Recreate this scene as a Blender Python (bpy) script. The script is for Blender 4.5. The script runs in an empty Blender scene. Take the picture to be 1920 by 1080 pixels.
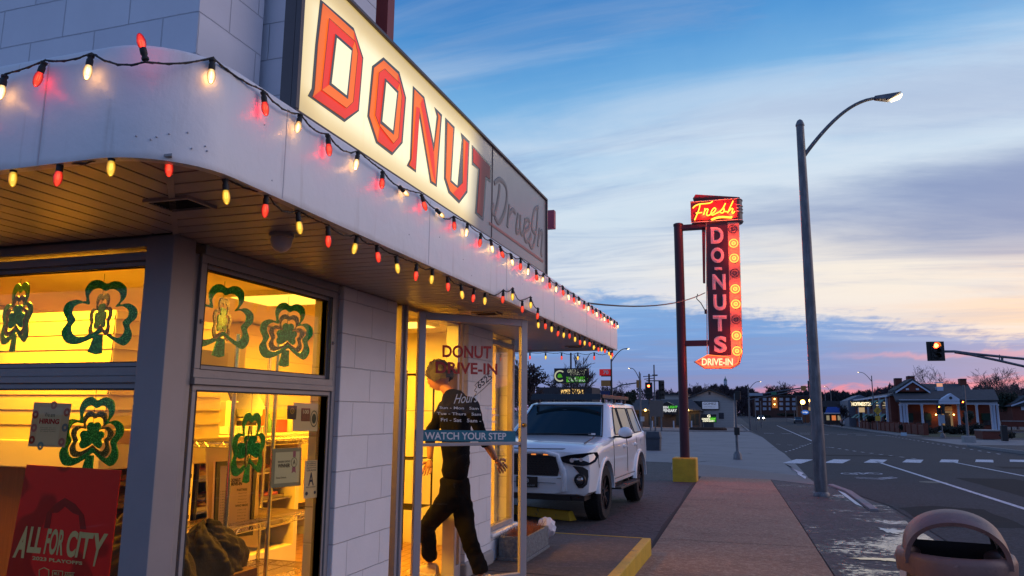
import bpy, bmesh, math, random
from mathutils import Vector, Matrix
PI = math.pi; R_ = math.radians
random.seed(7)
SC = bpy.context.scene; COL = SC.collection

# ------------------------------------------------------------------ camera
CAMZ = 1.6; FPX = 1402.73
_yaw, _pit, _rol = R_(17.99066), R_(9.37372), R_(0.45801)
_f = Vector((-math.sin(_yaw)*math.cos(_pit), math.cos(_yaw)*math.cos(_pit), math.sin(_pit)))
_r0 = Vector((math.cos(_yaw), math.sin(_yaw), 0)); _u0 = _r0.cross(_f)
_r = _r0*math.cos(_rol) + _u0*math.sin(_rol); _u = -_r0*math.sin(_rol) + _u0*math.cos(_rol)
cam_d = bpy.data.cameras.new('camera'); cam = bpy.data.objects.new('camera', cam_d); COL.objects.link(cam)
M3 = Matrix((_r, _u, -_f)).transposed()
cam.matrix_world = Matrix.Translation((0, 0, CAMZ)) @ M3.to_4x4()
cam_d.sensor_width = 36; cam_d.lens = FPX/1920*36; cam_d.clip_start = .05; cam_d.clip_end = 3000
SC.camera = cam
# ------------------------------------------------------------------ world: dusk sky
W = bpy.data.worlds.new('World'); SC.world = W; W.use_nodes = True
nt = W.node_tree; nt.nodes.clear()
class NB:
    """tiny node-graph writer"""
    def __init__(s, nt): s.nt = nt
    def n(s, t, **k):
        nd = s.nt.nodes.new(t)
        for a, b in k.items():
            if a == 'i':
                for q, v in b.items():
                    if hasattr(v, 'is_output'): s.nt.links.new(v, nd.inputs[q])
                    else: nd.inputs[q].default_value = v
            else: setattr(nd, a, b)
        return nd
    def m(s, op, a, b=0., c=0.):
        return s.n('ShaderNodeMath', operation=op, i={0: a, 1: b, 2: c}).outputs[0]
    def ss(s, v, a, b, ta=0., tb=1.):
        return s.n('ShaderNodeMapRange', interpolation_type='SMOOTHSTEP', i={0: v, 1: a, 2: b, 3: ta, 4: tb}).outputs[0]
    def mix(s, f, a, b, mode='MIX'):
        nd = s.n('ShaderNodeMix', data_type='RGBA', blend_type=mode)
        for q, v in ((0, f), (6, a), (7, b)):
            if hasattr(v, 'is_output'): s.nt.links.new(v, nd.inputs[q])
            else: nd.inputs[q].default_value = v if q == 0 else (*v[:3], 1)
        return nd.outputs[2]
    def ramp(s, f, stops, interp='LINEAR'):
        nd = s.n('ShaderNodeValToRGB', i={0: f}); cr = nd.color_ramp; cr.interpolation = interp
        while len(cr.elements) < len(stops): cr.elements.new(.5)
        for e, (p, c) in zip(cr.elements, stops):
            e.position = p; e.color = (*c[:3], 1) if not isinstance(c, (int, float)) else (c, c, c, 1)
        return nd.outputs[0]
    def noise(s, vec, scale, detail=4, rough=.55, dist=0.):
        return s.n('ShaderNodeTexNoise', i={'Vector': vec, 'Scale': scale, 'Detail': detail, 'Roughness': rough, 'Distortion': dist}).outputs[0]
def lin(r, g, b):
    f = lambda c: (c/255/12.92 if c <= 10 else ((c/255+.055)/1.055)**2.4)
    return (f(r), f(g), f(b))
N = NB(nt)
tc = N.n('ShaderNodeTexCoord').outputs['Generated']
sp = N.n('ShaderNodeSeparateXYZ', i={0: tc}); dx, dy, dz = sp.outputs
az = N.m('MINIMUM', N.m('MAXIMUM', N.m('DIVIDE', dx, N.m('MAXIMUM', dy, .35)), -1.2), 1.2)
lp = N.n('ShaderNodeCombineXYZ', i={0: N.m('DIVIDE', dx, N.m('ADD', N.m('ABSOLUTE', dz), .13)), 1: N.m('DIVIDE', dy, N.m('ADD', N.m('ABSOLUTE', dz), .13)), 2: 0.}).outputs[0]
rot = N.n('ShaderNodeMapping', i={'Vector': lp, 'Rotation': (0, 0, R_(28)), 'Scale': (1.0, .34, 1)}).outputs[0]
n1 = N.noise(rot, 1.1, 7, .58, .5); n2 = N.noise(rot, 4.2, 8, .62, .9)
rot2 = N.n('ShaderNodeMapping', i={'Vector': lp, 'Rotation': (0, 0, R_(-14)), 'Scale': (1.0, 1.7, 1)}).outputs[0]
n3 = N.noise(rot2, 6.5, 6, .6)
zz = N.m('ADD', dz, N.m('MULTIPLY', N.m('SUBTRACT', n1, .5), .10))
zz = N.m('ADD', zz, N.m('MULTIPLY', N.m('MAXIMUM', az, -.6), -.04))
upper = N.ramp(zz, [(0., lin(226,214,214)), (.13, lin(220,216,224)), (.20, lin(208,217,230)), (.27, lin(199,216,232)), (.34, lin(178,206,232)), (.41, lin(112,172,222)), (.48, lin(56,138,206)), (.60, lin(30,100,180)), (1., lin(24,80,150))])
warm = N.m('MULTIPLY', N.ss(az, -.02, .40), N.ss(dz, .25, .12))
upper = N.mix(N.m('MULTIPLY', warm, .95), upper, lin(246,208,176))
rot4 = N.n('ShaderNodeMapping', i={'Vector': lp, 'Rotation': (0, 0, R_(-20)), 'Scale': (.34, 1.25, 1)}).outputs[0]
n4 = N.noise(rot4, 1.5, 8, .60, .6); n5 = N.noise(N.n('ShaderNodeMapping', i={'Vector': lp, 'Rotation': (0, 0, R_(-34)), 'Scale': (.5, 1.7, 1), 'Location': (3, 1, 0)}).outputs[0], 1.6, 8, .64, .8)
upper = N.mix(N.m('MULTIPLY', N.m('MULTIPLY', N.ss(n5, .44, .70), N.ss(dz, .08, .16)), .66), upper, lin(120,154,202))
cir = N.m('MULTIPLY', N.ss(n4, .42, .66), N.ss(dz, .60, .30))
upper = N.mix(N.m('MULTIPLY', cir, .48), upper, lin(220,227,237))
glow = N.m('MULTIPLY', N.m('MULTIPLY', N.ss(N.m('ABSOLUTE', N.m('SUBTRACT', az, .10)), .38, .02), N.ss(N.m('ABSOLUTE', N.m('SUBTRACT', dz, .175)), .085, .01)), N.ss(n4, .3, .6))
upper = N.mix(N.m('MULTIPLY', glow, .7), upper, lin(246,232,214))
# grey-violet cloud on the right
dcx = N.m('SUBTRACT', az, .36); dcz = N.m('SUBTRACT', N.m('ADD', dz, N.m('MULTIPLY', az, .05)), .245)
r2 = N.m('ADD', N.m('MULTIPLY', N.m('MULTIPLY', dcx, dcx), 6.5), N.m('MULTIPLY', N.m('MULTIPLY', dcz, dcz), 260.))
dark = N.m('MULTIPLY', N.ss(N.m('ADD', r2, N.m('MULTIPLY', N.m('SUBTRACT', n4, .5), 2.6)), 1.5, .0), .88)
upper = N.mix(dark, upper, lin(108,130,180))
r3 = N.m('ADD', N.m('MULTIPLY', N.m('MULTIPLY', N.m('SUBTRACT', az, .28), N.m('SUBTRACT', az, .28)), 14.), N.m('MULTIPLY', N.m('POWER', N.m('ABSOLUTE', N.m('SUBTRACT', dz, .345)), 2.), 600.))
upper = N.mix(N.m('MULTIPLY', N.ss(N.m('ADD', r3, N.m('MULTIPLY', n2, 1.)), 1.6, .4), .35), upper, lin(150,172,208))
# lower cloud bank, its edge falling to the right
edge = N.m('ADD', N.m('MULTIPLY', az, -.135), .128)
edge = N.m('ADD', edge, N.m('MULTIPLY', N.m('SUBTRACT', n3, .5), .055))
edge = N.m('ADD', edge, N.m('MULTIPLY', N.m('SUBTRACT', n2, .5), .05))
low = N.ss(N.m('SUBTRACT', edge, dz), -.012, .016)
lowc = N.ramp(N.m('MULTIPLY', dz, 5.), [(0., lin(150,128,178)), (.10, lin(122,134,188)), (.24, lin(88,132,200)), (.5, lin(86,146,214)), (.8, lin(112,162,218)), (1., lin(150,185,225))])
lowc = N.mix(N.m('MULTIPLY', N.ss(az, -.02, .40), .75), lowc, lin(146,146,192))
pk = N.m('MULTIPLY', N.ss(N.m('ABSOLUTE', N.m('SUBTRACT', N.m('ADD', dz, N.m('MULTIPLY', N.m('SUBTRACT', n2, .5), .03)), N.m('ADD', .022, N.m('MULTIPLY', az, .05)))), .011, .001), N.ss(az, -.14, .08))
lowc = N.mix(N.m('MULTIPLY', pk, .85), lowc, lin(232,132,158))
s6 = N.noise(N.n('ShaderNodeMapping', i={'Vector': lp, 'Scale': (.35, 1.6, 1)}).outputs[0], 1.7, 7, .62, .5)
lowc = N.mix(N.m('MULTIPLY', N.ss(s6, .45, .68), .38), lowc, lin(120,128,176))
lowc = N.mix(N.m('MULTIPLY', N.m('MULTIPLY', N.ss(s6, .5, .36), N.ss(dz, .03, .1)), .35), lowc, lin(176,194,226))
pk2 = N.m('MULTIPLY', N.ss(N.m('ABSOLUTE', N.m('SUBTRACT', N.m('ADD', dz, N.m('MULTIPLY', N.m('SUBTRACT', n2, .5), .02)), .069)), .006, .0), N.m('MULTIPLY', N.ss(az, .05, .2), N.ss(az, .42, .3)))
lowc = N.mix(N.m('MULTIPLY', pk2, .6), lowc, lin(214,150,176))
skyc = N.mix(low, upper, lowc)
# parts of the sky outside the view: brighter dusk glow to the right, soft blue behind
skyc = N.mix(N.ss(dx, .55, .95), skyc, lin(198,188,208))
skyc = N.mix(N.m('MULTIPLY', N.ss(dy, .1, -.4), .92), skyc, lin(112,142,200))
skyc = N.mix(N.ss(dz, .0, -.03), skyc, lin(60,58,70))
nish = N.n('ShaderNodeTexSky', sky_type='NISHITA', sun_disc=False, sun_elevation=R_(1.0), sun_rotation=R_(40))
bg1 = N.n('ShaderNodeBackground', i={0: skyc, 1: 1.0}); bg2 = N.n('ShaderNodeBackground', i={0: nish.outputs[0], 1: .05})
add = N.n('ShaderNodeAddShader', i={0: bg1.outputs[0], 1: bg2.outputs[0]})
out = N.n('ShaderNodeOutputWorld', i={0: add.outputs[0]})
# ------------------------------------------------------------------ last glow of the sun, low on the right
sd = bpy.data.lights.new('sun', 'SUN'); sd.energy = .5; sd.angle = R_(30); sd.color = (1., .80, .82)
sun = bpy.data.objects.new('sun', sd); COL.objects.link(sun)
sun.rotation_euler = Vector((-.80, -.30, -.42)).to_track_quat('-Z', 'Y').to_euler()
vs = SC.view_settings; vs.view_transform = 'Standard'; vs.look = 'None'; vs.exposure = 0; vs.gamma = 1
cy = SC.cycles; cy.max_bounces = 7; cy.diffuse_bounces = 3; cy.glossy_bounces = 3; cy.transparent_max_bounces = 20
cy.caustics_reflective = False; cy.caustics_refractive = False; cy.sample_clamp_indirect = 4; cy.use_denoising = True

# ------------------------------------------------------------------ unprojection onto real planes / the ground
BP = [(-60, .932), (0, .17), (45, -.40), (110, -.55), (160, -.6), (300, .2), (900, 2.2)]
def gz(y):
    for (a, za), (b, zb) in zip(BP, BP[1:]):
        if y <= b: return za + (zb-za)*(y-a)/(b-a)
    return 2.2
def ray(x, y): return _r*(x-960) - _u*(y-540) + _f*FPX
O_ = Vector((0, 0, CAMZ))
def onX(x, y, X): d = ray(x, y); return O_ + d*(X/d.x)
def onY(x, y, Y): d = ray(x, y); return O_ + d*(Y/d.y)
def onZ(x, y, Z): d = ray(x, y); return O_ + d*((Z-CAMZ)/d.z)
def onP(x, y, P, n): d = ray(x, y); n = Vector(n); return O_ + d*((Vector(P)-O_).dot(n)/d.dot(n))
def G(px, py):
    d = ray(px, py); lo, hi = .3, 899.
    for i in range(50):
        m = (lo+hi)/2
        if CAMZ + d.z/d.y*m < gz(m): hi = m
        else: lo = m
    return Vector((d.x/d.y*m, m, gz(m)))
# ------------------------------------------------------------------ mesh building
class MB:
    def __init__(s): s.v = []; s.f = []; s.mi = []; s.cur = 0
    def add(s, vs, fs):
        o = len(s.v); s.v += [tuple(q) for q in vs]; s.f += [tuple(i+o for i in f) for f in fs]; s.mi += [s.cur]*len(fs); return s
    def box(s, x0, x1, y0, y1, z0, z1):
        x0, x1 = sorted((x0, x1)); y0, y1 = sorted((y0, y1)); z0, z1 = sorted((z0, z1))
        return s.add([(x0,y0,z0),(x1,y0,z0),(x1,y1,z0),(x0,y1,z0),(x0,y0,z1),(x1,y0,z1),(x1,y1,z1),(x0,y1,z1)],
                     [(0,3,2,1),(4,5,6,7),(0,1,5,4),(1,2,6,5),(2,3,7,6),(3,0,4,7)])
    def hexa(s, b, t):  # bottom 4 pts ccw, top 4 pts
        return s.add(list(b)+list(t), [(0,3,2,1),(4,5,6,7),(0,1,5,4),(1,2,6,5),(2,3,7,6),(3,0,4,7)])
    def prism(s, pts, ext):  # closed polygon extruded along ext
        n = len(pts); e = Vector(ext); p = [Vector(q) for q in pts]
        return s.add(p+[q+e for q in p], [tuple(range(n))[::-1], tuple(range(n, 2*n))]+[(i, (i+1) % n, n+(i+1) % n, n+i) for i in range(n)])
    def path(s, pts, rad, n=8, cap=True, closed=False):
        P = [Vector(p) for p in pts]; m = len(P)
        if not isinstance(rad, (list, tuple)): rad = [rad]*m
        vs = []; prev = None
        for i, p in enumerate(P):
            if closed: t = P[(i+1) % m]-P[i-1]
            else: t = P[min(i+1, m-1)]-P[max(i-1, 0)]
            t = t.normalized() if t.length > 1e-9 else Vector((0, 0, 1))
            if prev is None: a = t.orthogonal().normalized()
            else:
                a = prev - t*prev.dot(t)
                a = a.normalized() if a.length > 1e-6 else t.orthogonal().normalized()
            prev = a; b = t.cross(a)
            for k in range(n):
                w = 2*PI*k/n; vs.append(p + (a*math.cos(w)+b*math.sin(w))*rad[i])
        fs = []
        for i in range(m if closed else m-1):
            j = (i+1) % m
            for k in range(n): fs.append((i*n+k, i*n+(k+1) % n, j*n+(k+1) % n, j*n+k))
        if cap and not closed: fs += [tuple(range(n))[::-1], tuple(range((m-1)*n, m*n))]
        return s.add(vs, fs)
    def cyl(s, p0, p1, r0, r1=None, n=16): return s.path([p0, p1], [r0, r0 if r1 is None else r1], n)
    def lathe(s, prof, c=(0, 0, 0), n=24, ax='z', sq=1., cap=True):
        vs = []; c = Vector(c)
        for r, h in prof:
            for k in range(n):
                w = 2*PI*k/n; a, b = r*math.cos(w), r*math.sin(w)*sq
                vs.append(c + (Vector((a, b, h)) if ax == 'z' else Vector((h, a, b)) if ax == 'x' else Vector((b, h, a))))
        m = len(prof)
        fs = [(i*n+k, i*n+(k+1) % n, (i+1)*n+(k+1) % n, (i+1)*n+k) for i in range(m-1) for k in range(n)]
        if cap: fs += [tuple(range(n))[::-1], tuple(range((m-1)*n, m*n))]
        return s.add(vs, fs)
    def grid(s, rows, cl=False):
        n = len(rows[0]); o = [p for r in rows for p in r]
        return s.add(o, [(i*n+k, i*n+(k+1) % n, (i+1)*n+(k+1) % n, (i+1)*n+k) for i in range(len(rows)-1) for k in range(n if cl else n-1)])
    def quad(s, a, b, c, d): return s.add([a, b, c, d], [(0, 1, 2, 3)])
    def poly(s, pts): return s.add(pts, [tuple(range(len(pts)))])
    def blob(s, c, r, sub=2, jit=.15, sc=(1, 1, 1), rnd=random):
        bm = bmesh.new(); bmesh.ops.create_icosphere(bm, subdivisions=sub, radius=1)
        vs = []
        for v in bm.verts:
            k = r*(1+rnd.uniform(-jit, jit)); vs.append((c[0]+v.co.x*k*sc[0], c[1]+v.co.y*k*sc[1], c[2]+v.co.z*k*sc[2]))
        s.add(vs, [tuple(v.index for v in f.verts) for f in bm.faces]); bm.free(); return s
    def build(s, name, mats, parent=None, smooth=None, bevel=0, bseg=2, sub=0, fix=True):
        me = bpy.data.meshes.new(name); me.from_pydata(s.v, [], s.f)
        for m in (mats if isinstance(mats, (list, tuple)) else [mats]): me.materials.append(m)
        if any(s.mi): me.polygons.foreach_set('material_index', s.mi)
        if fix:
            bm = bmesh.new(); bm.from_mesh(me); bmesh.ops.recalc_face_normals(bm, faces=bm.faces); bm.to_mesh(me); bm.free()
        if smooth is not None:
            me.polygons.foreach_set('use_smooth', [True]*len(me.polygons)); me.set_sharp_from_angle(angle=R_(smooth))
        me.update()
        o = bpy.data.objects.new(name, me); COL.objects.link(o)
        if parent: adopt(o, parent)
        if bevel:
            b = o.modifiers.new('Bevel', 'BEVEL'); b.width = bevel; b.segments = bseg; b.limit_method = 'ANGLE'; b.angle_limit = R_(35)
        if sub:
            b = o.modifiers.new('Subsurf', 'SUBSURF'); b.levels = sub; b.render_levels = sub
        return o
def wm(o):
    b = o.matrix_basis.copy()
    return wm(o.parent) @ o.matrix_parent_inverse @ b if o.parent else b
def adopt(o, parent): o.parent = parent; o.matrix_parent_inverse = wm(parent).inverted()
def tag(o, label=None, cat=None, group=None, kind=None):
    for k, v in (('label', label), ('category', cat), ('group', group), ('kind', kind)):
        if v: o[k] = v
    return o
def thing(name, loc, label, cat, group=None, rz=0):
    o = bpy.data.objects.new(name, None); COL.objects.link(o); o.empty_display_size = .2
    o.location = loc; o.rotation_euler = (0, 0, rz); return tag(o, label, cat, group)
def dup(o, parent=None):
    c = o.copy(); COL.objects.link(c)
    if parent: c.parent = parent
    for ch in list(o.children): dup(ch, c)
    return c
def struct(o): return tag(o, kind='structure')
# ------------------------------------------------------------------ materials
MC = {}
def mat(name, col, rough=.6, metal=0., var=.12, vs=3., bump=0., bs=40., coat=0., spec=.5, emit=None, es=0., alpha=None, fn=None):
    if name in MC: return MC[name]
    m = bpy.data.materials.new(name); m.use_nodes = True; t = m.node_tree; t.nodes.clear(); n = NB(t); MC[name] = m
    P = n.n('ShaderNodeBsdfPrincipled'); n.n('ShaderNodeOutputMaterial', i={0: P.outputs[0]})
    P.inputs['Roughness'].default_value = rough; P.inputs['Metallic'].default_value = metal
    P.inputs['Coat Weight'].default_value = coat; P.inputs['Coat Roughness'].default_value = .05; P.inputs['Specular IOR Level'].default_value = spec
    tcn = n.n('ShaderNodeTexCoord').outputs['Object']
    base = tuple(col)
    if var:
        nz = n.noise(tcn, vs, 5, .6)
        c = n.mix(nz, tuple(max(0, q*(1-var*1.6)) for q in base), tuple(min(1, q*(1+var*1.6)) for q in base))
        t.links.new(c, P.inputs['Base Color'])
    else: P.inputs['Base Color'].default_value = (*base, 1); c = None
    if bump:
        b = n.n('ShaderNodeBump', i={'Strength': min(1, bump), 'Distance': .01, 'Height': n.noise(tcn, bs, 6, .6)})
        t.links.new(b.outputs[0], P.inputs['Normal'])
    if emit: P.inputs['Emission Color'].default_value = (*emit, 1); P.inputs['Emission Strength'].default_value = es
    if fn: fn(n, P, tcn, c)
    return m
def link(n, a, b): n.nt.links.new(a, b)
def emat(name, col, st): return mat(name, (.0, .0, .0), var=0, emit=col, es=st, spec=0)
def glassmat(name, tint=(.95, .95, .95), refl=1., f0=1.45, rough=0.):
    m = bpy.data.materials.new(name); m.use_nodes = True; t = m.node_tree; t.nodes.clear(); n = NB(t); MC[name] = m
    tr = n.n('ShaderNodeBsdfTransparent', i={0: (*tint, 1)}); gl = n.n('ShaderNodeBsdfGlossy', i={0: (1, 1, 1, 1), 'Roughness': rough})
    fc = n.n('ShaderNodeLayerWeight', i={'Blend': .5}).outputs['Facing']; fr = n.m('ADD', .04, n.m('MULTIPLY', n.m('POWER', fc, 5.), .9))
    mx = n.n('ShaderNodeMixShader', i={0: n.m('MULTIPLY', fr, refl), 1: tr.outputs[0], 2: gl.outputs[0]})
    n.n('ShaderNodeOutputMaterial', i={0: mx.outputs[0]}); return m
def block_fn(u, v, bw=.406, bh=.203, off=0., zo=0.):
    def fn(n, P, tcn, c):
        s = n.n('ShaderNodeSeparateXYZ', i={0: tcn}); 
        vec = n.n('ShaderNodeCombineXYZ', i={0: n.m('ADD', s.outputs[u], off), 1: n.m('ADD', s.outputs[v], zo), 2: 0.}).outputs[0]
        wob = n.n('ShaderNodeVectorMath', operation='MULTIPLY_ADD', i={0: n.n('ShaderNodeTexNoise', i={'Vector': tcn, 'Scale': 14.}).outputs[1], 1: (.006, .006, 0), 2: vec}).outputs[0]
        br = n.n('ShaderNodeTexBrick', i={'Vector': wob, 'Color1': (1, 1, 1, 1), 'Color2': (.93, .93, .95, 1), 'Mortar': (.70, .70, .72, 1), 'Scale': 1., 'Mortar Size': .004, 'Mortar Smooth': .7, 'Bias': 0., 'Brick Width': bw, 'Row Height': bh})
        link(n, n.mix(1., c, br.outputs[0], 'MULTIPLY'), P.inputs['Base Color'])
        h = n.m('ADD', n.m('MULTIPLY', br.outputs[1], -1.), n.m('MULTIPLY', n.noise(tcn, 55., 5, .65), .22))
        link(n, n.n('ShaderNodeBump', i={'Strength': .8, 'Distance': .006, 'Height': h}).outputs[0], P.inputs['Normal'])
    return fn
def brick_fn(u, v, sc=1., mort=(.3, .27, .25, 1), c2=.7):
    def fn(n, P, tcn, c):
        s = n.n('ShaderNodeSeparateXYZ', i={0: tcn}); vec = n.n('ShaderNodeCombineXYZ', i={0: s.outputs[u], 1: s.outputs[v], 2: 0.}).outputs[0]
        br = n.n('ShaderNodeTexBrick', i={'Vector': vec, 'Color1': (1, 1, 1, 1), 'Color2': (c2, c2, c2, 1), 'Mortar': (.9, .9, .9, 1), 'Scale': 1., 'Mortar Size': .012*sc, 'Brick Width': .25*sc, 'Row Height': .08*sc})
        link(n, n.mix(1., c, br.outputs[0], 'MULTIPLY'), P.inputs['Base Color'])
    return fn
# ------------------------------------------------------------------ lettering
_tc = {}
def text2d(s, bold=0.):
    k = (s, bold)
    if k in _tc: return _tc[k]
    cu = bpy.data.curves.new('tmp', 'FONT'); cu.body = s; cu.offset = bold; cu.resolution_u = 4
    o = bpy.data.objects.new('tmp', cu); COL.objects.link(o)
    dg = bpy.context.evaluated_depsgraph_get(); me = o.evaluated_get(dg).to_mesh()
    vs = [(v.co.x, v.co.y) for v in me.vertices]; fs = [tuple(p.vertices) for p in me.polygons]
    o.evaluated_get(dg).to_mesh_clear(); bpy.data.objects.remove(o); bpy.data.curves.remove(cu)
    x0 = min(v[0] for v in vs); x1 = max(v[0] for v in vs); y0 = min(v[1] for v in vs); y1 = max(v[1] for v in vs)
    _tc[k] = ([((x-x0)/(x1-x0), (y-y0)/(y1-y0)) for x, y in vs], fs, (x1-x0)/(y1-y0)); return _tc[k]
def qmap(bl, br, tr, tl, off=(0, 0, 0)):
    bl, br, tr, tl, off = map(Vector, (bl, br, tr, tl, off))
    return lambda u, v: (bl*(1-u)+br*u)*(1-v) + (tl*(1-u)+tr*u)*v + off
def letters(mb, s, f, bold=0.):
    vs, fs, a = text2d(s, bold); return mb.add([f(u, v) for u, v in vs], fs)
def strokes(mb, lines, f, r, n=6):
    """smooth tube lettering; lines are pixel polylines, f maps pixel to the sign's plane"""
    for L in lines:
        P = [f(*q) for q in L]; Q = []
        for i in range(len(P)-1):
            p0 = P[max(i-1, 0)]; p1 = P[i]; p2 = P[i+1]; p3 = P[min(i+2, len(P)-1)]
            for k in range(5):
                t = k/5; Q.append(.5*((2*p1)+(p2-p0)*t+(2*p0-5*p1+4*p2-p3)*t*t+(3*p1-p0-3*p2+p3)*t**3))
        Q.append(P[-1]); mb.path(Q, r, n)
    return mb

# ================================================================== MATERIALS IN USE
WHITE = mat('white_paint', (.78, .78, .80), .5, var=.04, vs=2, bump=.25, bs=60)
def fascia_fn(n, P, tcn, c):
    st = n.noise(n.n('ShaderNodeMapping', i={'Vector': tcn, 'Scale': (7, 7, .7)}).outputs[0], 2.2, 6, .6)
    sz = n.n('ShaderNodeSeparateXYZ', i={0: tcn}).outputs[2]; rs = n.noise(n.n('ShaderNodeMapping', i={'Vector': tcn, 'Scale': (9, 9, .5), 'Location': (2, 5, 0)}).outputs[0], 3.1, 7, .7)
    c2 = n.mix(n.m('MULTIPLY', n.ss(st, .56, .76), .7), c, (.60, .57, .55)); c2 = n.mix(n.m('MULTIPLY', n.ss(rs, .63, .74), .45), c2, (.42, .30, .20))
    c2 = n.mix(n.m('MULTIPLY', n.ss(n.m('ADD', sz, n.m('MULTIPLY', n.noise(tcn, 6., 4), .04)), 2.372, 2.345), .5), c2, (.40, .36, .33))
    link(n, c2, P.inputs['Base Color'])
FASC = mat('fascia_paint', (.80, .80, .81), .42, var=.03, vs=1.5, bump=.45, bs=9, fn=fascia_fn)
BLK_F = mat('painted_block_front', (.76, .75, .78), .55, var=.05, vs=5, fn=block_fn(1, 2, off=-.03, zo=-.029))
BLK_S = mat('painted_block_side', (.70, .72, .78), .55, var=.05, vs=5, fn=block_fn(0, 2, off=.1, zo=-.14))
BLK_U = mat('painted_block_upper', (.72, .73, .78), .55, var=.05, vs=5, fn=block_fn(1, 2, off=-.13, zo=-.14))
FRAME = mat('window_frame_paint', (.30, .285, .29), .42, .25, var=.10, vs=9, bump=.15, bs=80)
POST = mat('aluminium_post', (.30, .28, .29), .42, .2, var=.08, vs=4)
RUB = mat('black_rubber', (.012, .012, .012), .6, var=0)
BLACK = mat('black_gloss', (.012, .012, .014), .25, var=0)
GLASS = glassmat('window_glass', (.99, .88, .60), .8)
DGLASS = glassmat('door_glass', (.95, .95, .95), .55)
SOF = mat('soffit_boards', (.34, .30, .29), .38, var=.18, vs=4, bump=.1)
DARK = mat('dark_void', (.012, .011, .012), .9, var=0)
CONC = mat('concrete', (.34, .32, .31), .85, var=.15, vs=2, bump=.4, bs=60)
CREAM = mat('cream_wall', (.80, .72, .52), .7, var=.05)
CHROME = mat('chrome_wire', (.75, .72, .66), .18, 1., var=0)
WOOD = mat('brown_wood', (.16, .055, .022), .5, var=.3, vs=2, fn=lambda n, P, t, c: link(n, n.mix(n.noise(n.n('ShaderNodeMapping', i={'Vector': t, 'Scale': (30, 30, 1.5)}).outputs[0], 3, 5), (.10, .03, .012), (.24, .09, .035)), P.inputs['Base Color']))
# ================================================================== GROUND
def sheet(name, pts, dz, m, cuts=(), skirt=0):
    bm = bmesh.new(); bm.faces.new([bm.verts.new((p[0], p[1], 0)) for p in pts])
    for y in [b[0] for b in BP] + list(cuts):
        bmesh.ops.bisect_plane(bm, geom=bm.verts[:]+bm.edges[:]+bm.faces[:], plane_co=(0, y, 0), plane_no=(0, 1, 0))
    for v in bm.verts: v.co.z = gz(v.co.y)+dz
    if skirt:
        e = [x for x in bm.edges if x.is_boundary]; r = bmesh.ops.extrude_edge_only(bm, edges=e)
        for v in r['geom']:
            if isinstance(v, bmesh.types.BMVert): v.co.z -= skirt
    bmesh.ops.triangulate(bm, faces=bm.faces); bmesh.ops.recalc_face_normals(bm, faces=bm.faces)
    me = bpy.data.meshes.new(name); bm.to_mesh(me); bm.free(); me.materials.append(m)
    up = sum(p.normal.z for p in me.polygons)
    if up < 0: me.flip_normals()
    o = bpy.data.objects.new(name, me); COL.objects.link(o); return struct(o)
def cracked(crk, depth=.5, sc=2.2, wet=None, pebble=0., pc=None, stain=None):
    def fn(n, P, tcn, c):
        w = n.n('ShaderNodeVectorMath', operation='MULTIPLY_ADD', i={0: n.n('ShaderNodeTexNoise', i={'Vector': tcn, 'Scale': 3., 'Detail': 5.}).outputs[1], 1: (.35, .35, 0), 2: tcn}).outputs[0]
        vo = n.n('ShaderNodeTexVoronoi', feature='DISTANCE_TO_EDGE', i={'Vector': w, 'Scale': sc}).outputs[0]
        msk = n.ss(n.noise(tcn, .45, 3), .5-crk*.3, .62-crk*.3)
        cr = n.m('MULTIPLY', n.ss(vo, .035, .004), msk)
        fine = n.m('ADD', n.m('MULTIPLY', n.noise(tcn, 48., 3, .75), .55), n.m('MULTIPLY', n.noise(tcn, 17., 3, .7), .45)); sp = n.ss(fine, .47, .62)
        col = n.mix(n.m('MULTIPLY', sp, .62), c, pc or (.16, .14, .14))
        big = n.noise(tcn, .9, 6, .65)
        col = n.mix(n.m('MULTIPLY', n.ss(big, .5, .75), .5), col, stain or (.03, .027, .03))
        col = n.mix(n.m('MULTIPLY', cr, .85), col, (.008, .008, .009))
        link(n, col, P.inputs['Base Color'])
        h = n.m('ADD', n.m('MULTIPLY', cr, -1.4), n.m('MULTIPLY', fine, .6+pebble))
        h = n.m('ADD', h, n.m('MULTIPLY', n.noise(tcn, 14., 4), .6))
        if wet:
            s = n.n('ShaderNodeMapping', i={'Vector': tcn, 'Scale': (1., 1.2, 1), 'Rotation': (0, 0, .25)}).outputs[0]
            wv_ = n.noise(s, wet[0], 6, .62, .4)
            if len(wet) > 2:
                sy_ = n.n('ShaderNodeSeparateXYZ', i={0: tcn}); yy = sy_.outputs[1]; xx = sy_.outputs[0]
                wv_ = n.m('ADD', n.m('ADD', n.m('MULTIPLY', wv_, .66), n.m('MULTIPLY', n.noise(tcn, 13., 5, .75), .49)), n.m('ADD', n.m('MULTIPLY', n.m('MULTIPLY', n.ss(yy, 7.8, 9.), n.ss(yy, 13.5, 10.5)), .085), n.m('MULTIPLY', n.ss(xx, 1.2, 1.9), .06)))
            wm_ = n.ss(wv_, wet[1], wet[1]+.05)
            link(n, n.m('ADD', n.m('MULTIPLY', wm_, -.66), .78), P.inputs['Roughness'])
            h = n.m('MULTIPLY', h, n.m('SUBTRACT', 1., n.m('MULTIPLY', wm_, .93)))
            P.inputs['Specular IOR Level'].default_value = .7
        link(n, n.n('ShaderNodeBump', i={'Strength': depth, 'Distance': .012, 'Height': h}).outputs[0], P.inputs['Normal'])
    return fn
LOT = mat('lot_asphalt', (.022, .018, .021), .72, var=.35, vs=1.3, spec=.3, fn=cracked(.9, .8, 3.6, wet=(1.3, .68), pc=(.10, .085, .095)))
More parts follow.
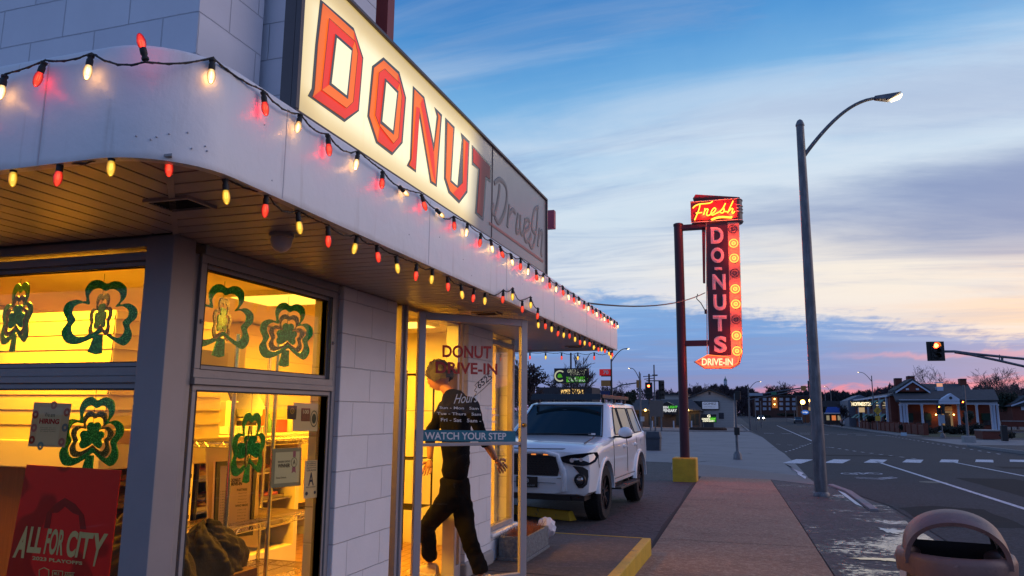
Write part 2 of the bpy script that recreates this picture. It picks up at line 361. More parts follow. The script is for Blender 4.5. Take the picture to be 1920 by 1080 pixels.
WALK = mat('exposed_aggregate', (.27, .158, .098), .85, var=.16, vs=1.2, fn=cracked(-.9, .7, .5, pebble=.7, pc=(.56, .40, .28), stain=(.13, .07, .045)))
VERGE = mat('verge_asphalt', (.034, .032, .036), .6, var=.35, vs=2, fn=cracked(.9, .9, 4.2, wet=(1.0, .655, 1)))
ROAD = mat('road_asphalt', (.026, .027, .034), .85, var=.22, vs=.5, spec=.25, fn=cracked(-.5, .35, .5, pc=(.10, .10, .12)))
XROAD = mat('worn_concrete_street', (.195, .18, .185), .7, var=.22, vs=.35, fn=cracked(-.2, .35, .25, pc=(.2, .2, .22), stain=(.09, .088, .10)))
APRON = mat('sidewalk_concrete', (.20, .165, .15), .8, var=.16, vs=.9, fn=cracked(-.5, .35, .6, pc=(.28, .24, .22), stain=(.12, .10, .095)))
MARK = mat('road_paint', (.60, .60, .64), .7, var=.25, vs=9, fn=lambda n, P, t, c: link(n, n.mix(n.ss(n.noise(t, 11, 8, .75), .54, .60), c, (.10, .10, .12)), P.inputs['Base Color']))
SLABM = mat('slab_concrete', (.085, .064, .055), .82, var=.2, vs=1.6, fn=cracked(-.5, .5, .8, pc=(.2, .16, .14), stain=(.05, .042, .042)))
YEL = mat('yellow_paint', (.60, .36, .018), .6, var=.22, vs=5, bump=.5, bs=45, fn=lambda n, P, t, c: link(n, n.mix(n.ss(n.noise(t, 7, 8, .7), .60, .66), c, (.16, .12, .06)), P.inputs['Base Color']))
WET = mat('wet_ground', (.03, .03, .035), .08, var=.2, vs=8, bump=.12, bs=25, spec=.8)
GRASS = mat('dormant_grass', (.045, .055, .022), .95, var=.4, vs=3, bump=.6, bs=30)
struct(MB().box(-1200, 1200, -60, 1200, -6, -5.4).build('terrain', GRASS))
sheet('ground', [(-600, -55), (600, -55), (600, 880), (-600, 880)], 0, LOT)
sheet('road', [(1.25, 22.6), (1.62, 19.5), (2.2, 15.2), (2.15, -50), (14.2, -50), (13.2, 40), (13.4, 100), (12.6, 165), (9.2, 240), (8.5, 350), (-14, 360), (-6, 290), (-1.4, 150), (-.9, 104), (.36, 70), (1.18, 40), (1.25, 30)], .008, ROAD)
sheet('cross_street', [(-90, 33), (-9, 29.2), (-3.2, 28.3), (-1.2, 26.5), (.4, 23.6), (1.25, 22.6), (1.25, 30), (1.18, 40), (.36, 70), (-.9, 92), (-14, 84), (-90, 78)], .008, XROAD)
sheet('cross_street_right', [(13.2, 60), (80, 72), (80, 80), (13.4, 74)], .008, XROAD)
sheet('sidewalk', [(-1.14, -12), (.72, -12), (.62, 8.1), (.52, 11.9), (.25, 20.9), (-1.50, 21.2), (-1.46, 18.9), (-1.2, 9.1)], .02, WALK, skirt=.05)
sheet('sidewalk_apron', [(-1.52, 21.25), (.25, 20.95), (1.3, 19.6), (1.22, 22.6), (.35, 23.9), (-1.3, 26.8), (-3.0, 28.2), (-2.6, 24)], .016, APRON, skirt=.04)
sheet('verge', [(.64, -12), (2.1, -12), (2.05, 12.6), (2.15, 15.2), (1.55, 19.2), (.27, 20.85), (.54, 11.9), (.64, 8.1)], .012, VERGE, skirt=.03)
sheet('far_pavement', [(-1.0, 94), (-3, 150), (-12, 260), (-60, 260), (-60, 87), (-14, 86)], .014, APRON)
sheet('far_sidewalk_right', [(13.3, 84), (15.4, 84), (15.4, 106), (14.8, 165), (12, 235), (9.4, 238), (12.7, 165), (13.5, 106)], .05, APRON, skirt=.1)
sheet('lawn', [(14.6, 20), (60, 20), (60, 58), (14.8, 52)], .03, GRASS, skirt=.1)
sheet('lawn_beyond', [(15.5, 82), (60, 84), (60, 112), (15.5, 108)], .03, GRASS)
# kerb stones, with a step
CURB = mat('kerb_concrete', (.26, .23, .23), .8, var=.2, vs=3, bump=.5)
def kerb(name, pts, w, h, m=CURB):
    mb = MB()
    for (a, b) in zip(pts, pts[1:]):
        a = Vector((*a, 0)); b = Vector((*b, 0)); t = (b-a).normalized(); nrm = Vector((-t.y, t.x, 0))*w/2
        q = [a-nrm, b-nrm, b+nrm, a+nrm]; mb.hexa([Vector((p.x, p.y, gz(p.y)-.1)) for p in q], [Vector((p.x, p.y, gz(p.y)+h)) for p in q])
    return struct(mb.build(name, m, bevel=.012))
kerb('kerb', [(1.58, 19.6), (1.78, 17.9), (1.80, 14.2)], .14, .05)
kerb('kerb_far', [(13.25, 30), (13.1, 57)], .16, .12); kerb('kerb_beyond', [(13.3, 84), (13.45, 106), (12.65, 165), (9.3, 238)], .2, .12)
kerb('kerb_left', [(-15, 85), (-1.0, 93.5), (-3, 150)], .2, .12)
# puddles on the verge and in the gutter (real water sheets)
def puddle(c, rx, ry, seed, rot=0, n=90):
    rd = random.Random(seed); ph = [rd.uniform(0, 6.3) for _ in range(5)]; pts = []
    for k in range(n):
        w = 2*PI*k/n; q = 1+.22*math.sin(2*w+ph[0])+.2*math.sin(3*w+ph[1])+.14*math.sin(5*w+ph[2])+.10*math.sin(9*w+ph[3])+.10*math.sin(14*w+ph[4])+.07*math.sin(27*w+ph[1])
        x, y = rx*q*math.cos(w), ry*q*math.sin(w); pts.append((c[0]+x*math.cos(rot)-y*math.sin(rot), c[1]+x*math.sin(rot)+y*math.cos(rot)))
    return pts
WATER = mat('puddle_water', (.02, .02, .024), .04, var=0, bump=.03, bs=6, spec=1.)
for i, (px, py, rx, ry, rt) in enumerate([(1655, 1052, .22, .10, 0), (1672, 998, .10, .3, .1)]):
    c = G(px, py); struct(sheet('puddle', puddle(c, rx, ry, i+3, rt), .018, WATER))
struct(sheet('gutter_water_far', [(1.12, 21.5), (1.2, 22.4), (1.12, 23.2), (1.22, 24), (1.08, 25.6), (1.02, 27.5), (.86, 29.5), (.96, 27), (.98, 25.5), (1.06, 24.4), (1.02, 23.3), (1.08, 22.5)], .022, WATER))
struct(sheet('gutter_line', [(1.60, 18.9), (1.76, 17.2), (1.73, 14.6), (1.62, 15.2), (1.60, 17)], .019, WATER))
JT = mat('joint_dark', (.03, .022, .018), .9, var=0)
for y, x0, x1 in ((9.7, -1.2, .58), (14.2, -1.32, .42)): struct(sheet('sidewalk_joint', [(x0, y), (x1, y+.03), (x1, y+.042), (x0, y+.012)], .0225, JT))
struct(sheet('sidewalk_edge_crack', [(-1.5, 21.0), (-1.46, 18.9), (-1.36, 14.5), (-1.21, 9.1), (-1.15, 8.6), (-1.24, 8.9), (-1.34, 11.2), (-1.38, 14), (-1.52, 17), (-1.56, 21)], .006, JT))
# road markings
def strip(a, b, w):
    a = Vector((a[0], a[1], 0)); b = Vector((b[0], b[1], 0)); t = (b-a).normalized(); nrm = Vector((-t.y, t.x, 0))*w/2
    return [a-nrm, b-nrm, b+nrm, a+nrm]
PATCH = mat('road_patch', (.014, .014, .018), .9, var=.2, vs=1, bump=.3, spec=.2)
for L in ([(2.25, 12.3), (3.6, 12.8), (3.7, 15.4), (2.9, 15.6), (2.3, 15.0)], [(5.1, 17.0), (6.6, 17.2), (6.7, 24.5), (5.2, 24.2)], [(8.0, 30.5), (11.5, 31), (11.4, 32.2), (8.1, 31.8)], [(2.6, 38), (6.0, 39), (6.1, 40.2), (2.6, 39.4)]):
    rdp = random.Random(len(L)*7); P_l = []
    for (a, b) in zip(L, L[1:]+L[:1]):
        for k in range(6): P_l.append((a[0]+(b[0]-a[0])*k/6+rdp.uniform(-.04, .04), a[1]+(b[1]-a[1])*k/6+rdp.uniform(-.05, .05)))
    sheet('road_patch', P_l, .0095, PATCH)
rdp = random.Random(4)
for (x, y, dx_, dy_, n_s) in ((2.3, 13, .45, .25, 9), (2.9, 20, .12, .7, 12), (6.9, 14, -.05, .9, 12), (3.1, 27, .6, .15, 10), (8.8, 20, .1, .9, 12), (-3.0, 14.5, .1, .7, 9), (-.6, 29.5, .7, .1, 12), (-6, 34, .9, .15, 14)):
    A_l, B_l = [], []
    for k in range(n_s): x += dx_*.5+rdp.uniform(-.1, .1); y += dy_*.5+rdp.uniform(-.1, .1); A_l.append((x, y)); B_l.append((x+.018, y+.022))
    sheet('road_crack', A_l+B_l[::-1], .0102, JT)
mh = G(1750, 905); sheet('manhole_cover', [(mh.x+.33*math.cos(w), mh.y+.33*math.sin(w)) for w in [2*PI*k/28 for k in range(28)]], .0115, mat('cast_iron', (.045, .04, .04), .5, .6, var=.4, vs=30, bump=.8, bs=60))
mk = MB()
def mq(q, dz=.014): mk.poly([(p[0], p[1], gz(p[1])+dz) for p in q])
def mline(a, b, w=.12, dash=0, gap=0):
    a = Vector((a[0], a[1])); b = Vector((b[0], b[1])); L = (b-a).length; t = (b-a)/L; s = 0
    seg = dash or 6.
    while s < L:
        e = min(L, s+seg); p, q = a+t*s, a+t*e
        mq(strip(p, q, w)); s = e+gap
mline((4.4, 33.6), (4.4, -5), .12); mline((7.36, 35), (7.39, 12), .12)
mline((3.9, 60), (3.4, 150), .14); mline((1.3, 42), (3.9, 60), .10, .6, 1.2)
for x in range(7):
    mq([(.75+x*1.5, 33-x*-.85), (1.62+x*1.5, 33.6-x*-.85), (1.45+x*1.5, 30.2-x*-.85), (.72+x*1.5, 30-x*-.85)] if 0 else [(.80+x*1.50, 30.0+x*1.05), (1.45+x*1.50, 30.0+x*1.05), (2.1+x*1.50, 33.6+x*.85), (1.45+x*1.50, 33.6+x*.85)])
mline((.6, 86), (13.2, 84), .5, 1.0, .8); mline((1.1, 54), (4.2, 50), .12, .45, .7); mline((4.2, 50), (6.5, 37), .12, .5, .9)
mline((12.2, 84), (11.9, 45), .12, .6, 1.2); mline((4.4, 92), (13, 92), .2)
mline((8.4, 29), (11.5, 29.5), .16)
# cycle symbol and arrow
def ringmark(c, r, w, sy=1.):
    for k in range(20):
        a, b = 2*PI*k/20, 2*PI*(k+1)/20
        mq([(c[0]+r*math.cos(a), c[1]+sy*r*math.sin(a)), (c[0]+r*math.cos(b), c[1]+sy*r*math.sin(b)), (c[0]+(r-w)*math.cos(b), c[1]+sy*(r-w)*math.sin(b)), (c[0]+(r-w)*math.cos(a), c[1]+sy*(r-w)*math.sin(a))])
bk = G(1622, 890)
ringmark((bk.x-.42, bk.y), .24, .05, 1.6); ringmark((bk.x+.30, bk.y+.5), .24, .05, 1.6)
for a, b in (((-.42, 0), (-.1, .7)), ((-.1, .7), (.2, .7)), ((-.42, 0), (-.05, 0)), ((-.05, 0), (.2, .8)), ((-.1, .7), (-.05, 0)), ((.2, .9), (.3, .5))): mline((bk.x+a[0], bk.y+a[1]), (bk.x+b[0], bk.y+b[1]), .06)
for a, b in (((-.45, -1.9), (.1, -2.1)), ((.1, -2.1), (.65, -1.2)), ((-.45, -1.5), (.1, -1.7)), ((.1, -1.7), (.6, -.9))): mline((bk.x+a[0], bk.y+a[1]), (bk.x+b[0], bk.y+b[1]), .08)
struct(mk.build('road_markings', MARK, fix=False))
# ================================================================== THE SHOP
FX = -2.34; SY = 2.525; ZS = 2.34; FL = .25
shop = thing('donut_shop', (-5, 5, FL), 'white painted block donut shop on the left with lit amber windows and curved canopy', 'shop')
# raised slab in front of the door with a yellow kerb
struct(MB().box(-9, -1.25, .2, 8.50, -.2, FL).build('shop_pavement', SLABM))
cb = MB(); cb.hexa([(-1.25, .2, -.2), (-1.15, .2, -.2), (-1.15, 8.52, -.2), (-1.25, 8.52, -.2)], [(-1.25, .2, FL+.006), (-1.155, .2, FL+.006), (-1.155, 8.52, FL+.006), (-1.25, 8.52, FL+.006)])
struct(cb.build('yellow_kerb', YEL, bevel=.012))
struct(MB().box(-4, -1.25, 8.50, 8.53, -.2, FL+.004).build('yellow_kerb_edge', YEL))
struct(MB().box(-4, -1.26, 6.35, 6.365, FL+.0005, FL+.002).build('slab_joint', DARK))
# --- walls
MB().box(FX-.2, FX, 3.93, 4.64, FL, ZS).build('pilaster', BLK_F, shop, bevel=.006)
MB().box(FX-.2, FX, 6.01, 6.64, FL+.12, ZS).build('pilaster', BLK_F, shop, bevel=.006)
MB().box(FX-.2, FX+.03, 5.98, 6.66, FL, FL+.12).build('pilaster_base', CONC, shop, bevel=.02)
MB().box(FX-.2, FX-.02, 2.66, 3.93, FL, .47).build('window_base', BLK_F, shop)
MB().box(FX-.2, FX-.02, 6.64, 7.48, FL, .47).build('window_base', BLK_F, shop)
MB().box(-8.8, FX-.16, SY+.02, SY+.2, FL, .47).build('window_base', BLK_S, shop)
MB().box(FX-.23, FX+.02, 6.64, 7.5, .47, .50).build('window_sill', WHITE, shop, bevel=.008)
MB().box(-9, FX-.06, 7.4, 7.5, FL, ZS).build('end_wall', BLK_S, shop)
MB().box(-9, -8.8, 2.7, 7.4, FL, ZS).build('side_wall', BLK_S, shop)
# upper walls and roof
MB().box(-9, FX, 2.558, 2.80, 2.68, 5.6).build('upper_wall', BLK_S, shop, bevel=.006)
MB().box(FX-.2, FX+.0012, 2.5595, 3.01, 2.68, 5.6).build('upper_wall', BLK_U, shop)
MB().box(-9, FX-.1, 3.0, 7.4, 2.70, 3.3).build('roof', WHITE, shop)
MB().box(FX-.35, onY(706, 20, 3.42).x, 3.06, 3.42, 2.68, 5.2).build('roof_pier', BLK_S, shop, bevel=.006)
# --- canopy
arc = [(-1.82+.27*math.cos(w), 1.90+.27*math.sin(w)) for w in [R_(a) for a in range(0, -91, -9)]]
outer = [(-1.55, 8.85)]+[(-1.55, 8.85-k*.5) for k in range(1, 14)]+arc+[(-x/10, 1.63) for x in range(20, 92, 4)]
inner = []
for i, p in enumerate(outer):
    a = Vector(outer[max(i-1, 0)]); b = Vector(outer[min(i+1, len(outer)-1)]); t = (b-a).normalized(); nn = Vector((t.y, -t.x))
    inner.append((p[0]+nn.x*.035*1, p[1]+nn.y*.035*1))
if inner[5][0] > outer[5][0]: inner = [(2*o[0]-q[0], 2*o[1]-q[1]) for o, q in zip(outer, inner)]
rows = [[(x, y, 2.325) for x, y in outer], [(x, y, 2.668) for x, y in outer], [(x*.3+a*.7, y*.3+b*.7, 2.682) for (a, b), (x, y) in zip(outer, inner)], [(x, y, 2.682) for x, y in inner], [(x, y, 2.325) for x, y in inner]]
fa = MB().grid(rows+[rows[0]]); fa.box(-4, -1.586, 8.815, 8.85, 2.325, 2.68)
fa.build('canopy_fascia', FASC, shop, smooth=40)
# fascia seams and rivets
SEAM = mat('seam', (.60, .59, .62), .6, var=0); RIV = mat('rivet', (.5, .5, .55), .5, var=0)
for y in (2.16, 3.4, 4.65, 5.9, 7.15, 8.4): MB().box(-1.5505, -1.5485, y, y+.004, 2.33, 2.66).build('fascia_seam', SEAM, shop)
MB().box(-2.05, -2.046, 1.6275, 1.6305, 2.33, 2.66).build('fascia_seam', SEAM, shop)
rr = random.Random(3)
for k in range(16): MB().blob((-1.5495, rr.uniform(1.95, 8.6), rr.uniform(2.36, 2.62)), .0035, 1, 0, (.5, 1, 1), rr).build('rivet', RIV, shop)
for k in range(5): MB().blob((rr.uniform(-3.0, -1.95), 1.6295, rr.uniform(2.36, 2.62)), .003, 1, 0, (1, .5, 1), rr).build('rivet', RIV, shop)
for k in range(8):
    w = R_(rr.uniform(-75, -15)); MB().blob((-1.82+.2705*math.cos(w), 1.90+.2705*math.sin(w), rr.uniform(2.37, 2.43)), .0035, 1, 0, (1, 1, 1), rr).build('rivet', RIV, shop)
MB().poly([(x, y, 2.66) for x, y in inner]+[(-9.1, 8.8, 2.66)]).build('canopy_roof', WHITE, shop)
# soffit boards with open grooves, mitred at the corner
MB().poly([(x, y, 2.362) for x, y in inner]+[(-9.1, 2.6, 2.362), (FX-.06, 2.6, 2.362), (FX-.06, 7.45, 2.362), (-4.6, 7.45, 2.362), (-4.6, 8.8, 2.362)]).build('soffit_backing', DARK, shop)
sf = MB(); P_ = .098
y = 1.66
while y < 8.8:
    y2 = min(y+P_-.011, 8.81)
    xl = FX-.03 if y2 < 7.5 else -4.5
    if y < SY: 
        t0, t1 = (SY-y)/(SY-1.66), (SY-y2)/(SY-1.66); xa = FX+(FX*-1-1.60)*t0*.98; xb = FX+(-FX-1.60)*max(0, t1)*.98
    else: xa = xb = xl
    def xr(yy):
        return -1.59 if yy > 1.9 else -1.82+math.sqrt(max(0, .235**2-(1.9-yy)**2))
    ra, rb = xr(y), xr(y2)
    if ra > xa+.01: sf.hexa([(xa, y, 2.342), (ra, y, 2.342), (rb, y2, 2.342), (xb, y2, 2.342)], [(xa, y, 2.356), (ra, y, 2.356), (rb, y2, 2.356), (xb, y2, 2.356)])
    y += P_
x = -1.66
while x > -6.5:
    x2 = x-P_+.011
    def ym(xx): return min(SY, 1.66+(SY-1.66)*((-1.60-xx)/(-1.60-FX))) if xx > FX else SY
    ya, yb = ym(x), ym(x2)
    y0a = 1.66 if x < -1.85 else 1.70
    if ya > y0a+.01: sf.hexa([(x2, y0a, 2.342), (x, y0a, 2.342), (x, ya-.012, 2.342), (x2, yb-.012, 2.342)], [(x2, y0a, 2.356), (x, y0a, 2.356), (x, ya-.012, 2.356), (x2, yb-.012, 2.356)])
    x -= P_
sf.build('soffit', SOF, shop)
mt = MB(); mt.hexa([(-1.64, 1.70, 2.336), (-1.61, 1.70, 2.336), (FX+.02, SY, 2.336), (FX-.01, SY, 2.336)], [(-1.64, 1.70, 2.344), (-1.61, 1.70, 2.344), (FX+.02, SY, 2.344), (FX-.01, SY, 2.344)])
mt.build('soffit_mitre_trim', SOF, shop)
for (vx, vy) in ((-1.97, 2.14), (-1.93, 5.33), (-1.95, 8.35)):
    v = MB(); v.box(vx-.10, vx+.10, vy-.075, vy-.062, 2.330, 2.342).box(vx-.10, vx+.10, vy+.062, vy+.075, 2.330, 2.342).box(vx-.10, vx-.087, vy-.062, vy+.062, 2.330, 2.342).box(vx+.087, vx+.10, vy-.062, vy+.062, 2.330, 2.342)
    vf = v.build('soffit_vent', SOF, shop); w = MB().box(vx-.087, vx+.087, vy-.062, vy+.062, 2.339, 2.3415)
    for k in range(7): w.box(vx-.087, vx+.087, vy-.05+k*.015, vy-.046+k*.015, 2.333, 2.338)
    w.build('vent_grille', DARK, vf)
dl = MB().lathe([(.052, 0), (.052, -.014), (.044, -.02)], (-1.90, 2.66, 2.341), 24).build('ceiling_lamp', FRAME, shop, smooth=40)
MB().lathe([(.044, -.018), (.046, -.035), (.040, -.058), (.024, -.075), (.004, -.082)], (-1.90, 2.66, 2.341), 24).build('lamp_dome', mat('frosted_dome', (.52, .46, .44), .35, var=0), dl, smooth=60)
# --- corner post
MB().box(FX-.145, FX, SY, SY+.135, FL, ZS).build('corner_post', POST, shop, bevel=.004)
# --- window frames: planes given by origin, unit vector along, outward normal
def frame(mb, O, u, nr, a0, a1, z0, z1, w, d0, d1, wt=None, wb=None):
    O = Vector(O); u = Vector(u); nr = Vector(nr); wt = w if wt is None else wt; wb = w if wb is None else wb
    def bar(p0, p1, q0, q1):
        b = [O+u*p0+nr*d0+Vector((0, 0, q0)), O+u*p1+nr*d0+Vector((0, 0, q0)), O+u*p1+nr*d1+Vector((0, 0, q0)), O+u*p0+nr*d1+Vector((0, 0, q0))]
        mb.hexa(b, [p+Vector((0, 0, q1-q0)) for p in b])
    bar(a0-w, a1+w, z1, z1+wt); bar(a0-w, a1+w, z0-wb, z0); bar(a0-w, a0, z0, z1); bar(a1, a1+w, z0, z1)
def glaze(O, u, nr, a0, a1, z0, z1, d, m, parent, name='glass'):
    O = Vector(O)+Vector(nr)*d; u = Vector(u); Z = Vector((0, 0, 1))
    return MB().quad(O+u*a0+Z*z0, O+u*a1+Z*z0, O+u*a1+Z*z1, O+u*a0+Z*z1).build(name, m, parent, fix=False)
def window(O, u, nr, a0, a1, zb, zmid0, zmid1, zt, zlow):
    f = MB()
    frame(f, O, u, nr, a0, a1, zmid1, zt, .022, -.085, -.050)          # inner sash, upper
    frame(f, O, u, nr, a0-.022, a1+.022, zmid1-.022, zt+.022, .040, -.095, -.030)  # outer frame, upper
    frame(f, O, u, nr, a0-.02, a1+.03, zlow, zmid0, .030, -.085, -.040)
    f2 = f.build('window_frame', FRAME, None, bevel=.0025, bseg=2)
    g = MB(); frame(g, O, u, nr, a0, a1, zmid1, zt, .0035, -.086, -.047); frame(g, O, u, nr, a0-.0222, a1+.0222, zmid1-.0222, zt+.0222, .003, -.08, -.0285); frame(g, O, u, nr, a0-.02, a1+.03, zlow, zmid0, .007, -.084, -.038)
    return f2, g
FO = (FX, 0, 0); FU = (0, 1, 0); FNn = (1, 0, 0); SO = (0, SY, 0); SU = (-1, 0, 0); SNn = (0, -1, 0)
for (O, u, nr, a0, a1, zlow) in ((FO, FU, FNn, 2.80, 3.83, .50), (SO, SU, SNn, 2.52, 3.86, .50), (SO, SU, SNn, 4.05, 5.6, .50)):
    w, g = window(O, u, nr, a0, a1, 0, 1.678, 1.80, 2.235 if u[1] else 2.217, zlow)
    adopt(w, shop); g.build('gasket', RUB, w)
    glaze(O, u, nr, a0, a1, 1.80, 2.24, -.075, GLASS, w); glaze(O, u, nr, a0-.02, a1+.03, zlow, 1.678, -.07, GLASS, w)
    mb = MB(); O_v, uv, nv = Vector(O), Vector(u), Vector(nr)
    def bar(p0, p1, q0, q1, d0, d1):
        b = [O_v+uv*p0+nv*d0+Vector((0, 0, q0)), O_v+uv*p1+nv*d0+Vector((0, 0, q0)), O_v+uv*p1+nv*d1+Vector((0, 0, q0)), O_v+uv*p0+nv*d1+Vector((0, 0, q0))]
        mb.hexa(b, [p+Vector((0, 0, q1-q0)) for p in b])
    bar(a0-.062, a1+.064, 1.708, 1.738, -.09, -.022); bar(a0-.062, a1+.064, 2.297, 2.34, -.12, -.012)
    bar(a1+.062, a1+.10, .47, 2.297, -.12, -.03); bar(a0-.14 if u[1] else a0-.045, a0-.062 if u[1] else a0-.0625, .47, 2.297, -.12, -.045 if u[1] else -.03)
    mb.build('window_mullion', FRAME, shop, bevel=.003)
    lt = MB()
    for a in (a0-.042, a1+.045):
        c = O_v+uv*a+nv*-.028+Vector((0, 0, 1.99)); lt.blob(c, .008, 1, 0, (1, 1, 1.6)); lt.cyl(c, c+nv*.012, .003, None, 8)
    lt.build('sash_latch', FRAME, w)
# window beyond the door
f = MB(); frame(f, FO, FU, FNn, 6.70, 7.38, .55, 2.24, .045, -.10, -.04); wf = f.build('window_frame', FRAME, shop, bevel=.003)
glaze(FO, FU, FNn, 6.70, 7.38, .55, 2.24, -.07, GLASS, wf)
# --- door frame
DF = mat('door_aluminium', (.40, .37, .38), .38, .3, var=.08, vs=6)
MB().box(FX-.12, FX-.02, 4.655, 4.672, FL, ZS).build('door_jamb', RUB, shop)
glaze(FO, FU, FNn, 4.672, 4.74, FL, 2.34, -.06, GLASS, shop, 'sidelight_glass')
j = MB()
j.box(FX-.12, FX-.01, 4.74, 4.775, FL, ZS).box(FX-.10, FX+.005, 4.78, 4.81, FL, ZS).box(FX-.12, FX-.015, 4.815, 4.84, FL, ZS)
j.box(FX-.12, FX-.01, 4.775, 5.80, 2.31, ZS); j.box(FX-.12, FX-.01, 5.80, 5.84, FL, ZS).box(FX-.12, FX-.02, 5.93, 5.96, FL, ZS).box(FX-.12, FX-.02, 5.84, 5.93, FL, FL+.12)
j.build('door_frame', DF, shop, bevel=.003)
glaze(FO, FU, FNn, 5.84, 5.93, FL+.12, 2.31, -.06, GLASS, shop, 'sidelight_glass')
MB().box(FX-.2, FX+.02, 4.84, 5.80, FL+.001, FL+.022).build('door_sill', DF, shop, bevel=.003)
# --- the open door
DH = Vector((-2.275, 4.845, 0)); DE = Vector((-1.672, 5.515, 0)); DU = (DE-DH).normalized(); DN = Vector((DU.y, -DU.x, 0))
DW = (DE-DH).length
door = thing('shop_door', (DH.x, DH.y, FL+.03), 'tall glass shop door with aluminium frame, standing open beside the painted block pilaster', 'door')
def dbox(mb, a0, a1, z0, z1, d0, d1):
    b = [DH+DU*a0+DN*d0, DH+DU*a1+DN*d0, DH+DU*a1+DN*d1, DH+DU*a0+DN*d1]; mb.hexa([p+Vector((0, 0, z0)) for p in b], [p+Vector((0, 0, z1)) for p in b])
m = MB(); dbox(m, 0, .055, .28, 2.30, -.02, .02); dbox(m, DW-.055, DW, .28, 2.30, -.02, .02); dbox(m, .055, DW-.055, 2.245, 2.30, -.02, .02); dbox(m, .055, DW-.055, .28, .44, -.02, .02)
m.build('door_frame', DF, door, bevel=.004)
glaze(DH, DU, DN, .055, DW-.055, .44, 2.245, 0, DGLASS, door)
def oD(x, y, off=.006):  # a pixel on the door's glass plane
    return onP(x, y, DH, DN)+DN*off
zb = oD(870, 833).z
m = MB(); dbox(m, .055, DW-.05, zb-.012, zb+.012, -.035, -.022); dbox(m, .06, .085, zb-.012, zb+.012, -.022, -.002); dbox(m, DW-.085, DW-.06, zb-.012, zb+.012, -.0215, -.002); dbox(m, .055, DW-.055, zb-.011, zb+.013, .004, .018)
m.build('push_bar', DF, door, bevel=.003)
kn = MB(); c = DH+DU*(DW-.028)+DN*.02+Vector((0, 0, oD(971, 797).z)); kn.cyl(c, c+DN*.018, .017, .014, 18); kn.cyl(c+DN*.018, c+DN*.03, .009, None, 12)
kn.build('lock_knob', mat('brass', (.45, .28, .10), .35, 1., var=.1), door, smooth=40)
dsg = -1 if (DN.dot(Vector((0, -1, 0))) < 0) else 1
def dq(px4, off=.006): return qmap(*[oD(*q, off*dsg) for q in px4])
DRED = mat('sign_red', (.36, .012, .012), .5, var=0); DWH = mat('lettering_white', (.72, .72, .74), .5, var=0); TEAL = mat('teal_vinyl', (.012, .16, .24), .45, var=.05)
m = MB(); letters(m, 'DONUT', dq([(829, 670), (920, 673), (921, 649), (829, 647)]), .028); letters(m, 'DRIVE-IN', dq([(816, 700), (932, 703), (932, 682), (816, 678)]), .028); m.build('lettering', DRED, door, fix=False)
m = MB(); letters(m, 'Hours', dq([(850, 757), (893, 754), (897, 735), (856, 739)])); 
letters(m, 'Sun - Mon   5am - 10pm', dq([(823.5, 768), (930, 771), (930, 764), (823.5, 761.5)]), .012); letters(m, 'Tue - Thurs   5am - 11pm', dq([(818.5, 779), (935, 782), (935, 775), (818.5, 772.5)]), .012); letters(m, 'Fri - Sat   5am - 12am', dq([(826, 790), (930, 793.5), (930, 786.5), (826, 783.5)]), .012)
letters(m, 'WATCH YOUR STEP', dq([(795.5, 824), (948, 824.5), (948, 811.5), (795.5, 810)], .009), .02); m.build('lettering', DWH, door, fix=False)
m = MB(); letters(m, '6525', dq([(897, 730), (923, 709), (917, 699), (893, 718)]), .01)
strokes(m, [[(888, 744), (893, 735), (889, 733), (893, 725), (890, 722), (905, 708), (919, 694)], [(888, 744), (905, 730), (921, 714)]], lambda a, b: oD(a, b, .006*dsg), .0022, 5); m.build('house_number', BLACK, door)
MB().poly([oD(*q, .007*dsg) for q in ((777.5, 827), (966, 828.5), (966, 808), (777.5, 805.5))]).build('banner', TEAL, door, fix=False)

# ================================================================== LIGHTBOX SIGN ON THE CANOPY
SX = -1.60
def sxp(x, y, o=0.): p = onX(x, y, SX); return Vector((SX+o, p.y, p.z))
z2 = lambda L: [(540+a/3, b/3) for a, b in L]
sign = thing('rooftop_sign', (-1.7, 4, 2.70), 'long lit sign spelling DONUT in faceted red letters along the canopy', 'sign')
def litm(name, col, unl, st=1.0, gl=.25):
    """sign panel; inner tube light over its near part is put into emission"""
    def fn(n, P, tcn, c):
        s = n.n('ShaderNodeSeparateXYZ', i={0: tcn})
        lit = n.ss(n.m('ADD', s.outputs[1], n.m('MULTIPLY', s.outputs[2], -.12)), 3.95, 3.60)
        edge = n.m('MULTIPLY', n.ss(s.outputs[2], 3.33, 3.16, .50, 1.), n.ss(s.outputs[2], 2.70, 2.86, .62, 1.))  # tube light's falloff towards the edges, painted into the emission
        edge = n.m('MULTIPLY', edge, n.ss(s.outputs[1], 2.26, 2.5, .72, 1.))
        e = n.m('MULTIPLY', n.m('MULTIPLY', lit, edge), st)
        link(n, e, P.inputs['Emission Strength'])
        stn = n.noise(n.n('ShaderNodeMapping', i={'Vector': tcn, 'Scale': (1, 9, 1.2)}).outputs[0], 3, 5)
        cc = n.mix(n.ss(edge, .98, .55), col, tuple(q*k for q, k in zip(col, (1., .82, .42))))
        cc = n.mix(n.m('MULTIPLY', n.ss(stn, .5, .8), .35), cc, tuple(q*k for q, k in zip(col, (.95, .80, .50))))
        link(n, cc, P.inputs['Emission Color'])
    return mat(name, unl, gl, var=.08, vs=3, fn=fn)
SG_F = litm('sign_face', (1.0, .86, .50), (.34, .31, .30), 1.08)
SG_O = litm('sign_orange', (1., .17, .012), (.10, .03, .02), .95, .5); SG_R = litm('sign_letter_red', (.86, .034, .008), (.20, .03, .035), .92, .5); SG_K = litm('sign_black', (.05, .04, .04), (.05, .05, .06), .8)
SGFR = mat('sign_frame', (.10, .085, .09), .45, .4, var=.15)
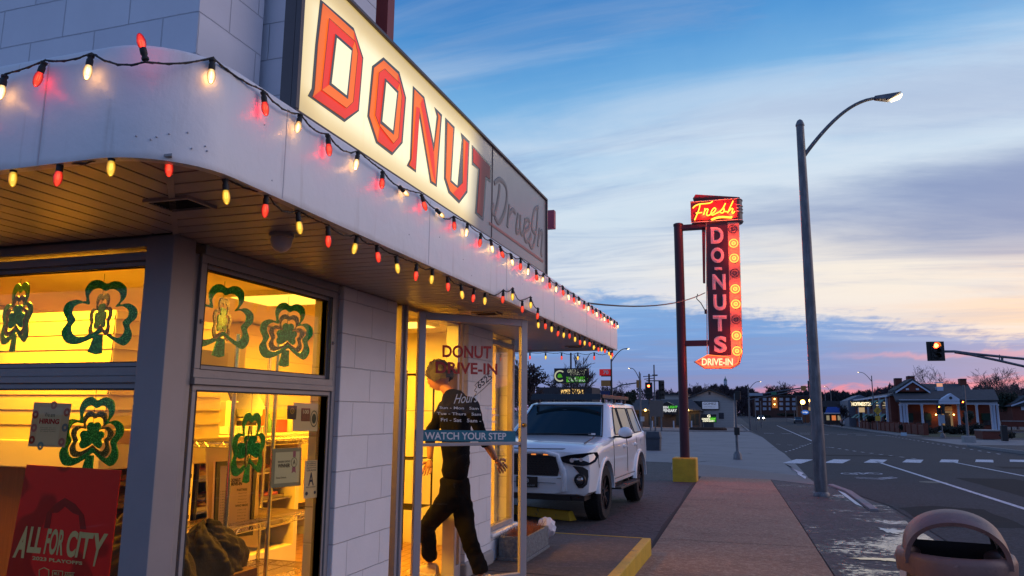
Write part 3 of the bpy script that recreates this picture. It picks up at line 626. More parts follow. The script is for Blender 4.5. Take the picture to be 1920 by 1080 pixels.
fr = MB(); Ya, Yb, Za, Zb = 2.262, 5.835, 2.700, 3.352
fr.box(SX-.06, SX-.012, Ya, Yb, Za, Zb); frb = fr.build('cabinet', SGFR, sign)
fr = MB(); fr.box(SX-.012, SX+.014, Ya, Yb, Zb-.018, Zb).box(SX-.012, SX+.014, Ya, Yb, Za, Za+.010).box(SX-.012, SX+.014, Ya, Ya+.022, Za+.01, Zb-.018).box(SX-.012, SX+.014, Yb-.022, Yb, Za+.01, Zb-.018)
fr.build('trim', SGFR, sign, bevel=.003)
MB().box(SX-.011, SX, Ya+.022, Yb-.022, Za+.01, Zb-.018).build('face_panel', SG_F, sign)
sp_ = MB(); [sp_.box(SX-.001, SX+.004, yy-.004, yy+.004, Za+.01, Zb-.018) for yy in (sxp(922, 400).y, sxp(727, 200).y*0+3.35) if yy > 4]; sp_.build('panel_joint', SGFR, sign)
def layer(L, off, m, name='letter'): return MB().poly([sxp(a, b, off) for a, b in L])
D = dict(K=[(178, -6), (368, 158), (422, 325), (397, 625), (315, 688), (108, 540), (130, 497), (150, 250)], F=[(192, 18), (365, 175), (412, 330), (388, 618), (315, 668), (135, 545), (147, 500), (165, 250)],
  P=[(135, 545), (180, 508), (368, 235), (365, 175), (412, 330), (388, 618), (315, 668)], Mi=[(222, 105), (368, 235), (383, 300), (357, 575), (320, 610), (180, 508)], Q=[(180, 508), (222, 478), (352, 275), (368, 235), (383, 300), (357, 575), (320, 610)],
  I=[(255, 190), (354, 275), (327, 560), (220, 478)], C=[(263, 215), (345, 287), (318, 538), (233, 470)])
Oo = dict(K=[(535, 322), (625, 405), (663, 550), (643, 805), (583, 875), (492, 805), (443, 655), (470, 372)], F=[(535, 340), (615, 415), (652, 550), (632, 798), (583, 856), (501, 795), (454, 650), (481, 382)],
  P=[(501, 795), (510, 710), (612, 480), (615, 415), (652, 550), (632, 798), (583, 856)], Mi=[(535, 388), (620, 470), (632, 540), (613, 775), (585, 808), (505, 708), (483, 650), (503, 410)], Q=[(505, 708), (515, 690), (608, 505), (620, 470), (632, 540), (613, 775), (585, 808)],
  I=[(535, 440), (612, 515), (586, 760), (508, 695)], C=[(542, 462), (602, 525), (579, 736), (519, 684)])
def pl1(L, off): return MB().poly([sxp(a, b, off) for a, b in L])
def one(K, F, reds, oranges=(), I=None, C=None, mid=None, red=False):
    k = pl1(K, .002).build('letter', SG_K, sign, fix=False); pl1(F, .0035).build('letter_face', SG_R if red else SG_O, k, fix=False)
    for i, L in enumerate(reds): pl1(L, .005+.0015*i).build('letter_shade', SG_R, k, fix=False)
    for L in oranges: pl1(L, .008).build('letter_facet', SG_O, k, fix=False)
    if I: pl1(I, .0095).build('counter_outline', SG_K, k, fix=False); pl1(C, .011).build('letter_counter', SG_F, k, fix=False)
    if mid: MB().path([sxp(*a, .009) for a in mid], .0012, 4, closed=True).build('facet_line', SG_K, k)
for S in (D, Oo): one(z2(S['K']), z2(S['F']), [z2(S['P']), z2(S['Mi'])], [z2(S['Q'])], z2(S['I']), z2(S['C']), z2(S['Mi']))
one(z2([(700, 482), (765, 545), (818, 805), (834, 655), (820, 600), (865, 645), (835, 1053), (797, 1028), (737, 665), (718, 972), (665, 933), (683, 895)]),
    z2([(708, 503), (756, 552), (816, 860), (843, 662), (838, 632), (855, 655), (827, 1034), (804, 1018), (736, 610), (711, 955), (679, 928), (692, 895)]),
    [z2([(740, 585), (756, 552), (816, 860), (827, 1034), (812, 990), (752, 640)]), z2([(715, 600), (736, 610), (711, 955), (679, 928), (692, 895)])])
one([(834, 220), (852, 238), (846, 338), (857, 348), (865, 262), (863, 248), (880, 265), (876, 361), (860, 382), (840, 362), (831.5, 335)], [(838, 229), (849, 241), (843, 341), (857, 353), (867, 343), (868, 260), (877, 269), (873, 357), (860, 375), (843, 358), (835, 333)], [[(857, 353), (867, 343), (872, 264), (877, 269), (873, 357), (860, 375), (848, 362)]])
one([(884, 271), (921, 311), (920, 343), (912, 336), (906, 414), (890, 400), (896, 318), (884, 309)], [(886.5, 277), (918.5, 313), (918, 337), (909.5, 330), (903.5, 407), (893.5, 398), (899, 317), (886.5, 304)], [], red=True)
z8 = lambda L: [(700+a/3.375, 340+b/3.375) for a, b in L]
dr = [[(800, 20), (792, 100), (772, 195), (755, 200), (750, 165), (762, 150)], [(765, 12), (800, -12), (838, 30), (845, 110), (828, 200), (795, 262), (768, 225)], [(862, 150), (848, 290)], [(855, 220), (880, 180), (900, 200)], [(917, 205), (905, 290), (908, 325), (925, 310)], [(932, 215), (930, 300), (942, 335), (958, 290), (960, 235)], [(955, 320), (985, 290), (985, 245), (965, 250), (953, 310), (962, 375), (985, 370), (998, 335)],
      [(1045, 165), (1020, 180), (1005, 250), (1003, 300), (1025, 330)], [(1040, 170), (1035, 280), (1018, 390), (1000, 418), (985, 380), (1000, 350)], [(1052, 300), (1040, 410)], [(1048, 350), (1065, 315), (1070, 345), (1062, 450), (1068, 468)]]
m = MB()
for L in dr:
    strokes(m, [z8(L)], lambda a, b: sxp(a, b, .002), .019, 6)
m.v = [(SX+.0015+(v[0]-SX)*.12, v[1], v[2]) for v in m.v]
m.build('script_lettering', mat('sign_grey', (.12, .115, .13), .4, var=.1), sign)
MB().poly([sxp(*q, .003) for q in z8([(733, 255), (1075, 500), (1073, 516), (733, 272)])]).build('red_underline', mat('faded_red', (.30, .07, .075), .4, var=.1), sign, fix=False)
# the frame of the roof structure behind the sign
REDP = mat('red_paint', (.22, .022, .02), .5, var=.15)
b_ = onY(700, 20, 3.5); c_ = onY(727, 20, 3.5)
rt = thing('roof_post', ((b_.x+c_.x)/2, 3.55, 3.3), 'dark red steel post rising beside the block pier behind the top of the lit sign', 'post')
MB().box(b_.x, c_.x, 3.5, 3.58, 2.68, 5.2).build('post', REDP, rt); MB().box(b_.x-.02, c_.x+.02, 3.48, 3.60, 2.68, 2.72).build('base_plate', REDP, rt)
p0, p1 = onY(1022, 425, 6.1), onY(1039, 393, 6.1)
rb = thing('roof_beam', (p0.x, 6.3, p0.z), 'pinkish red beam end poking out past the far end of the long sign', 'beam')
MB().box(p0.x-.5, p1.x, 6.1, 6.16, onY(1030, 428, 6.1).z, p1.z).build('beam', mat('pink_red_paint', (.50, .09, .13), .5, var=.1), rb, bevel=.005)

# ================================================================== STRING LIGHTS
BR = mat('red_bulb', (.75, .012, .02), .08, var=0, emit=(1., .03, .03), es=.9, spec=.8)
BYL = mat('yellow_bulb', (.75, .42, .03), .08, var=0, emit=(1., .52, .03), es=.95, spec=.8)
def bulbm(name, col, core, st):
    m = bpy.data.materials.new(name); m.use_nodes = True; t = m.node_tree; t.nodes.clear(); n = NB(t)
    lw = n.n('ShaderNodeLayerWeight', i={'Blend': .45}).outputs['Facing']
    nz = n.noise(n.n('ShaderNodeTexCoord').outputs['Object'], 90., 2)
    em = n.n('ShaderNodeEmission', i={0: n.mix(n.ss(lw, .55, .05), col, core), 1: n.m('MULTIPLY', n.ss(n.m('ADD', lw, n.m('MULTIPLY', nz, .3)), 1.0, .1, .30, st), 1.)})
    gl = n.n('ShaderNodeBsdfGlossy', i={0: (1, 1, 1, 1), 'Roughness': .06}); tr = n.n('ShaderNodeBsdfTransparent', i={0: (*[min(1, c*.8+.2) for c in col], 1)})
    a = n.n('ShaderNodeMixShader', i={0: .42, 1: em.outputs[0], 2: tr.outputs[0]}); b = n.n('ShaderNodeMixShader', i={0: n.m('MULTIPLY', n.n('ShaderNodeFresnel', i={0: 1.5}).outputs[0], .8), 1: a.outputs[0], 2: gl.outputs[0]})
    n.n('ShaderNodeOutputMaterial', i={0: b.outputs[0]}); return m
B_R = bulbm('bulb_red', (.85, .003, .008), (1., .09, .04), 1.5); B_Y = bulbm('bulb_yellow', (.9, .36, .0), (1., .72, .10), 1.5); B_W = bulbm('bulb_clear', (1., .52, .16), (1., .86, .5), 2.4)
CORE = {'R': emat('filament_red', (1., .25, .12), 5.), 'Y': emat('filament_yellow', (1., .75, .2), 6.), 'W': emat('filament_clear', (1., .8, .45), 12.)}
def bulb_mesh(kind):
    prof = [(.003, -.062), (.0075, -.059), (.0125, -.050), (.0155, -.038), (.0165, -.027), (.015, -.014), (.0115, -.004), (.010, 0)]
    mb = MB().lathe(prof, (0, 0, 0), 12)
    me = mb.build('bulb', {'R': B_R, 'Y': B_Y, 'W': B_W}[kind], None, smooth=80)
    return me
proto = {k: bulb_mesh(k) for k in 'RYW'}
sock = MB().lathe([(.0115, -.004), (.0125, 0), (.0125, .020), (.010, .024), (.010, .034), (.013, .034), (.013, .042), (.004, .044)], (0, 0, 0), 12).build('socket', RUB, None, smooth=40)
filp = {}
for k in 'RYW': filp[k] = MB().path([(0, .004, -.012), (0, .004, -.034), (0, -.004, -.036), (0, -.004, -.012)], .0016, 5).build('filament', CORE[k], None)
first = {}
LCOL = {'R': (1., .03, .03), 'W': (1., .66, .32), 'Y': (1., .6, .12)}
def string(label, pts, kinds, dirs, energy, loc):
    """pts: socket positions; dirs: hanging direction of each bulb"""
    root = thing('string_lights', loc, label, 'string lights', 'christmas light strings on the canopy'); cab = []
    rd = random.Random(len(pts))
    for i, (p, k, d) in enumerate(zip(pts, kinds, dirs)):
        p = Vector(p); d = Vector(d).normalized(); q = d.to_track_quat('-Z', 'Y').to_matrix().to_4x4()
        for pr, par in ((sock, root), (proto[k], root)):
            o = bpy.data.objects.new(pr.name.split('.')[0], pr.data); COL.objects.link(o); o.parent = par
            o.matrix_parent_inverse = wm(root).inverted(); o.matrix_basis = Matrix.Translation(p) @ q @ Matrix.Scale(.80, 4)
            if pr is proto[k]:
                fo = bpy.data.objects.new('filament', filp[k].data); COL.objects.link(fo); fo.parent = o
                if energy:
                    l = bpy.data.lights.new('bulb_light', 'POINT'); l.energy = energy*(1.3 if k == 'R' else 1.); l.color = LCOL[k]; l.shadow_soft_size = .006
                    lo = bpy.data.objects.new('bulb_light', l); COL.objects.link(lo); lo.parent = o; lo.location = (0, 0, -.030)
        cab.append(p-d*.040)
        if i < len(pts)-1:
            nx = Vector(pts[i+1])-Vector(dirs[i+1]).normalized()*.040
            sg_ = rd.choice((.004, .012, .022, .034))
            for t in (.25, .5, .75):
                c = (p-d*.040).lerp(nx, t); c.z -= sg_*(1-(2*t-1)**2); cab.append(c)
    m = MB(); m.path(cab, .0030, 6)
    tw = []
    for i in range(len(cab)-1):
        for k in range(3):
            c = cab[i].lerp(cab[i+1], k/3); w = (i*3+k)*1.9; tw.append(c+Vector((.003*math.cos(w), .001, .003*math.sin(w))))
    m.path(tw, .0022, 5); m.build('cable', RUB, root); return root
# upper string along the fascia
pts, kinds, dirs = [], [], []
def fpt(px, py): 
    p = onX(px, py, -1.525); return p
near = [(-1.6, 'W', 0), (-62, 'W', 0)]
# on the side face (plane y = 1.605) and around the corner
for (px, py, k, d) in ((-70, 190, 'R', (0, -.1, -1)), (5, 160, 'W', (0, -.1, -1)), (76, 135, 'R', (-.2, -.1, -1)), (167, 122, 'W', (0, -.1, -1))):
    p = onY(px, py, 1.60); pts.append(p); kinds.append(k); dirs.append(d)
p = onY(268, 92, 1.60); pts.append(Vector((p.x, 1.60, p.z))); kinds.append('R'); dirs.append((-.25, -.15, 1))
p = onP(397, 130, (-1.62, 1.72, 0), (.72, -.7, 0)); pts.append(p); kinds.append('W'); dirs.append((.05, -.05, -1))
y = 2.0; i = 0
while y < 8.83:
    pts.append(Vector((-1.527, y, 2.618+.006*math.sin(i*2.3)-.012*(i == 4)))); kinds.append('RW'[i % 2])
    dirs.append((.15*random.uniform(-.5, 1.5), random.choice((-.5, -.15, 0, .2, .55))+random.uniform(-.15, .15), -1) if i not in (5, 7) else (.1, 1., -.25)); y += .2055+random.uniform(-.022, .022); i += 1
string('upper string of red and clear bulbs stapled along the top of the canopy fascia', pts, kinds, dirs, .15, (-1.53, 1.6, 2.65))
# lower string under the fascia edge
pts, kinds, dirs = [], [], []
for (px, py, k, Y) in ((-60, 328, 'R', 1.645), (25, 322, 'Y', 1.645), (111, 320, 'R', 1.645), (209, 301, 'Y', 1.645), (317, 303, 'R', 1.76)):
    p = onY(px, py, Y); pts.append(p); kinds.append(k); dirs.append((random.uniform(-.1, .1), 0, -1))
y = 1.90; i = 0
while y < 8.8:
    z = 2.288+.010*math.sin(i*1.7); x = -1.575
    if 4.45 < y < 5.35: z = 2.325+.06*math.sin((y-4.45)/.9*PI*2)**2; x = -1.525
    pts.append(Vector((x, y, z))); kinds.append('YR'[i % 2]); dirs.append((random.uniform(-.15, .15), random.uniform(-.2, .2), -1)); y += .2055+random.uniform(-.02, .02); i += 1
string('lower string of red and yellow bulbs hanging under the front edge of the canopy', pts, kinds, dirs, .012, (-1.55, 1.66, 2.3))
pts = [Vector((-1.62-.2*i, 8.80, 2.27-.008*math.sin(i))) for i in range(9)]
string('short string of bulbs hanging across the far end of the canopy', pts, ['YR'[i % 2] for i in range(9)], [(0, 0, -1)]*9, .012, (-1.6, 8.8, 2.3))
for o in list(proto.values())+[sock]+list(filp.values()): bpy.data.objects.remove(o)

# ================================================================== SHAMROCKS IN THE WINDOWS
def glitter(name, a, b):
    def fn(n, P, t, c):
        v = n.n('ShaderNodeTexVoronoi', i={'Vector': t, 'Scale': 330.}); s = n.n('ShaderNodeSeparateColor', i={0: v.outputs[1]})
        link(n, n.mix(n.ss(s.outputs[0], .62, .95), a, b), P.inputs['Base Color'])
        link(n, n.mix(n.ss(s.outputs[1], .88, .99), (0, 0, 0), b), P.inputs['Emission Color']); P.inputs['Emission Strength'].default_value = 0
        link(n, n.n('ShaderNodeBump', i={'Strength': .9, 'Distance': .002, 'Height': s.outputs[2]}).outputs[0], P.inputs['Normal'])
    return mat(name, a, .28, .5, var=0, fn=fn)
GG = glitter('green_glitter', (.010, .24, .03), (.10, .85, .18)); GO = glitter('olive_glitter', (.09, .10, .02), (.5, .45, .16)); GD = glitter('dark_green_glitter', (.008, .06, .02), (.02, .22, .08))
CL = [(580,518),(545,500),(503,512),(478,560),(488,622),(440,617),(395,640),(384,690),(408,742),(384,795),(408,852),(460,862),(525,832),(552,812),(580,792),(608,812),(635,832),(690,860),(722,830),(728,790),(712,742),(744,700),(742,650),(700,622),(655,630),(682,585),(678,530),(645,503),(610,503)]
CL = [((x-565)/180., -(y-690)/180.) for x, y in CL]
for i in range(2, 15): CL[-i+0] = CL[-i]  # outline kept as traced
STEM = [((545-565)/180, -(800-690)/180), ((585-565)/180, -(800-690)/180), ((588-565)/180, -(900-690)/180), ((560-565)/180, -(908-690)/180), ((520-565)/180, -(898-690)/180)]
def smoothc(L, k=3):
    out = []; n = len(L)
    for i in range(n):
        p0, p1, p2, p3 = [Vector((*L[(i+j) % n], 0)) for j in (-1, 0, 1, 2)]
        for s in range(k):
            t = s/k; q = .5*((2*p1)+(p2-p0)*t+(2*p0-5*p1+4*p2-p3)*t*t+(3*p1-p0-3*p2+p3)*t**3); out.append((q.x, q.y))
    return out
CLS = smoothc(CL)
def clover_ring(mb, so, si, ang, c, fit, th=.003, cy=0.):
    """ring between two scaled outlines (si=0: filled); ang turns it about its own hanging axis"""
    ca, sa = math.cos(ang), math.sin(ang)
    def tr(x, y, d): return fit(x*ca + d*sa/1., y, -x*sa+d*ca)
    n = len(CLS); O_l = [(x*so, y*so+cy) for x, y in CLS]
    if si: I_l = [(x*si*1.0, (y*si)+cy) for x, y in CLS]
    vs = []; fs = []
    if si:
        for d in (-th, th):
            vs += [tr(x, y, d) for x, y in O_l]+[tr(x, y, d) for x, y in I_l]
        for i in range(n):
            j = (i+1) % n
            fs += [(i, j, n+j, n+i), (2*n+i, 3*n+i, 3*n+j, 2*n+j), (i, 2*n+i, 2*n+j, j), (n+i, n+j, 3*n+j, 3*n+i)]
        mb.add(vs, fs)
    else: mb.prism([tr(x, y, -th) for x, y in O_l], Vector(tr(0, 0, th))-Vector(tr(0, 0, -th)))
def shamrock(label, cpx, w, O, nr, u, dep, aOut, aMid, aIn, top):
    P0 = onP(*cpx, Vector(O)+Vector(nr)*dep, nr); u = Vector(u); nr = Vector(nr)
    s = w*(P0-O_).dot(_f)/(2.25*FPX)
    def fit(x, y, d): return P0+u*(x*s)+Vector((0, 0, y*s))-nr*(d*s)
    t = thing('shamrock_decoration', P0, label, 'shamrock', 'shamrock decorations hanging in the windows')
    m = MB(); clover_ring(m, 1., .755, aOut, 0, fit, .02)
    ca, sa = math.cos(aOut), math.sin(aOut); m.prism([fit(x*ca, y-.03, -x*sa+.0-.021) for x, y in STEM], Vector(fit(0, 0, .021))-Vector(fit(0, 0, -.021)))
    m.build('outer_ring', GG if abs(aOut) < 1.2 else GD, t)
    m = MB(); clover_ring(m, .66, .50, aMid, 0, fit, .02, -.06); m.build('middle_ring', GO, t)
    m = MB(); clover_ring(m, .38, 0, aIn, 0, fit, .02, -.08); m.build('inner_clover', GG, t)
    tp = P0+Vector((0, 0, s*1.0)); MB().path([P0+Vector((0, 0, s*.0)), Vector((P0.x, P0.y, top))], .0012, 5).build('hanging_cord', GD, t)
shamrock('thin turned shamrock at the left end of the upper side window', (32, 590), 128, SO, SNn, (1, 0, 0), -.16, .27, .20, .1, 2.22)
shamrock('open shamrock with a narrow turned centre in the upper side window beside the corner post', (189, 589), 137, SO, SNn, (1, 0, 0), -.16, -.70, .30, .35, 2.22)
shamrock('layered green shamrock hanging above the red playoff poster', (173, 812), 143, SO, SNn, (1, 0, 0), -.12, -.16, -.20, -.16, 1.68)
shamrock('open green shamrock with a dark turned centre in the upper front window', (417, 596), 134, FO, FNn, (0, 1, 0), -.16, .50, -.28, -.30, 2.23)
shamrock('flat layered shamrock on the right in the upper front window', (538, 623), 118, FO, FNn, (0, 1, 0), -.14, .50, .50, .50, 2.23)
shamrock('narrow green shamrock in the lower front window in front of the wire shelving', (467, 834), 127, FO, FNn, (0, 1, 0), -.12, -.12, -.5, .6, 1.68)
# ================================================================== PAPERS ON THE GLASS
def sheetP(name, label, cat, px4, O, nr, dep, m, th=.002, group=None):
    q = [onP(*p, Vector(O)+Vector(nr)*dep, nr) for p in px4]  # bl br tr tl
    t = thing(name, (q[0]+q[1])/2, label, cat, group); MB().prism(q, -Vector(nr)*th).build('sheet', m, t)
    return t, lambda off=.0012: qmap(*q, Vector(nr)*off)
def sub(f, u0, u1, v0, v1): return lambda u, v: f(u0+(u1-u0)*u, v0+(v1-v0)*v)
def spoly(mb, f, uv): mb.poly([f(u, v) for u, v in uv])
PAPER = mat('paper', (.66, .58, .54), .6, var=.03); INK = mat('ink', (.03, .03, .05), .6, var=0); REDI = mat('red_ink', (.42, .02, .04), .6, var=0)
# red playoff poster
POR = mat('poster_red', (.5, .012, .028), .35, var=0, fn=lambda n, P, t, c: link(n, n.mix(n.ss(n.noise(t, 4.5, 1), .45, .5), (.42, .006, .014), (.80, .014, .03)), P.inputs['Base Color']))
t, f = sheetP('playoff_poster', 'red playoff poster with slanted cream lettering leaning inside the side window', 'poster', [(2, 1130), (196, 1145), (226, 882), (50, 871)], SO, SNn, -.10, POR, .006)
pq = lambda x, y, off=.002: onP(x, y, Vector(SO)+Vector(SNn)*-.10, SNn)+Vector(SNn)*off
zz4 = lambda a, b: (a/4.908, 860+b/4.908)
def pquad(*L): return qmap(*[pq(*zz4(*q)) for q in L])
m = MB(); letters(m, 'A', pquad((118, 908), (222, 915), (285, 622), (222, 617)), .045); letters(m, 'LL', pquad((246, 862), (372, 872), (420, 634), (292, 624)), .04)
letters(m, 'FOR', pquad((400, 878), (575, 893), (612, 655), (448, 640)), .03); letters(m, 'CI', pquad((600, 905), (712, 912), (762, 670), (640, 658)), .04); letters(m, 'T', pquad((745, 918), (800, 922), (875, 685), (755, 675)), .04); letters(m, 'Y', pquad((832, 988), (898, 993), (1000, 692), (872, 683)), .045)
letters(m, '2023 PLAYOFFS', pquad((300, 930), (760, 978), (762, 948), (303, 895)), .03)
def ringpoly(L): 
    for a, b in zip(L, L[1:]+L[:1]): m.path([pq(*zz4(*a)), pq(*zz4(*b))], .0018, 4)
ringpoly([(365, 1022), (410, 1002), (455, 1025), (450, 1090), (410, 1130), (365, 1090)]); ringpoly([(490, 1028), (582, 1035), (575, 1120), (484, 1112)]); letters(m, 'MLS', pquad((500, 1070), (548, 1073), (550, 1045), (502, 1040)), .02)
for a in range(5): m.path([pq(*zz4(598+a*17, 1085)), pq(*zz4(606+a*17, 1050)), pq(*zz4(612+a*17, 1085))], .0014, 4)
m.path([pq(*zz4(600, 1045)), pq(*zz4(690, 1050))], .0014, 4)
m.build('lettering', mat('cream_ink', (.62, .60, .46), .6, var=0), t, fix=False)
m = MB(); 
arch = lambda w, top, x0: [(x0-w, 640), (x0-w*.86, 500), (x0-w*.45, top+55), (x0, top), (x0+w*.5, top+60), (x0+w*.9, 520), (x0+w, 650)]
A1, A2 = arch(195, 360, 600), arch(140, 440, 600)
for i in range(6): m.poly([pq(*zz4(*A1[i]), .0012), pq(*zz4(*A1[i+1]), .0012), pq(*zz4(*A2[i+1]), .0012), pq(*zz4(*A2[i]), .0012)])
m.build('arch_print', mat('poster_dark_red', (.28, .005, .014), .4, var=0), t, fix=False)
t, f = sheetP('hiring_notice', 'small WE ARE HIRING notice with donut border taped inside the side window', 'notice', [(52, 837), (121, 839), (134, 757), (64, 754)], SO, SNn, -.082, mat('hiring_border', (.62, .50, .46), .6, var=0))
m = MB(); spoly(m, f(.0006), [(.18, .05), (.80, .05), (.80, .90), (.18, .90)]); m.build('inner_sheet', mat('paper_light', (.66, .60, .60), .6, var=0), t, fix=False)
m = MB(); letters(m, 'HIRING', sub(f(), .22, .76, .52, .64), .05); m.build('lettering', REDI, t, fix=False)
m = MB(); letters(m, 'We are', sub(f(), .34, .62, .68, .78)); [letters(m, s, sub(f(), .28, .70, v, v+.025)) for s, v in (('Drop in or', .42), ('info@hiring donut', .38), ('to apply today', .34))]; m.build('small_print', INK, t, fix=False)
for k, (u, v, c) in enumerate(((.09, .15, (.35, .04, .03)), (.10, .42, (.45, .16, .25)), (.09, .72, (.30, .04, .05)), (.92, .80, (.40, .09, .04)), (.93, .45, (.16, .20, .35)), (.90, .12, (.45, .15, .2)), (.35, .02, (.2, .3, .45)), (.55, .95, (.45, .2, .2)))):
    m = MB(); ff = f(.0009); c0 = ff(u, v); e = (ff(1, .5)-ff(0, .5)).length*.085
    n_ = 14; ex = (ff(1, .5)-ff(0, .5)).normalized(); ey = (ff(.5, 1)-ff(.5, 0)).normalized()
    for i in range(n_):
        a, b = 2*PI*i/n_, 2*PI*(i+1)/n_; m.poly([c0+ex*e*math.cos(a)+ey*e*math.sin(a), c0+ex*e*math.cos(b)+ey*e*math.sin(b), c0+(ex*math.cos(b)+ey*math.sin(b))*e*.38, c0+(ex*math.cos(a)+ey*math.sin(a))*e*.38])
    m.build('printed_donut', mat('print_%d' % k, c, .6, var=0), t, fix=False)
# front window papers
t, f = sheetP('emblem_poster', 'white curled poster with two printed emblems at the top right of the lower front window', 'poster', [(549, 808), (595, 808.5), (597, 757), (551, 755)], FO, FNn, -.076, mat('emblem_paper', (.66, .57, .50), .6, var=.04))
m = MB(); ff = f()
def disc(mb, f, u, v, ru, rv, n=22, r0=0.):
    for i in range(n):
        a, b = 2*PI*i/n, 2*PI*(i+1)/n; P = [f(u+ru*math.cos(a), v+rv*math.sin(a)), f(u+ru*math.cos(b), v+rv*math.sin(b)), f(u+ru*r0*math.cos(b), v+rv*r0*math.sin(b)), f(u+ru*r0*math.cos(a), v+rv*r0*math.sin(a))]
        mb.poly(P if r0 else P[:3])
disc(m, ff, .83, .45, .15, .30, 24, .88); disc(m, ff, .83, .45, .09, .18); m.build('emblem', mat('emblem_green', (.03, .05, .05), .6, var=0), t, fix=False)
m = MB(); spoly(m, ff, [(.30, .35), (.66, .35), (.66, .82), (.30, .82)]); m.build('emblem', mat('emblem_brown', (.20, .07, .05), .6, var=.5, vs=60), t, fix=False)
m = MB(); letters(m, '100', sub(f(.002), .36, .60, .62, .76), .03); m.build('lettering', PAPER, t, fix=False)
t, f = sheetP('small_card', 'small dark square card beside the emblem poster in the lower front window', 'card', [(538.5, 786), (555, 786.5), (557, 761), (539.5, 760)], FO, FNn, -.074, mat('card_dark', (.06, .04, .03), .6, var=0))
m = MB(); disc(m, f(), .5, .62, .24, .24, 16, .6); disc(m, f(), .5, .62, .08, .08, 10); m.build('emblem', mat('gold_ink', (.4, .25, .03), .5, var=0), t, fix=False)
t, f = sheetP('award_certificate', 'pale blue READERS CHOICE WINNER certificate with rosette inside the lower front window', 'certificate', [(508, 915), (563.5, 910.5), (565.5, 839), (512, 841.5)], FO, FNn, -.10, mat('cert_border', (.20, .24, .27), .5, var=0), .004)
m = MB(); spoly(m, f(.0007), [(.09, .10), (.93, .10), (.93, .90), (.09, .90)]); m.build('inner_sheet', mat('cert_paper', (.50, .56, .58), .6, var=0), t, fix=False)
m = MB(); ff = f(); letters(m, 'WINNER', sub(ff, .18, .60, .50, .60), .04); letters(m, 'READERS CHOICE', sub(ff, .18, .60, .63, .68), .03); letters(m, 'Donut Drive-In', sub(ff, .14, .48, .22, .27), .02); disc(m, ff, .74, .62, .11, .13, 22, .88); letters(m, 'A', sub(ff, .69, .79, .56, .69), .02); m.build('lettering', INK, t, fix=False)
m = MB(); spoly(m, f(.0010), [(.69, .76), (.79, .76), (.79, .92), (.69, .92)]); spoly(m, f(.001), [(.68, .50), (.66, .34), (.74, .38), (.81, .34), (.79, .50)]); m.build('rosette_ribbon', mat('lilac', (.28, .10, .26), .6, var=0), t, fix=False)
t, f = sheetP('grade_card', 'white grade card with a big letter A at the lower front window edge', 'card', [(569, 935.5), (594, 932.5), (595, 862.5), (572.5, 864)], FO, FNn, -.073, PAPER)
m = MB(); ff = f(); letters(m, 'A', sub(ff, .30, .72, .33, .68), .02); [letters(m, s, sub(ff, .14, .88, v, v+.045), .01) for s, v in (('This establishment', .90), ('has completed with', .84), ('regulations of food', .78), ('and its employees', .27), ('GRADE', .715))]; disc(m, ff, .2, .13, .10, .05, 14); disc(m, ff, .83, .14, .09, .05, 5); m.path([ff(.05, .94+.03), ff(.95, .96)], .0012, 4); m.build('lettering', mat('blue_ink', (.015, .03, .12), .6, var=0), t, fix=False)

# ================================================================== INSIDE THE SHOP
struct(MB().box(-8.8, FX-.2, 2.72, 7.4, FL-.02, FL+.012).build('floor', mat('floor_tiles', (.42, .24, .12), .45, var=.15, fn=lambda n, P, t, c: link(n, n.mix(1., c, n.n('ShaderNodeTexBrick', i={'Vector': t, 'Color1': (1, 1, 1, 1), 'Color2': (.85, .85, .85, 1), 'Mortar': (.3, .25, .2, 1), 'Scale': 1., 'Mortar Size': .006, 'Brick Width': .2, 'Row Height': .2, }).outputs[0], 'MULTIPLY'), P.inputs['Base Color']))))
struct(MB().box(-8.8, FX-.2, 2.56, 7.4, 2.42, 2.44).build('ceiling', CREAM))
MB().box(-8.8, FX-.16, SY+.04, SY+.2, 2.30, 2.42).build('window_head', FRAME, shop); MB().box(FX-.2, FX-.05, 2.72, 7.4, 2.342, 2.42).build('window_head', FRAME, shop)
LAPM = mat('lap_siding', (.84, .68, .36), .5, var=.05)
def siding(name, p0, p1, z0, z1, nr, par, pitch=.11):
    mb = MB(); p0 = Vector((*p0, 0)); p1 = Vector((*p1, 0)); nr = Vector((*nr, 0)); z = z0; k = 0
    while z < z1-.01:
        e = min(z+pitch, z1); a = nr*.010; b = nr*.003
        q = [p0+a, p1+a, p1-nr*.01, p0-nr*.01]; r = [p0+b, p1+b, p1-nr*.01, p0-nr*.01]
        mb.hexa([v+Vector((0, 0, z)) for v in q], [v+Vector((0, 0, e-.001)) for v in r]); z += pitch
    return mb.build(name, LAPM, par)
siding('interior_wall', (-8.7, 5.9), (-4.6, 5.9), FL+.75, 2.40, (0, -1), shop); MB().box(-8.8, -4.6, 5.92, 6.0, FL, 2.42).build('interior_wall', CREAM, shop)
MB().box(-8.7, -4.6, 5.86, 5.92, FL+.01, FL+.75).build('wainscot', WOOD, shop)
MB().box(-4.6, FX-.2, 7.3, 7.39, FL, 2.42).build('back_wall', CREAM, shop)
siding('interior_wall', (-4.55, 5.9), (-4.55, 7.3), FL+.4, 2.4, (1, 0), shop)
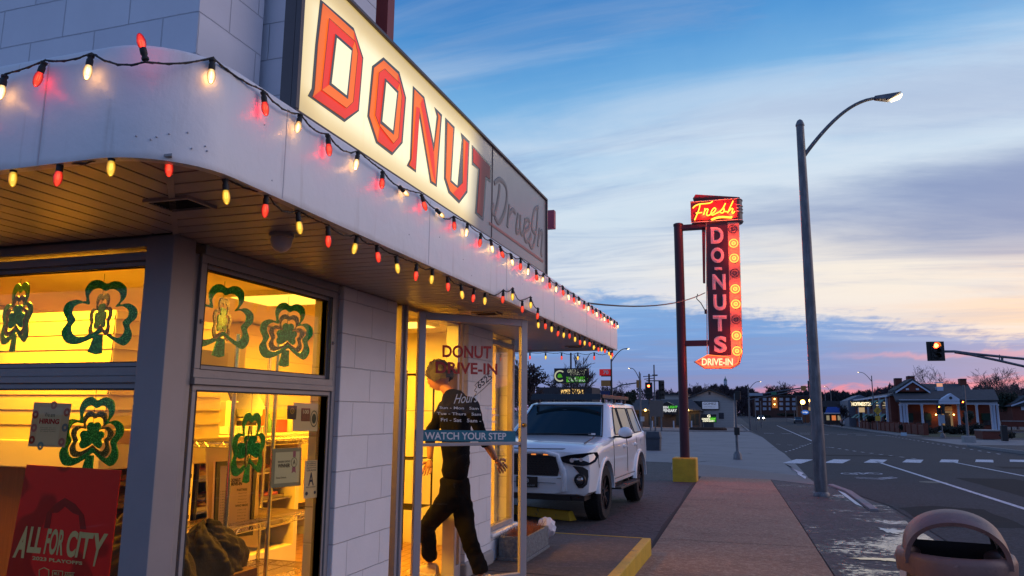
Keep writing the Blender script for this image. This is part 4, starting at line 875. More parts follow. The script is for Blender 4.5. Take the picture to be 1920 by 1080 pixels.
# siding-clad partition close behind the side window
part = thing('service_partition', (-4.1, 3.6, FL), 'siding clad partition on a brown wooden base seen through the side windows', 'partition')
siding('siding', (-4.7, 3.30), (-3.42, 3.30), 1.42, 2.15, (0, -1), part, .085); siding('siding', (-3.42, 3.30), (-3.28, 4.05), 1.42, 2.15, (.98, -.18), part, .085)
MB().hexa([(-4.7, 3.31, 1.30), (-3.43, 3.31, 1.30), (-3.30, 4.05, 1.30), (-4.7, 4.05, 1.30)], [(-4.7, 3.31, 2.15), (-3.43, 3.31, 2.15), (-3.30, 4.05, 2.15), (-4.7, 4.05, 2.15)]).build('core', CREAM, part)
MB().hexa([(-4.75, 3.24, 1.27), (-3.38, 3.24, 1.27), (-3.22, 4.10, 1.27), (-4.75, 4.10, 1.27)], [(-4.75, 3.24, 1.42), (-3.38, 3.24, 1.42), (-3.22, 4.10, 1.42), (-4.75, 4.10, 1.42)]).build('ledge', CREAM, part, bevel=.006)
MB().box(-4.7, -3.95, 3.30, 4.0, FL+.012, 1.27).build('base', WOOD, part)
LOAF = mat('bread_crust', (.42, .20, .06), .5, var=.35, vs=14, bump=.5, bs=30)
brk = thing('bread_rack', (-3.65, 3.7, FL), 'dark metal rack of bread and donut trays below the siding clad partition', 'shelf rack')
for (x, y) in ((-3.92, 3.36), (-3.40, 3.36), (-3.92, 4.02), (-3.40, 4.02)): MB().box(x-.012, x+.012, y-.012, y+.012, FL+.012, 1.26).build('post', BLACK, brk)
rdb = random.Random(6)
for lv, z in enumerate((.78, .92, 1.05, 1.17)):
    MB().box(-3.90, -3.42, 3.38, 4.0, z, z+.008).box(-3.425, -3.415, 3.38, 4.0, z, z+.025).build('tray', mat('dark_tray', (.10, .07, .05), .4, .6, var=.2), brk)
    mb = MB()
    for i in range(5):
        for j_ in range(7): mb.blob((-3.84+i*.095+rdb.uniform(-.01, .01), 3.42+j_*.09+rdb.uniform(-.01, .01), z+.034), .040, 2, .04, (1.05, 1.1, .72), rdb)
    tag(mb.build('pastries', LOAF if lv % 2 else MC['bread_crust'], None, smooth=60), ['pastries on the lowest visible tray of the bread rack', 'pastries on the second tray of the bread rack', 'pastries on the third tray of the bread rack', 'round pastries on the top tray just under the ledge'][lv], 'pastries', 'pastries in the bread rack', 'stuff')
# ceiling lights (the lit shop)
WARM = (1., .47, .022)
def warm_area(x, y, e, sx=.9, sy=.5):
    t = thing('ceiling_light', (x, y, 2.41), ('square ceiling light glowing over the %s' % ('counter' if x < -4 else 'wire shelving' if y < 4.4 else 'doorway')) if 1 else '', 'ceiling light')
    MB().box(x-sx/2, x+sx/2, y-sy/2, y+sy/2, 2.385, 2.42).build('housing', CREAM, t); MB().box(x-sx/2+.03, x+sx/2-.03, y-sy/2+.03, y+sy/2-.03, 2.380, 2.385).build('diffuser', emat('lit_diffuser', (1., .60, .10), 2.2), t)
    l = bpy.data.lights.new('light', 'AREA'); l.shape = 'RECTANGLE'; l.size = sx-.1; l.size_y = sy-.1; l.energy = e; l.color = WARM
    o = bpy.data.objects.new('light', l); COL.objects.link(o); adopt(o, t); o.location = (0, 0, 0); o.matrix_parent_inverse = Matrix.Identity(4); o.location = (0, 0, -.035); return t
warm_area(-3.75, 2.98, 50, .8, .4)['label'] = 'ceiling light glowing behind the side window'
warm_area(-3.1, 4.6, 125); warm_area(-3.3, 6.3, 62)['label'] = 'ceiling light glowing behind the open door'
warm_area(-6.2, 4.7, 130)
# wire shelving by the front window
def rack_label(): pass
rk = thing('wire_rack', (-3.05, 3.7, FL), 'chrome wire shelving unit standing inside the front window', 'shelf rack')
xa, xb = -2.78, -3.2
ya, yb = onX(432, 850, xa).y, onX(507, 850, xa).y+.02
yc = yb+.50
for (x, y) in ((xa, ya), (xa, yc), (xb, ya), (xb, yc), (xa, yb)):
    m = MB(); m.cyl((x, y, FL+.01), (x, y, 2.02), .0125, None, 10)
    for k in range(60): z = FL+.05+k*.0254*1.2; m.cyl((x, y, z), (x, y, z+.004), .0138, None, 10) if z < 2.0 else None
    m.build('post', CHROME, rk, smooth=40)
for z in (.62, onX(470, 985, xa).z, 1.42, onX(520, 700, xa).z):
    m = MB()
    for (p, q) in (((xa, ya), (xa, yc)), ((xb, ya), (xb, yc)), ((xa, ya), (xb, ya)), ((xa, yc), (xb, yc))):
        for dz in (0, -.03): m.cyl((*p, z+dz), (*q, z+dz), .003, None, 6)
        n_ = int((Vector(p)-Vector(q)).length/.03)
        for k in range(n_):
            a = Vector(p).lerp(Vector(q), k/n_); b = Vector(p).lerp(Vector(q), (k+1)/n_); m.cyl((*a, z-(.03 if k % 2 else 0)), (*b, z-(0 if k % 2 else .03)), .0018, None, 5)
    k = ya+.025
    while k < yc: m.cyl((xa, k, z+.003), (xb, k, z+.003), .0020, None, 5); k += .026
    for k in (.33, .66): m.cyl((xa+(xb-xa)*k, ya, z-.004), (xa+(xb-xa)*k, yc, z-.004), .003, None, 5)
    m.build('shelf', CHROME, rk)
# menu boards leaning in the window
def board(name, label, px4, X, m, fm, fw, lines=None, dx=0):
    q = [onX(*p, X) for p in px4]; t = thing(name, (q[0]+q[1])/2, label, 'board'); MB().prism(q, (-.012, 0, 0)).build('panel', m, t)
    f = qmap(*q, (.0015, 0, 0))
    if fw:
        mb = MB()
        for (u0, u1, v0, v1) in ((0, fw, 0, 1), (1-fw, 1, 0, 1), (fw, 1-fw, 1-fw*.7, 1), (fw, 1-fw, 0, fw*.7)): mb.prism([f(u0, v0), f(u1, v0), f(u1, v1), f(u0, v1)], (.008, 0, 0))
        mb.build('frame', fm, t)
    return t, f
z6 = lambda a, b: (320+a/3, 720+b/3)
BOARD = mat('menu_paper', (.70, .50, .42), .6, var=.02)
board('foam_board', 'blank cream foam board behind the framed menu in the front window', [z6(215, 900), z6(490, 920), z6(500, 372), z6(205, 350)], -2.98, mat('foam_cream', (.70, .56, .44), .7, var=0), None, 0)
t, f = board('menu_board', 'black framed pinkish menu board leaning in the front window', [z6(235, 875), z6(455, 850), z6(482, 425), z6(252, 436)], -2.92, BOARD, BLACK, .085)
m = MB(); letters(m, 'DONUT', sub(f, .37, .62, .72, .765), .04); letters(m, 'DRIVE-IN', sub(f, .34, .66, .67, .715), .04); letters(m, 'Thank you for visiting', sub(f, .34, .64, .82, .85)); letters(m, 'the', sub(f, .46, .54, .785, .81)); 
letters(m, 'PASTRIES', sub(f, .54, .80, .595, .625), .03); letters(m, 'HAND MADE', sub(f, .52, .84, .39, .42), .03); letters(m, 'DRINKS', sub(f, .54, .76, .13, .16), .03)
for i, s in enumerate(['Glazed Twist', 'Apple Fritter', 'Cinnamon', 'Roll 2.10', 'Cake 1.35', 'Long John', 'Filled 1.95', 'Sugar', 'Chocolate', 'Buttermilk', 'Coconut']): letters(m, s, sub(f, .58, .80, .56-i*.04+(0 if i < 4 else -.04)*(1 if i < 4 else 1.4), .572-i*.04+(0 if i < 4 else -.04)*(1 if i < 4 else 1.4)))
for i in range(14): letters(m, '%.2f' % (1.05+i*.2), sub(f, .14, .24, .60-i*.035, .612-i*.035))
m.build('lettering', INK, t, fix=False)
# display case with trays of donuts
def donut(mb, c, r=.045, rnd=random, n1=14, n2=7):
    rows = []
    for i in range(n1):
        a = 2*PI*i/n1; rows.append([(c[0]+math.cos(a)*(r*.62+r*.38*math.cos(b)), c[1]+math.sin(a)*(r*.62+r*.38*math.cos(b)), c[2]+r*.36*math.sin(b)) for b in [2*PI*k/n2 for k in range(n2)]])
    rows.append(rows[0]); mb.grid(rows, cl=True)
DOUGH = [mat('glazed_dough', (.42, .17, .04), .3, var=.2, vs=20), mat('chocolate_dough', (.07, .02, .010), .3, var=.2), mat('pale_dough', (.60, .38, .16), .5, var=.15, vs=15), mat('pink_icing', (.5, .10, .14), .3, var=.1)]
cs = thing('display_case', (-3.9, 4.4, FL), 'glass fronted bakery display case with stacked trays below the counter', 'display case')
MB().box(-4.9, -3.55, 4.15, 4.22, FL, 1.36).box(-4.9, -3.55, 5.35, 5.40, FL, 1.36).box(-4.9, -4.85, 4.22, 5.35, FL, 1.36).box(-4.85, -3.55, 4.22, 5.35, FL, FL+.3).build('cabinet', CREAM, cs)
MB().box(-4.95, -3.48, 4.10, 5.45, 1.36, 1.42).build('counter_top', mat('counter_laminate', (.74, .66, .46), .35, var=.05), cs, bevel=.006)
rnd = random.Random(5)
for lv, z in enumerate((.72, .92, 1.13)):
    MB().box(-4.84, -3.58, 4.22, 5.35, z-.012, z-.002).build('shelf', CHROME, cs)
    for ty in range(3):
        y0 = 4.26+ty*.36; tr = MB(); tr.box(-4.3, -3.62, y0, y0+.32, z, z+.006).box(-3.626, -3.62, y0, y0+.32, z+.006, z+.022).box(-4.3, -3.62, y0, y0+.006, z+.006, z+.022).box(-4.3, -3.62, y0+.314, y0+.32, z+.006, z+.022)
        trt = tag(tr.build('baking_tray', mat('tray_metal', (.35, .3, .22), .4, .8, var=.1)), ['lowest', 'middle', 'upper'][lv]+' shelf baking tray of donuts, '+['nearest the window corner', 'in the middle of the case', 'at the door end of the case'][ty], 'tray', 'baking trays in the display case')
        for ki in range(1):
            mb = MB(); k = 0
            for i in range(5):
                for j_ in range(3): mb.cur = 0; donut(mb, (-3.69-i*.115, y0+.06+j_*.10, z+.026), .048, rnd)
            o = tag(mb.build('donuts', DOUGH[(lv+ty) % 4], None, smooth=60), 'row of ring donuts on the '+['lowest', 'middle', 'upper'][lv]+' shelf tray, '+['nearest the window corner', 'in the middle of the case', 'at the door end of the case'][ty], 'donuts', 'ring donuts on trays', 'stuff')
# counter things
TOPZ = 1.422
def reg(x, y, rz, label):
    t = thing('cash_register', (x, y, TOPZ), label, 'register', 'registers on the counter', rz)
    M = Matrix.Translation((x, y, TOPZ)) @ Matrix.Rotation(rz, 4, 'Z')
    def tm(mb): mb.v = [tuple(M @ Vector(v)) for v in mb.v]; return mb
    tm(MB().box(-.12, .12, -.10, .10, 0, .09)).build('base', BLACK, t, bevel=.008); tm(MB().hexa([(-.02, -.02, .09), (.02, -.02, .09), (.02, .02, .09), (-.02, .02, .09)], [(-.02, .02, .2), (.02, .02, .2), (.02, .05, .2), (-.02, .05, .2)])).build('stand', BLACK, t)
    s = tm(MB().hexa([(-.17, -.04, .12), (.17, -.04, .12), (.17, -.02, .11), (-.17, -.02, .11)], [(-.17, .08, .34), (.17, .08, .34), (.17, .10, .33), (-.17, .10, .33)])).build('screen', BLACK, t, bevel=.004)
    tm(MB().box(-.04, .05, -.104, -.1005, .02, .07)).build('receipt', PAPER, t)
reg(-3.85, 4.50, 1.2, 'black touch-screen register on the counter nearer the corner post'); reg(-3.80, 5.05, 1.5, 'black touch-screen register on the counter nearer the door')
bk_ = MB(); bk_.box(-3.60, -3.52, 4.45, 4.85, TOPZ, TOPZ+.008)
for k in range(20): bk_.box(-3.522, -3.518, 4.45+k*.02, 4.457+k*.02, TOPZ+.008, TOPZ+.05)
bk_.box(-3.523, -3.516, 4.45, 4.85, TOPZ+.05, TOPZ+.058).box(-3.60, -3.594, 4.45, 4.85, TOPZ+.008, TOPZ+.058)
tag(bk_.build('plastic_basket', PAPER), 'white slotted plastic basket on the counter edge', 'basket')
for i, (y, z, w, h, l) in enumerate(((4.35, 1.86, .16, .2, 'yellowed notice taped to the wall above the left register'), (4.9, 1.95, .26, .12, 'wide paper notice high on the wall behind the counter'), (5.3, 1.75, .16, .22, 'pale notice on the wall behind the right register'), (3.95, 2.02, .14, .2, 'framed licence on the wall at the left above the counter'))):
    pass
nw = thing('notice_wall', (-4.9, 4.6, 1.42), 'dark board behind the counter holding paper notices', 'board')
MB().box(-4.95, -4.9, 4.1, 5.4, 1.42, 1.80).build('panel', WOOD, nw)
for (y, z, w, h) in ((4.3, 1.5, .18, .22), (4.6, 1.62, .22, .14), (4.95, 1.48, .16, .22), (5.18, 1.55, .12, .2)): MB().box(-4.899, -4.895, y, y+w, z, z+h).build('notice', mat('notice_paper', (.72, .60, .32), .6, var=.05), nw)
for i, (x, y, z, w, d_, h, c, l) in enumerate(((-3.62, 4.25, 1.422, .12, .12, .16, (.62, .45, .2), 'short tan carton at the corner end of the counter'), (-3.66, 5.15, 1.422, .10, .2, .10, (.45, .06, .04), 'small red carton on the counter by the door'), (-3.9, 4.8, 1.422, .14, .14, .24, (.7, .6, .4), 'tall cream carton between the two registers'), (-3.0, 3.35, onX(520, 700, -2.78).z+.006, .22, .26, .10, (.66, .50, .24), 'flat cake carton lying on the high wire shelf'), (-3.02, 3.62, onX(520, 700, -2.78).z+.006, .18, .2, .16, (.74, .62, .36), 'square cream carton beside the flat one on the high wire shelf'), (-2.98, 3.0, 1.426, .16, .22, .07, (.6, .45, .25), 'low carton on the middle wire shelf'))):
    o = MB().box(x-w/2, x+w/2, y, y+d_, z, z+h).build('carton', mat('carton_%d' % i, c, .7, var=.08)); o.modifiers.new('Bevel', 'BEVEL').width = .003; tag(o, l, 'box')
for i, (y, h, c) in enumerate(((4.95, .18, (.5, .08, .03)), (5.02, .15, (.08, .2, .05)), (5.30, .20, (.6, .5, .3)))):
    tag(MB().lathe([(.022, 0), (.026, .01), (.026, h*.6), (.010, h*.78), (.010, h)], (-3.6, y, TOPZ), 14).build('syrup_bottle', mat('bottle_%d' % i, c, .25, var=0), smooth=50), ['short red syrup bottle on the counter', 'green syrup bottle beside the red one on the counter', 'tall tan syrup bottle at the door end of the counter'][i], 'bottle')
# boxes stacked on the shelf top in the background
bx = 0
for (x, y, z, w, h, c) in ((-4.4, 4.3, 1.802, .5, .12, CREAM), (-4.38, 4.34, 1.924, .42, .1, PAPER), (-4.4, 4.95, 1.802, .4, .15, CREAM)):
    bx += 1; tag(MB().box(x-.2, x+.15, y, y+w, z, z+h).build('cake_box', c, bevel=.004), ['wide cream cake box under another on the high shelf', 'pale cake box lying on top of a wider one', 'tall cream cake box standing alone on the high shelf'][bx-1], 'box', 'boxes on the high shelf')
tag(MB().box(-4.62, -4.15, 4.2, 5.4, 1.785, 1.802).build('high_shelf', CREAM), 'long cream shelf above the registers carrying cake boxes', 'shelf')
tag(MB().box(-3.35, -3.33, 3.70, 3.86, 1.88, 1.98).box(-3.349, -3.335, 3.69, 3.87, 1.86, 1.88).build('red_card', mat('card_red', (.42, .03, .02), .6, var=0)), 'small red sale card standing on the partition edge', 'card')
# quilted coat heaped on the sill
def heap(c, rx, ry, rz, seed, n=64):
    rd = random.Random(seed); rows = []
    for i in range(n//2+1):
        ph = PI/2*i/(n//2); row = []
        for k in range(n):
            th = 2*PI*k/n; q = 1+.16*math.sin(3*th+seed)+.10*math.sin(5*th+ph*4)+.06*math.sin(9*th+seed*2)
            pf = .10*(abs(math.sin(th*7+ph*5)*math.sin(th*7-ph*5)))**.5
            rr_ = (math.cos(ph)*q+pf); row.append((c[0]+rx*rr_*math.cos(th), c[1]+ry*rr_*math.sin(th), c[2]+rz*(math.sin(ph)*(1+.18*math.sin(2*th+seed))+pf*.6)))
        rows.append(row)
    return MB().grid(rows, cl=True)
QU = mat('quilted_fabric', (.016, .009, .006), .85, var=.4, vs=10, bump=.8, bs=22)
ct = thing('quilted_coat', (-2.85, 3.1, .76), 'dark brown quilted coat heaped at the bottom of the front window', 'coat')
heap((-2.82, 2.98, .76), .22, .26, .30, 1).build('body', QU, ct, smooth=80, sub=1); heap((-2.76, 3.36, .74), .16, .24, .24, 4).build('sleeve', QU, ct, smooth=80, sub=1); MB().box(-3.08, -2.6, 2.78, 3.6, FL+.012, .76).build('bench', WOOD, ct)
# mesh bin of goods by the entrance and tall stand seen through the door
st = thing('black_stand', (-2.95, 6.6, FL), 'tall black wire stand just inside the open door', 'stand')
m = MB()
for (x, y) in ((-3.35, 6.5), (-3.05, 6.5), (-3.35, 6.9), (-3.05, 6.9)): m.cyl((x, y, FL+.012), (x, y, 2.0), .01, None, 8)
m.build('post', BLACK, st)
for z in (.7, 1.15, 1.6, 1.95):
    m = MB(); [m.cyl((-3.35, 6.5+k*.04, z), (-3.05, 6.5+k*.04, z), .003, None, 5) for k in range(11)]; m.cyl((-3.35, 6.5, z), (-3.35, 6.9, z), .004, None, 5); m.cyl((-3.05, 6.5, z), (-3.05, 6.9, z), .004, None, 5); m.build('shelf', BLACK, st)
sk = thing('wooden_stool', (-3.55, 6.45, FL), 'round wooden stool half hidden behind the walking person', 'stool')
MB().lathe([(.13, 0), (.15, .01), (.15, .03), (.13, .04)], (-3.55, 6.45, .85), 20).build('seat', mat('honey_wood', (.45, .2, .06), .4, var=.2), sk, smooth=40); MB().lathe([(.10, 0), (.11, .55)], (-3.55, 6.45, FL+.012+.01), 16).build('base', WOOD, sk)
# ================================================================== PLANTER
PLM = mat('pebbled_planter', (.15, .16, .17), .85, var=.6, vs=45, bump=1., bs=50)
pl = thing('concrete_planter', (-2.2, 7.2, FL), 'rough grey pebbled concrete planter by the shop wall with dry brown stems', 'planter')
x0, x1, y0, y1 = -2.33, -2.045, 6.80, 7.60
m = MB(); m.hexa([(x0, y0, FL), (x1, y0, FL), (x1, y1, FL), (x0, y1, FL)], [(x0, y0, FL+.03), (x1, y0, FL+.03), (x1, y1, FL+.03), (x0, y1, FL+.03)])
for (a, b, c, d) in ((x0+.01, x1-.01, y0+.01, y0+.035), (x0+.01, x1-.01, y1-.035, y1-.01), (x0+.01, x0+.035, y0+.035, y1-.035), (x1-.035, x1-.01, y0+.035, y1-.035)): m.box(a, b, c, d, FL+.03, FL+.215)
m.build('trough', PLM, pl, bevel=.006); MB().box(x0+.035, x1-.035, y0+.035, y1-.035, FL+.03, FL+.17).build('soil', mat('soil', (.03, .018, .012), .95, var=.3, bump=.8), pl)
m = MB(); rd = random.Random(9)
for k in range(420):
    x, y = rd.uniform(x0+.04, x1-.04), rd.uniform(y0+.04, y1-.06); h = rd.uniform(.03, .11); a = (x+rd.uniform(-.04, .04), y+rd.uniform(-.04, .04), FL+.17+h)
    m.path([(x, y, FL+.165), ((x+a[0])/2+rd.uniform(-.01, .01), (y+a[1])/2, FL+.17+h*.6), a], .0016, 3)
m.build('dry_stems', mat('dry_stems', (.20, .065, .03), .9, var=.4, vs=20), pl)
bg_ = MB().blob((-2.13, 7.78, FL+.17), .12, 3, .10, (.8, .9, .85)); bg_.v = [(x, y, max(z, FL)) for x, y, z in bg_.v]
tag(bg_.build('plastic_bag', mat('white_plastic', (.62, .62, .70), .35, var=.05, bump=.5, bs=20), smooth=25), 'crumpled white plastic bag lying behind the concrete planter', 'bag')
sl = thing('parking_stop', (-3.5, 11.3, 0), 'yellow concrete wheel stop on the lot in front of the white car', 'wheel stop')
a, b = Vector((-2.62, 11.07, 0)), Vector((-4.5, 11.85, 0)); t_ = (b-a).normalized(); n_ = Vector((-t_.y, t_.x, 0)); g = gz(11.3)+.005
def P_s(s, w, z): p = a+t_*s+n_*w; return (p.x, p.y, g+z)
L_ = (b-a).length
MB().prism([P_s(0, -.08, 0), P_s(0, .08, 0), P_s(.04, .05, .12), P_s(.04, -.05, .12)], (0, 0, 0.0001)) if 0 else None
MB().hexa([P_s(0, -.085, 0), P_s(L_, -.085, 0), P_s(L_, .085, 0), P_s(0, .085, 0)], [P_s(.05, -.05, .13), P_s(L_-.05, -.05, .13), P_s(L_-.05, .05, .13), P_s(.05, .05, .13)]).build('block', YEL, sl, bevel=.012)
# ================================================================== TRASH CAN
tcx, tcy = .905, 4.39
tr_ = thing('trash_can', (tcx, tcy, gz(4.4)+.02), 'round pebbled trash can with brown domed lid at the edge of the sidewalk', 'trash can')
DOME = mat('brown_plastic', (.20, .105, .088), .45, var=.22, vs=5, bump=.2, bs=90, fn=lambda n, P, t, c: link(n, n.mix(n.m('MULTIPLY', n.ss(n.noise(n.n('ShaderNodeMapping', i={'Vector': t, 'Scale': (1, 1, 4), 'Rotation': (.4, .3, 0)}).outputs[0], 16, 8, .75), .60, .70), .55), n.mix(n.m('MULTIPLY', n.ss(n.noise(t, 9, 6, .7), .5, .68), .6), c, (.10, .055, .05)), (.34, .24, .21)), P.inputs['Base Color']))
g = gz(4.4)+.02
MB().lathe([(.20, 0), (.23, .01), (.242, .3), (.246, .72)], (tcx, tcy, g), 40).build('body', mat('pebble_aggregate', (.26, .18, .14), .85, var=.6, vs=90, bump=1., bs=120), tr_, smooth=50)
RZ = .93
MB().lathe([(.250, RZ-g-.105), (.262, RZ-g-.10), (.266, RZ-g-.03), (.255, RZ-g-.002), (.235, RZ-g+.004), (.205, RZ-g-.012), (.195, RZ-g-.03), (.19, RZ-g-.105)], (tcx, tcy, g), 48).build('lid_rim', DOME, tr_, smooth=60)
# hood: an arched band over the opening, open front and back
ang = R_(-7); ca, sa = math.cos(ang), math.sin(ang)
def hood(r, hw, sy, dz=0.):
    rows = []
    for i in range(29):
        t = PI*i/28; x = -math.cos(t)*r; z = math.sin(t)**.80*.207*(r/.226)+dz; w = hw*(1+.0*math.sin(t))
        rows.append([(x, y, z) for y in (-w*.5*2, -w*.95, -w*.5, 0, w*.5, w*.95, w)])
    return rows
m = MB(); A = hood(.226, .165, 1); B = hood(.204, .160, 1); n = 7
def rt_(p): return (tcx+p[0]*ca-p[1]*sa, tcy+p[0]*sa+p[1]*ca, RZ-.004+p[2])
def crown(R): return [[(x, y, z-abs(y)**2*1.7) for x, y, z in r] for r in R]
A, B = crown(A), crown(B)
m.grid([[rt_(p) for p in r] for r in A]); m.grid([[rt_(p) for p in r] for r in B]); m.grid([[rt_(A[i][0]), rt_(B[i][0])] for i in range(29)]); m.grid([[rt_(A[i][-1]), rt_(B[i][-1])] for i in range(29)])
m.build('hood', DOME, tr_, smooth=50)
# the closed back of the hood: dark inner plate with a smaller opening, and side cheeks
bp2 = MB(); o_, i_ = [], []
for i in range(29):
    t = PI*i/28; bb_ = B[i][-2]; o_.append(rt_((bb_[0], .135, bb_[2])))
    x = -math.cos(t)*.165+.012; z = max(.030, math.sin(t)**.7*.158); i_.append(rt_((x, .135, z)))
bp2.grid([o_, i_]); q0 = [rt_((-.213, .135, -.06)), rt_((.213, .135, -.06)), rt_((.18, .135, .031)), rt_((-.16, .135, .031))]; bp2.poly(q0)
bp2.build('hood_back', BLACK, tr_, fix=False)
for i0, i1 in ((0, 6), (22, 28)):
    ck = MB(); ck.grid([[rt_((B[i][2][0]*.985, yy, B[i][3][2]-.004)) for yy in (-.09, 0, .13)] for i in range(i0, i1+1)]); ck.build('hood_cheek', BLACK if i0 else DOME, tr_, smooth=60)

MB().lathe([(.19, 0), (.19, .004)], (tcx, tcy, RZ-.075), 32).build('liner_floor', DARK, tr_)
MB().box(*[v for v in (tcx-.245, tcx-.243, tcy-.001, tcy+.001, .3, .31)]).build('label_spot', PAPER, tr_)
q = [onP(*p, (tcx-.17, tcy-.178, 0), (-.69, -.72, 0)) for p in ((1687, 1092), (1700, 1095), (1700, 1072), (1688, 1068))]
MB().prism(q, (-.003, -.003, 0)).build('sticker', PAPER, tr_)
bpy.data.objects.remove([o for o in tr_.children if o.name.startswith('label_spot')][0])
# ================================================================== PERSON ENTERING
def skin_body(name, chains, root, m, parent=None, sub=2):
    """chains: list of [(point, radius), ...]; equal points are merged into one vertex"""
    vs, ed, rad = [], [], []
    def vid(p, r):
        for i, q in enumerate(vs):
            if (Vector(q)-Vector(p)).length < 1e-4: return i
        vs.append(tuple(p)); rad.append(r); return len(vs)-1
    for ch in chains:
        ids = [vid(p, r) for p, r in ch]; ed += list(zip(ids, ids[1:]))
    me = bpy.data.meshes.new(name); me.from_pydata(vs, ed, []); me.materials.append(m); o = bpy.data.objects.new(name, me); COL.objects.link(o)
    o.modifiers.new('Skin', 'SKIN'); 
    for i, sv in enumerate(me.skin_vertices[0].data): r = rad[i]; sv.radius = r if isinstance(r, tuple) else (r, r); sv.use_root = (i == root)
    o.modifiers['Skin'].use_smooth_shade = True
    if 'clothing' in m.name or 'trousers' in m.name: sub = 3
    b = o.modifiers.new('Subsurf', 'SUBSURF'); b.levels = sub; b.render_levels = sub
    if sub == 3:
        tx = bpy.data.textures.new('folds', 'CLOUDS'); tx.noise_scale = .11; tx.noise_depth = 2; d_ = o.modifiers.new('Displace', 'DISPLACE'); d_.texture = tx; d_.strength = .045; d_.mid_level = .5; d_.texture_coords = 'LOCAL'
    dg = bpy.context.evaluated_depsgraph_get(); me2 = bpy.data.meshes.new_from_object(o.evaluated_get(dg)); bpy.data.objects.remove(o)
    me2.polygons.foreach_set('use_smooth', [True]*len(me2.polygons)); me2.name = name
    if not me2.materials: me2.materials.append(m)
    o = bpy.data.objects.new(name, me2); COL.objects.link(o)
    if parent: adopt(o, parent)
    return o
CLOTH = mat('black_clothing', (.0035, .0035, .005), 1., spec=.08, var=.2, vs=8, bump=.5, bs=14); CLOTH2 = mat('black_trousers', (.0045, .0042, .005), 1., spec=.08, var=.2, vs=8, bump=.5, bs=12); SKIN = mat('skin', (.36, .15, .085), .5, var=.06, vs=12); HAIR = mat('auburn_hair', (.010, .004, .002), .6, var=.3, vs=30, bump=.8, bs=60)
YP = 5.62
def pp(x, y, Y=YP): return onY(x, y, Y)
per = thing('person', (-2.42, 5.7, FL+.02), 'person in black clothes and pale sneakers stepping through the open door into the shop', 'person')
pel = pp(852, 925); hipF = pp(843, 938, YP-.08); hipB = pp(862, 938, YP+.06); wst = pp(854, 878); che = pp(856, 800); sho = pp(854, 752); nck = pp(842, 735); hd = pp(822, 706)
FF = Vector((-2.72, 5.98, FL+.10)); FF = onY(806, 1052, 5.98); FF.z = FL+.105
BF = onZ(905, 1083, FL+.10)
kneeF = pp(799, 988, 5.78); kneeB = pp(880, 1010, 5.60)
shR = pp(882, 760, YP-.17); shL = pp(838, 765, YP+.17); elR = pp(902, 815, YP-.15); wrR = pp(930, 862, YP-.06); elL = pp(808, 812, YP+.22); wrL = pp(806, 862, YP+.15)
body = skin_body('body', [
  [(pel, .085), (wst, .075), (che, .082), (sho, .052), (nck, .046), (pp(834, 726), .046), (pp(826, 716), .05)],
  [(wrR, .024), (wrR.lerp(elR, .5), .033), (elR, .037)], [(wrL, .024), (wrL.lerp(elL, .5), .033), (elL, .037)],
  [(elR, .034), (shR, .036), (sho, .052)], [(elL, .034), (shL, .036), (sho, .052)],
  [(pel, .085), (hipF, .06), (kneeF, .042), (FF, .032)], [(pel, .085), (hipB, .06), (kneeB, .042), (BF, .032)]], 0, SKIN, per)
skin_body('shirt', [[(pp(853, 905), (.135, .115)), (wst, (.13, .11)), (che, (.145, .12)), (sho, (.11, .085)), (nck, .055)],
  [(sho, (.11, .085)), (shR, .068), (shR.lerp(elR, .5), .058), (elR, .05), (elR.lerp(wrR, .45), .046)], [(sho, (.11, .085)), (shL, .068), (shL.lerp(elL, .5), .058), (elL, .05), (elL.lerp(wrL, .5), .045)]], 0, CLOTH, per)
skin_body('trousers', [[(pp(853, 885), (.13, .11)), (pel, (.145, .12)), (hipF, .10), (hipF.lerp(kneeF, .5), .088), (kneeF, .070), (kneeF.lerp(FF, .5), .066), (kneeF.lerp(FF, .93), .062)],
  [(pel, (.145, .12)), (hipB, .10), (hipB.lerp(kneeB, .5), .086), (kneeB, .068), (kneeB.lerp(BF, .5), .064), (kneeB.lerp(BF, .93), .060)]], 1, CLOTH2, per)
